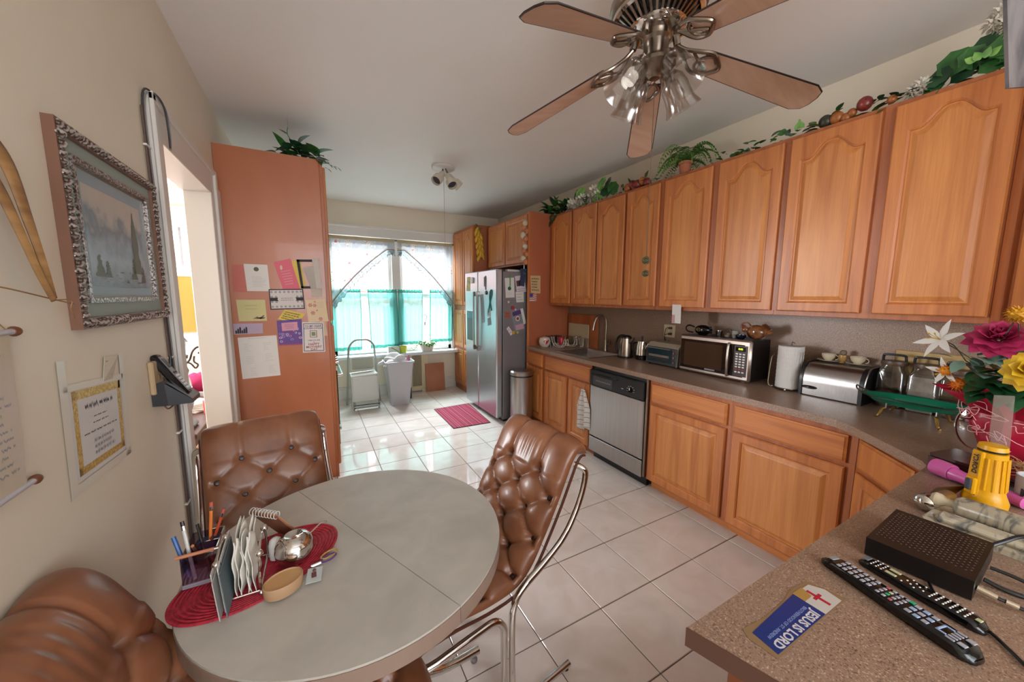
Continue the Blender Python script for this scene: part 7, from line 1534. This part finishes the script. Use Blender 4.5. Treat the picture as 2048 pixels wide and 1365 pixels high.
for k in range(26):
    a = PI+rg.uniform(-1.0, 1.6); z = K+.08+rg.random()*.17; pts = []
    for j in range(6):
        aa = a+.07*j*rg.choice((-1, 1)); zz = z+rg.uniform(-.025, .025); rr_z = .09+.035*max(0, (zz-K-.1)/.1) if zz < K+.2 else .13; pts.append((bcx+(rr_z+.014)*math.cos(aa), bcy+(rr_z+.014)*math.sin(aa), zz))
    MB().tube(smooth_path(pts, 16), .0012, 4).build('white_squiggle', mat('pale_pink_print', '#dfa3a6', .6), t)
PETW = mat('white_petal', '#d5d0cb', .6); PETR = noisy('crimson_petal', '#8e1040', '#b3285a', (30, 30, 30), .6, 3); PETY = noisy('yellow_petal', '#c99a10', '#dcb92a', (30, 30, 30), .6, 3); PETO = mat('orange_petal', '#dc8a18', .6)
STM = mat('brown_green_stem', '#3c4630', .6)
def stem(a, b): MB().tube(smooth_path([a, (V(a)+V(b))/2+V((0, 0, .02)), b], 8), .0018, 5).build('stem', STM, t)
root_ = (bcx-.02, bcy, K+.24)
def lily(c, d, s=1.0, n=6):
    d = V(d).normalized(); x = d.orthogonal().normalized()
    for k in range(n):
        q = Matrix.Rotation(2*PI*k/n, 3, d) @ x; MB().leaf(c, d*.55+q, d, .075*s, .026*s, .35, -.25).build('lily_petal', PETW, t, smooth=True, recalc=False)
    for k in range(4): q = Matrix.Rotation(2*PI*k/4, 3, d) @ x; MB().tube([c, V(c)+d*.03*s+q*.008, V(c)+d*.042*s+q*.014], [.001, .001, .003], 5).build('stamen', mat('pollen_yellow', '#cfa51e', .7), t)
def rose(c, d, r, mt, layers=5):
    d = V(d).normalized(); x = d.orthogonal().normalized(); c = V(c)
    for L_ in range(layers):
        f = (L_+1)/layers; n = 3+L_*2
        for k in range(n):
            q = Matrix.Rotation(2*PI*k/n+L_*.6, 3, d) @ x; dirn = (d*(1.25-f)+q*f).normalized()
            MB().leaf(c+q*.12*r*f-d*.25*r*f, dirn, (d-q*.3), r*(.55+.5*f), r*(.55+.55*f), -.12+.45*f*f, .30-.2*f, n=5).build('rose_petal', mt, t, smooth=True, recalc=False)
def pom(c, r, mt, nm='pompon', n=60):
    c = V(c); m = MB(); rg2 = random.Random(int(c.x*1000+r*7000))
    for k in range(n):
        th = math.acos(1-2*(k+.5)/n); ph = 2.4*k; dd = V((math.sin(th)*math.cos(ph), math.sin(th)*math.sin(ph), math.cos(th))); m.leaf(c+dd*r*.5, dd, (Matrix.Rotation(1, 3, 'X') @ dd), r*.6, r*.35, .2, n=2)
    m.ball(c, r*.72, 10); o = m.build(nm, mt, t, smooth=True, recalc=False); o['kind'] = 'stuff'
lily((2.045, .405, 1.395), (-.8, .45, .35), 1.0, 6); stem(root_, (2.045, .405, 1.395))
lily((2.00, .372, 1.285), (-.9, .35, -.1), .7, 5); pom((1.985, .368, 1.290), .023, PETO, n=50)
pom((1.995, .335, 1.245), .028, mat('deep_orange_petal', '#d0700e', .6), n=70); stem(root_, (1.995, .335, 1.245)); pom((1.90, .228, 1.500), .028, mat('golden_petal', '#c48c10', .6), n=70); stem(root_, (1.90, .228, 1.50))
rose((1.955, .262, 1.425), (-.6, -.05, .75), .068, PETR, 5); stem(root_, (1.955, .262, 1.41)); rose((1.80, .175, 1.345), (-.85, .15, .35), .055, PETY, 5); stem(root_, (1.80, .175, 1.34))
for k, (c, d, L_, W_) in enumerate((((2.02, .36, 1.335), (-.5, .8, .35), .065, .034), ((1.99, .335, 1.33), (-.6, .3, -.6), .055, .036), ((1.99, .325, 1.355), (-.1, -.1, 1), .07, .026), ((1.99, .31, 1.345), (-.6, -.3, -.5), .06, .036), ((1.97, .285, 1.36), (-.5, -.6, .2), .065, .045), ((1.97, .26, 1.35), (-.6, -.4, -.2), .07, .05), ((1.95, .245, 1.33), (-.5, -.8, 0), .07, .045), ((1.98, .30, 1.32), (-.5, .3, .5), .06, .035), ((1.93, .22, 1.38), (-.4, -.8, .2), .07, .05))):
    MB().leaf(c, d, (0, -.2, 1), L_, W_, .2).build('sage_leaf', SAGE, t, smooth=True, recalc=False)
for k in range(40):
    a = PI+rg.uniform(-.9, 1.5); c = V((2.04+.06*math.cos(a), .235+.06*math.sin(a), 1.23+rg.random()*.09)); MB().leaf(c, (math.cos(a), .7*math.sin(a)-.2, rg.uniform(-.5, .4)), (0, 0, 1), .075, .06, .35).build('dark_leaf', GREEND, t, smooth=True, recalc=False)
rg = random.Random(31)
for k in range(22):
    c = V((1.99+rg.uniform(-.05, .04), rg.uniform(.19, .315), rg.uniform(1.29, 1.38))); MB().leaf(c, (rg.uniform(-1, .2), rg.uniform(-1, .3), rg.uniform(-.4, .6)), (0, -.2, 1), rg.uniform(.05, .075), rg.uniform(.032, .048), .25).build('sage_leaf', SAGE if k % 3 else GREEND, t, smooth=True, recalc=False)
for a_, b_ in (((2.045, .405, 1.39), (2.0, .33, 1.33)), ((1.90, .228, 1.49), (1.97, .27, 1.33)), ((2.0, .33, 1.33), root_), ((1.955, .262, 1.41), (1.99, .29, 1.30))): stem(a_, b_)
tag(MB().quadplate([(1.862, .235, 1.055), (1.875, .195, 1.06), (1.885, .205, 1.25), (1.875, .243, 1.245)], .0015).build('acrylic_sheet', pane('acrylic_card', (.86, .80, .86), .16)), 'clear plastic sheet standing in front of the red-wrapped basket', 'sheet').location.z = 0
t = thing('raffia', 'tuft of tan raffia shreds spilling in front of the red wrap', 'raffia', (1.88, .16, K+.06)); m = MB(); rg = random.Random(8)
for k in range(60):
    c = V((1.90+rg.uniform(-.03, .04), .165+rg.uniform(-.06, .04), K+.055+rg.random()*.03)); d = V((rg.uniform(-1, 1), rg.uniform(-1, 1), rg.uniform(-.2, .8))).normalized(); m.tube([c, c+d*.02+V((0, 0, .006)), c+d*.045], .0012, 4)
o = m.build('shreds', mat('raffia_tan', '#a8764c', .7), t); o['kind'] = 'stuff'
t = thing('pot_cover', 'clear glass pot lid with steel rim leaning behind the flowers', 'lid', (2.3, .34, K)); 
MB().tube([(2.27+.0*math.cos(a), .315+.06*math.cos(a), K+.10+.09*math.sin(a)) for a in [2*PI*i/36 for i in range(36)]], .004, 6, closed=True).build('steel_rim', CHR, t, smooth=True); MB().lathe([(.0001, .012), (.03, .010), (.06, 0)], (2.27, .315, K+.10), (-1, 0, 0), 28, sx=1.45, sy_=.98).build('glass_dome', ACR, t, smooth=True, recalc=False)
MB().tube([(2.25, .33, K+.16), (2.12, .325, K+.165), (2.08, .318, K+.16)], [.008, .007, .005], 8).build('handle', CHR, t, smooth=True)

# ------------------------------------------------------------------ greenery along the cabinet tops
GZ = ZU1+.001
def leaves(t, n, xr, yr_, zr, L_, W_, mats, seed, fw_=-.6):
    rg = random.Random(seed)
    for k in range(n):
        c = V((rg.uniform(*xr), rg.uniform(*yr_), GZ+rg.uniform(*zr))); MB().leaf(c, (rg.uniform(-1, .5)+fw_*.3, rg.uniform(-1, 1), rg.uniform(-.2, .8)), (0, 0, 1), rg.uniform(*L_), rg.uniform(*W_), .35).build('leaf', rg.choice(mats), t, smooth=True, recalc=False)
t = thing('artificial_ivy', 'dark leafy artificial ivy on the far end of the wall cabinets', 'plant', (2.68, 3.65, GZ)); leaves(t, 90, (2.60, 2.75), (3.42, 3.95), (.02, .15), (.09, .13), (.055, .08), [GREEND, GREEN, GREEN], 1)
for k, (y, z) in enumerate(((3.70, -.02), (3.66, -.06), (3.62, -.03), (3.72, -.09))): MB().leaf((2.575, y, GZ+z+.03), (-.4, .2, -1), (-1, 0, 0), .08, .05, .2).build('leaf', GREEND, t, smooth=True, recalc=False)
for y, z in ((3.98, .06), (4.06, .04)): MB().leaf((2.64, y, GZ+z), (0, 1, .4), (0, 0, 1), .07, .03, .3).build('leaf', GREENL, t, smooth=True, recalc=False)
WFL = mat('white_flower', '#dad4c6', .7)
def fpom(t, c, r, mt=WFL, n=45):
    c = V(c); m = MB()
    for k in range(n):
        th = math.acos(1-2*(k+.5)/n); ph = 2.4*k; dd = V((math.sin(th)*math.cos(ph), math.sin(th)*math.sin(ph), math.cos(th))); m.leaf(c+dd*r*.45, dd, (Matrix.Rotation(1, 3, 'X') @ dd), r*.65, r*.45, .3, n=2)
    o = m.build('flower_head', mt, t, smooth=True, recalc=False); o['kind'] = 'stuff'
def rleaf(t, c, d, r, mt):
    d = V(d).normalized(); x = d.orthogonal().normalized(); y = d.cross(x); m = MB(); n = 14
    m.add([V(c)]+[V(c)+(x*math.cos(2*PI*k/n)+y*math.sin(2*PI*k/n))*r*(1+.07*math.cos(7*2*PI*k/n))+d*(.18*r) for k in range(n)], [(0, 1+k, 1+(k+1) % n) for k in range(n)]); m.build('round_leaf', mt, t, smooth=True, recalc=False)
t = thing('white_geranium', 'artificial white geraniums with round leaves on the middle of the far cabinets', 'plant', (2.66, 3.1, GZ))
for y, z in ((3.36, .05), (3.30, .02), (3.25, .065), (3.18, .06), (3.08, .06), (3.0, .10), (2.95, .055), (3.40, .02)): fpom(t, (2.61+.02*((int(y*100)) % 3), y, GZ+z+.02), .060)
rg = random.Random(6)
for y, z in ((3.32, .12), (3.20, .11), (3.14, .03), (2.98, .03), (2.88, .13), (2.80, .11), (2.83, .04), (2.90, .05), (2.76, .06)): rleaf(t, (2.60+rg.random()*.05, y, GZ+z+.03), (-1, rg.uniform(-.5, .5), rg.uniform(-.1, .6)), .06, rg.choice([GREEN, GREEND, GREENL]))
leaves(t, 26, (2.61, 2.75), (2.78, 3.42), (.0, .08), (.05, .07), (.03, .045), [GREEND, GREEN], 3)
FRR = noisy('dark_red_fruit', '#6a1c1c', '#8f3a2c', (20, 20, 20), .35, 3); FRO_ = noisy('brown_orange_fruit', '#8a4a20', '#a9672e', (20, 20, 20), .4, 3)
t = thing('fruit_garland', 'garland of dark red artificial fruit left of the fern', 'garland', (2.66, 2.45, GZ))
for k, (y, z, r_) in enumerate(((2.55, .035, .038), (2.50, .055, .036), (2.44, .04, .04), (2.38, .055, .034), (2.33, .035, .034), (2.47, .02, .03))): MB().ball((2.62, y, GZ+z), r_, 14, sz=1.05).build('fruit', FRR if k % 3 else FRO_, t, smooth=True)
leaves(t, 34, (2.60, 2.72), (2.18, 2.72), (.0, .07), (.045, .07), (.022, .035), [GREEND, mat('olive_leaf', '#5a5a30', .5)], 4)
t = thing('potted_fern', 'green artificial fern in a small terracotta pot on the wall cabinets', 'plant', (2.66, 1.99, GZ))
MB().lathe([(.0001, 0), (.035, 0), (.045, .08), (.052, .082), (.052, .10), (.044, .10), (.04, .085), (.0001, .08)], (2.66, 1.99, GZ), n=24).build('pot', TERRA, t, smooth=True)
rg = random.Random(12)
for k in range(34):
    a = 2*PI*k/34+rg.uniform(-.1, .1); Lf = rg.uniform(.22, .36); up_ = rg.uniform(.5, 1.9); c0 = V((2.66, 1.99, GZ+.10)); dxy = V((math.cos(a)*.75, math.sin(a), 0)); m = MB(); N = 16; prev = None; sp = []
    for i in range(N+1): u = i/N; sp.append(c0+dxy*Lf*u*(1-.15*u)+V((0, 0, Lf*(up_*u-(up_+.35)*u*u*.95))))
    for i in range(N+1):
        if sp[i].x > 2.89: sp[i].x = 2.89
        if sp[i].x > 2.57 and sp[i].z < GZ+.004: sp[i].z = GZ+.004
    for i in range(1, N):
        tg = (sp[i+1]-sp[i-1]).normalized(); sd = tg.cross(V((0, 0, 1))).normalized(); w_ = .042*math.sin(PI*(i/N)**.7*.95+.1)
        for s in (-1, 1): m.leaf(sp[i], sd*s+tg*.35, V((0, 0, 1)), w_, .015, .25, n=2)
    m.tube(sp, .0012, 4); o = m.build('frond', mat('fern_green', '#4a8030', .5) if k % 3 else GREENL, t, smooth=True, recalc=False)
t = thing('small_greens', 'sparse sprigs of greenery right of the fern', 'plant', (2.66, 1.4, GZ)); leaves(t, 40, (2.60, 2.68), (1.14, 1.72), (.0, .06), (.04, .06), (.028, .042), [GREEN, GREENL, SAGE], 9)
for k in range(5): MB().leaf((2.61, 1.17+.012*k, GZ+.04), (-.3, .5-.25*k, .8), (-1, 0, 0), .055, .025, .2).build('leaf', GREENL, t, smooth=True, recalc=False)
MB().leaf((2.61, 1.26, GZ+.05), (-.2, 1, .1), (-1, 0, .3), .055, .045, .2).build('leaf', GREEN, t, smooth=True, recalc=False)
t = thing('fruit_garland', 'garland with red apple and brown fruit above the wide arched door', 'garland', (2.66, .92, GZ))
for k, (y, z, r_, mt) in enumerate(((.905, .06, .034, FRR), (.955, .035, .022, FRO_), (1.02, .035, .032, FRO_), (.98, .02, .024, FRO_), (1.07, .035, .034, mat('dark_olive_fruit', '#2f3020', .4)), (.80, .035, .02, FRO_))): MB().ball((2.62, y, GZ+z), r_, 14, sz=1.05).build('fruit', mt, t, smooth=True)
leaves(t, 34, (2.60, 2.70), (.76, 1.14), (.0, .07), (.05, .08), (.022, .035), [GREEND, GREEN, mat('olive_leaf', '#5a5a30', .5)], 5)
t = thing('white_geranium', 'artificial white geranium with big round leaves above the corner, nearest plant', 'plant', (2.66, .58, GZ))
for y, z in ((.725, .035), (.70, .055), (.49, .24), (.475, .19), (.455, .16), (.44, .22), (.505, .205)): fpom(t, (2.62, y, GZ+z), .036)
rg = random.Random(16)
for y, z, r_ in ((.60, .10, .058), (.64, .055, .045), (.55, .10, .05), (.57, .05, .045), (.52, .13, .05), (.50, .08, .05), (.66, .02, .035), (.46, .10, .05), (.48, .04, .05)): rleaf(t, (2.61+rg.random()*.04, y, GZ+z), (-1, rg.uniform(-.4, .4), rg.uniform(-.1, .5)), r_, rg.choice([GREEND, GREEN]))
for k in range(4): MB().leaf((2.60, .535-.012*k, GZ+.07), (-.3, .7-.45*k, .5), (-1, 0, 0), .04, .03, .2).build('leaf', GREENL, t, smooth=True, recalc=False)
leaves(t, 20, (2.61, 2.75), (.42, .72), (.0, .08), (.06, .09), (.035, .055), [GREEND], 8)
MB().tube([(2.63, .47, GZ), (2.62, .475, GZ+.18)], .003, 5).build('stem', GREEN, t)
# marbled board hanging near the camera
t = thing('hanging_board', 'grey marbled board corner hanging at the top right of the photo', 'board', (1.5, .25, 2.3))
MB().quadplate([(1.469, .250, 2.042), (1.90, .250, 2.16), (1.62, .250, 2.62), (1.05, .250, 2.49)], .006).build('board_sheet', noisy('grey_marbling', '#45454b', '#736c6b', (7, 7, 7), .6, 5, .4, .6, bump=0), t)
for x, z in ((1.25, 2.53), (1.55, 2.60)): MB().cyl((x, .247, z), (x, .247, ZC), .0015, n=5).build('hanging_string', GRYM, t)
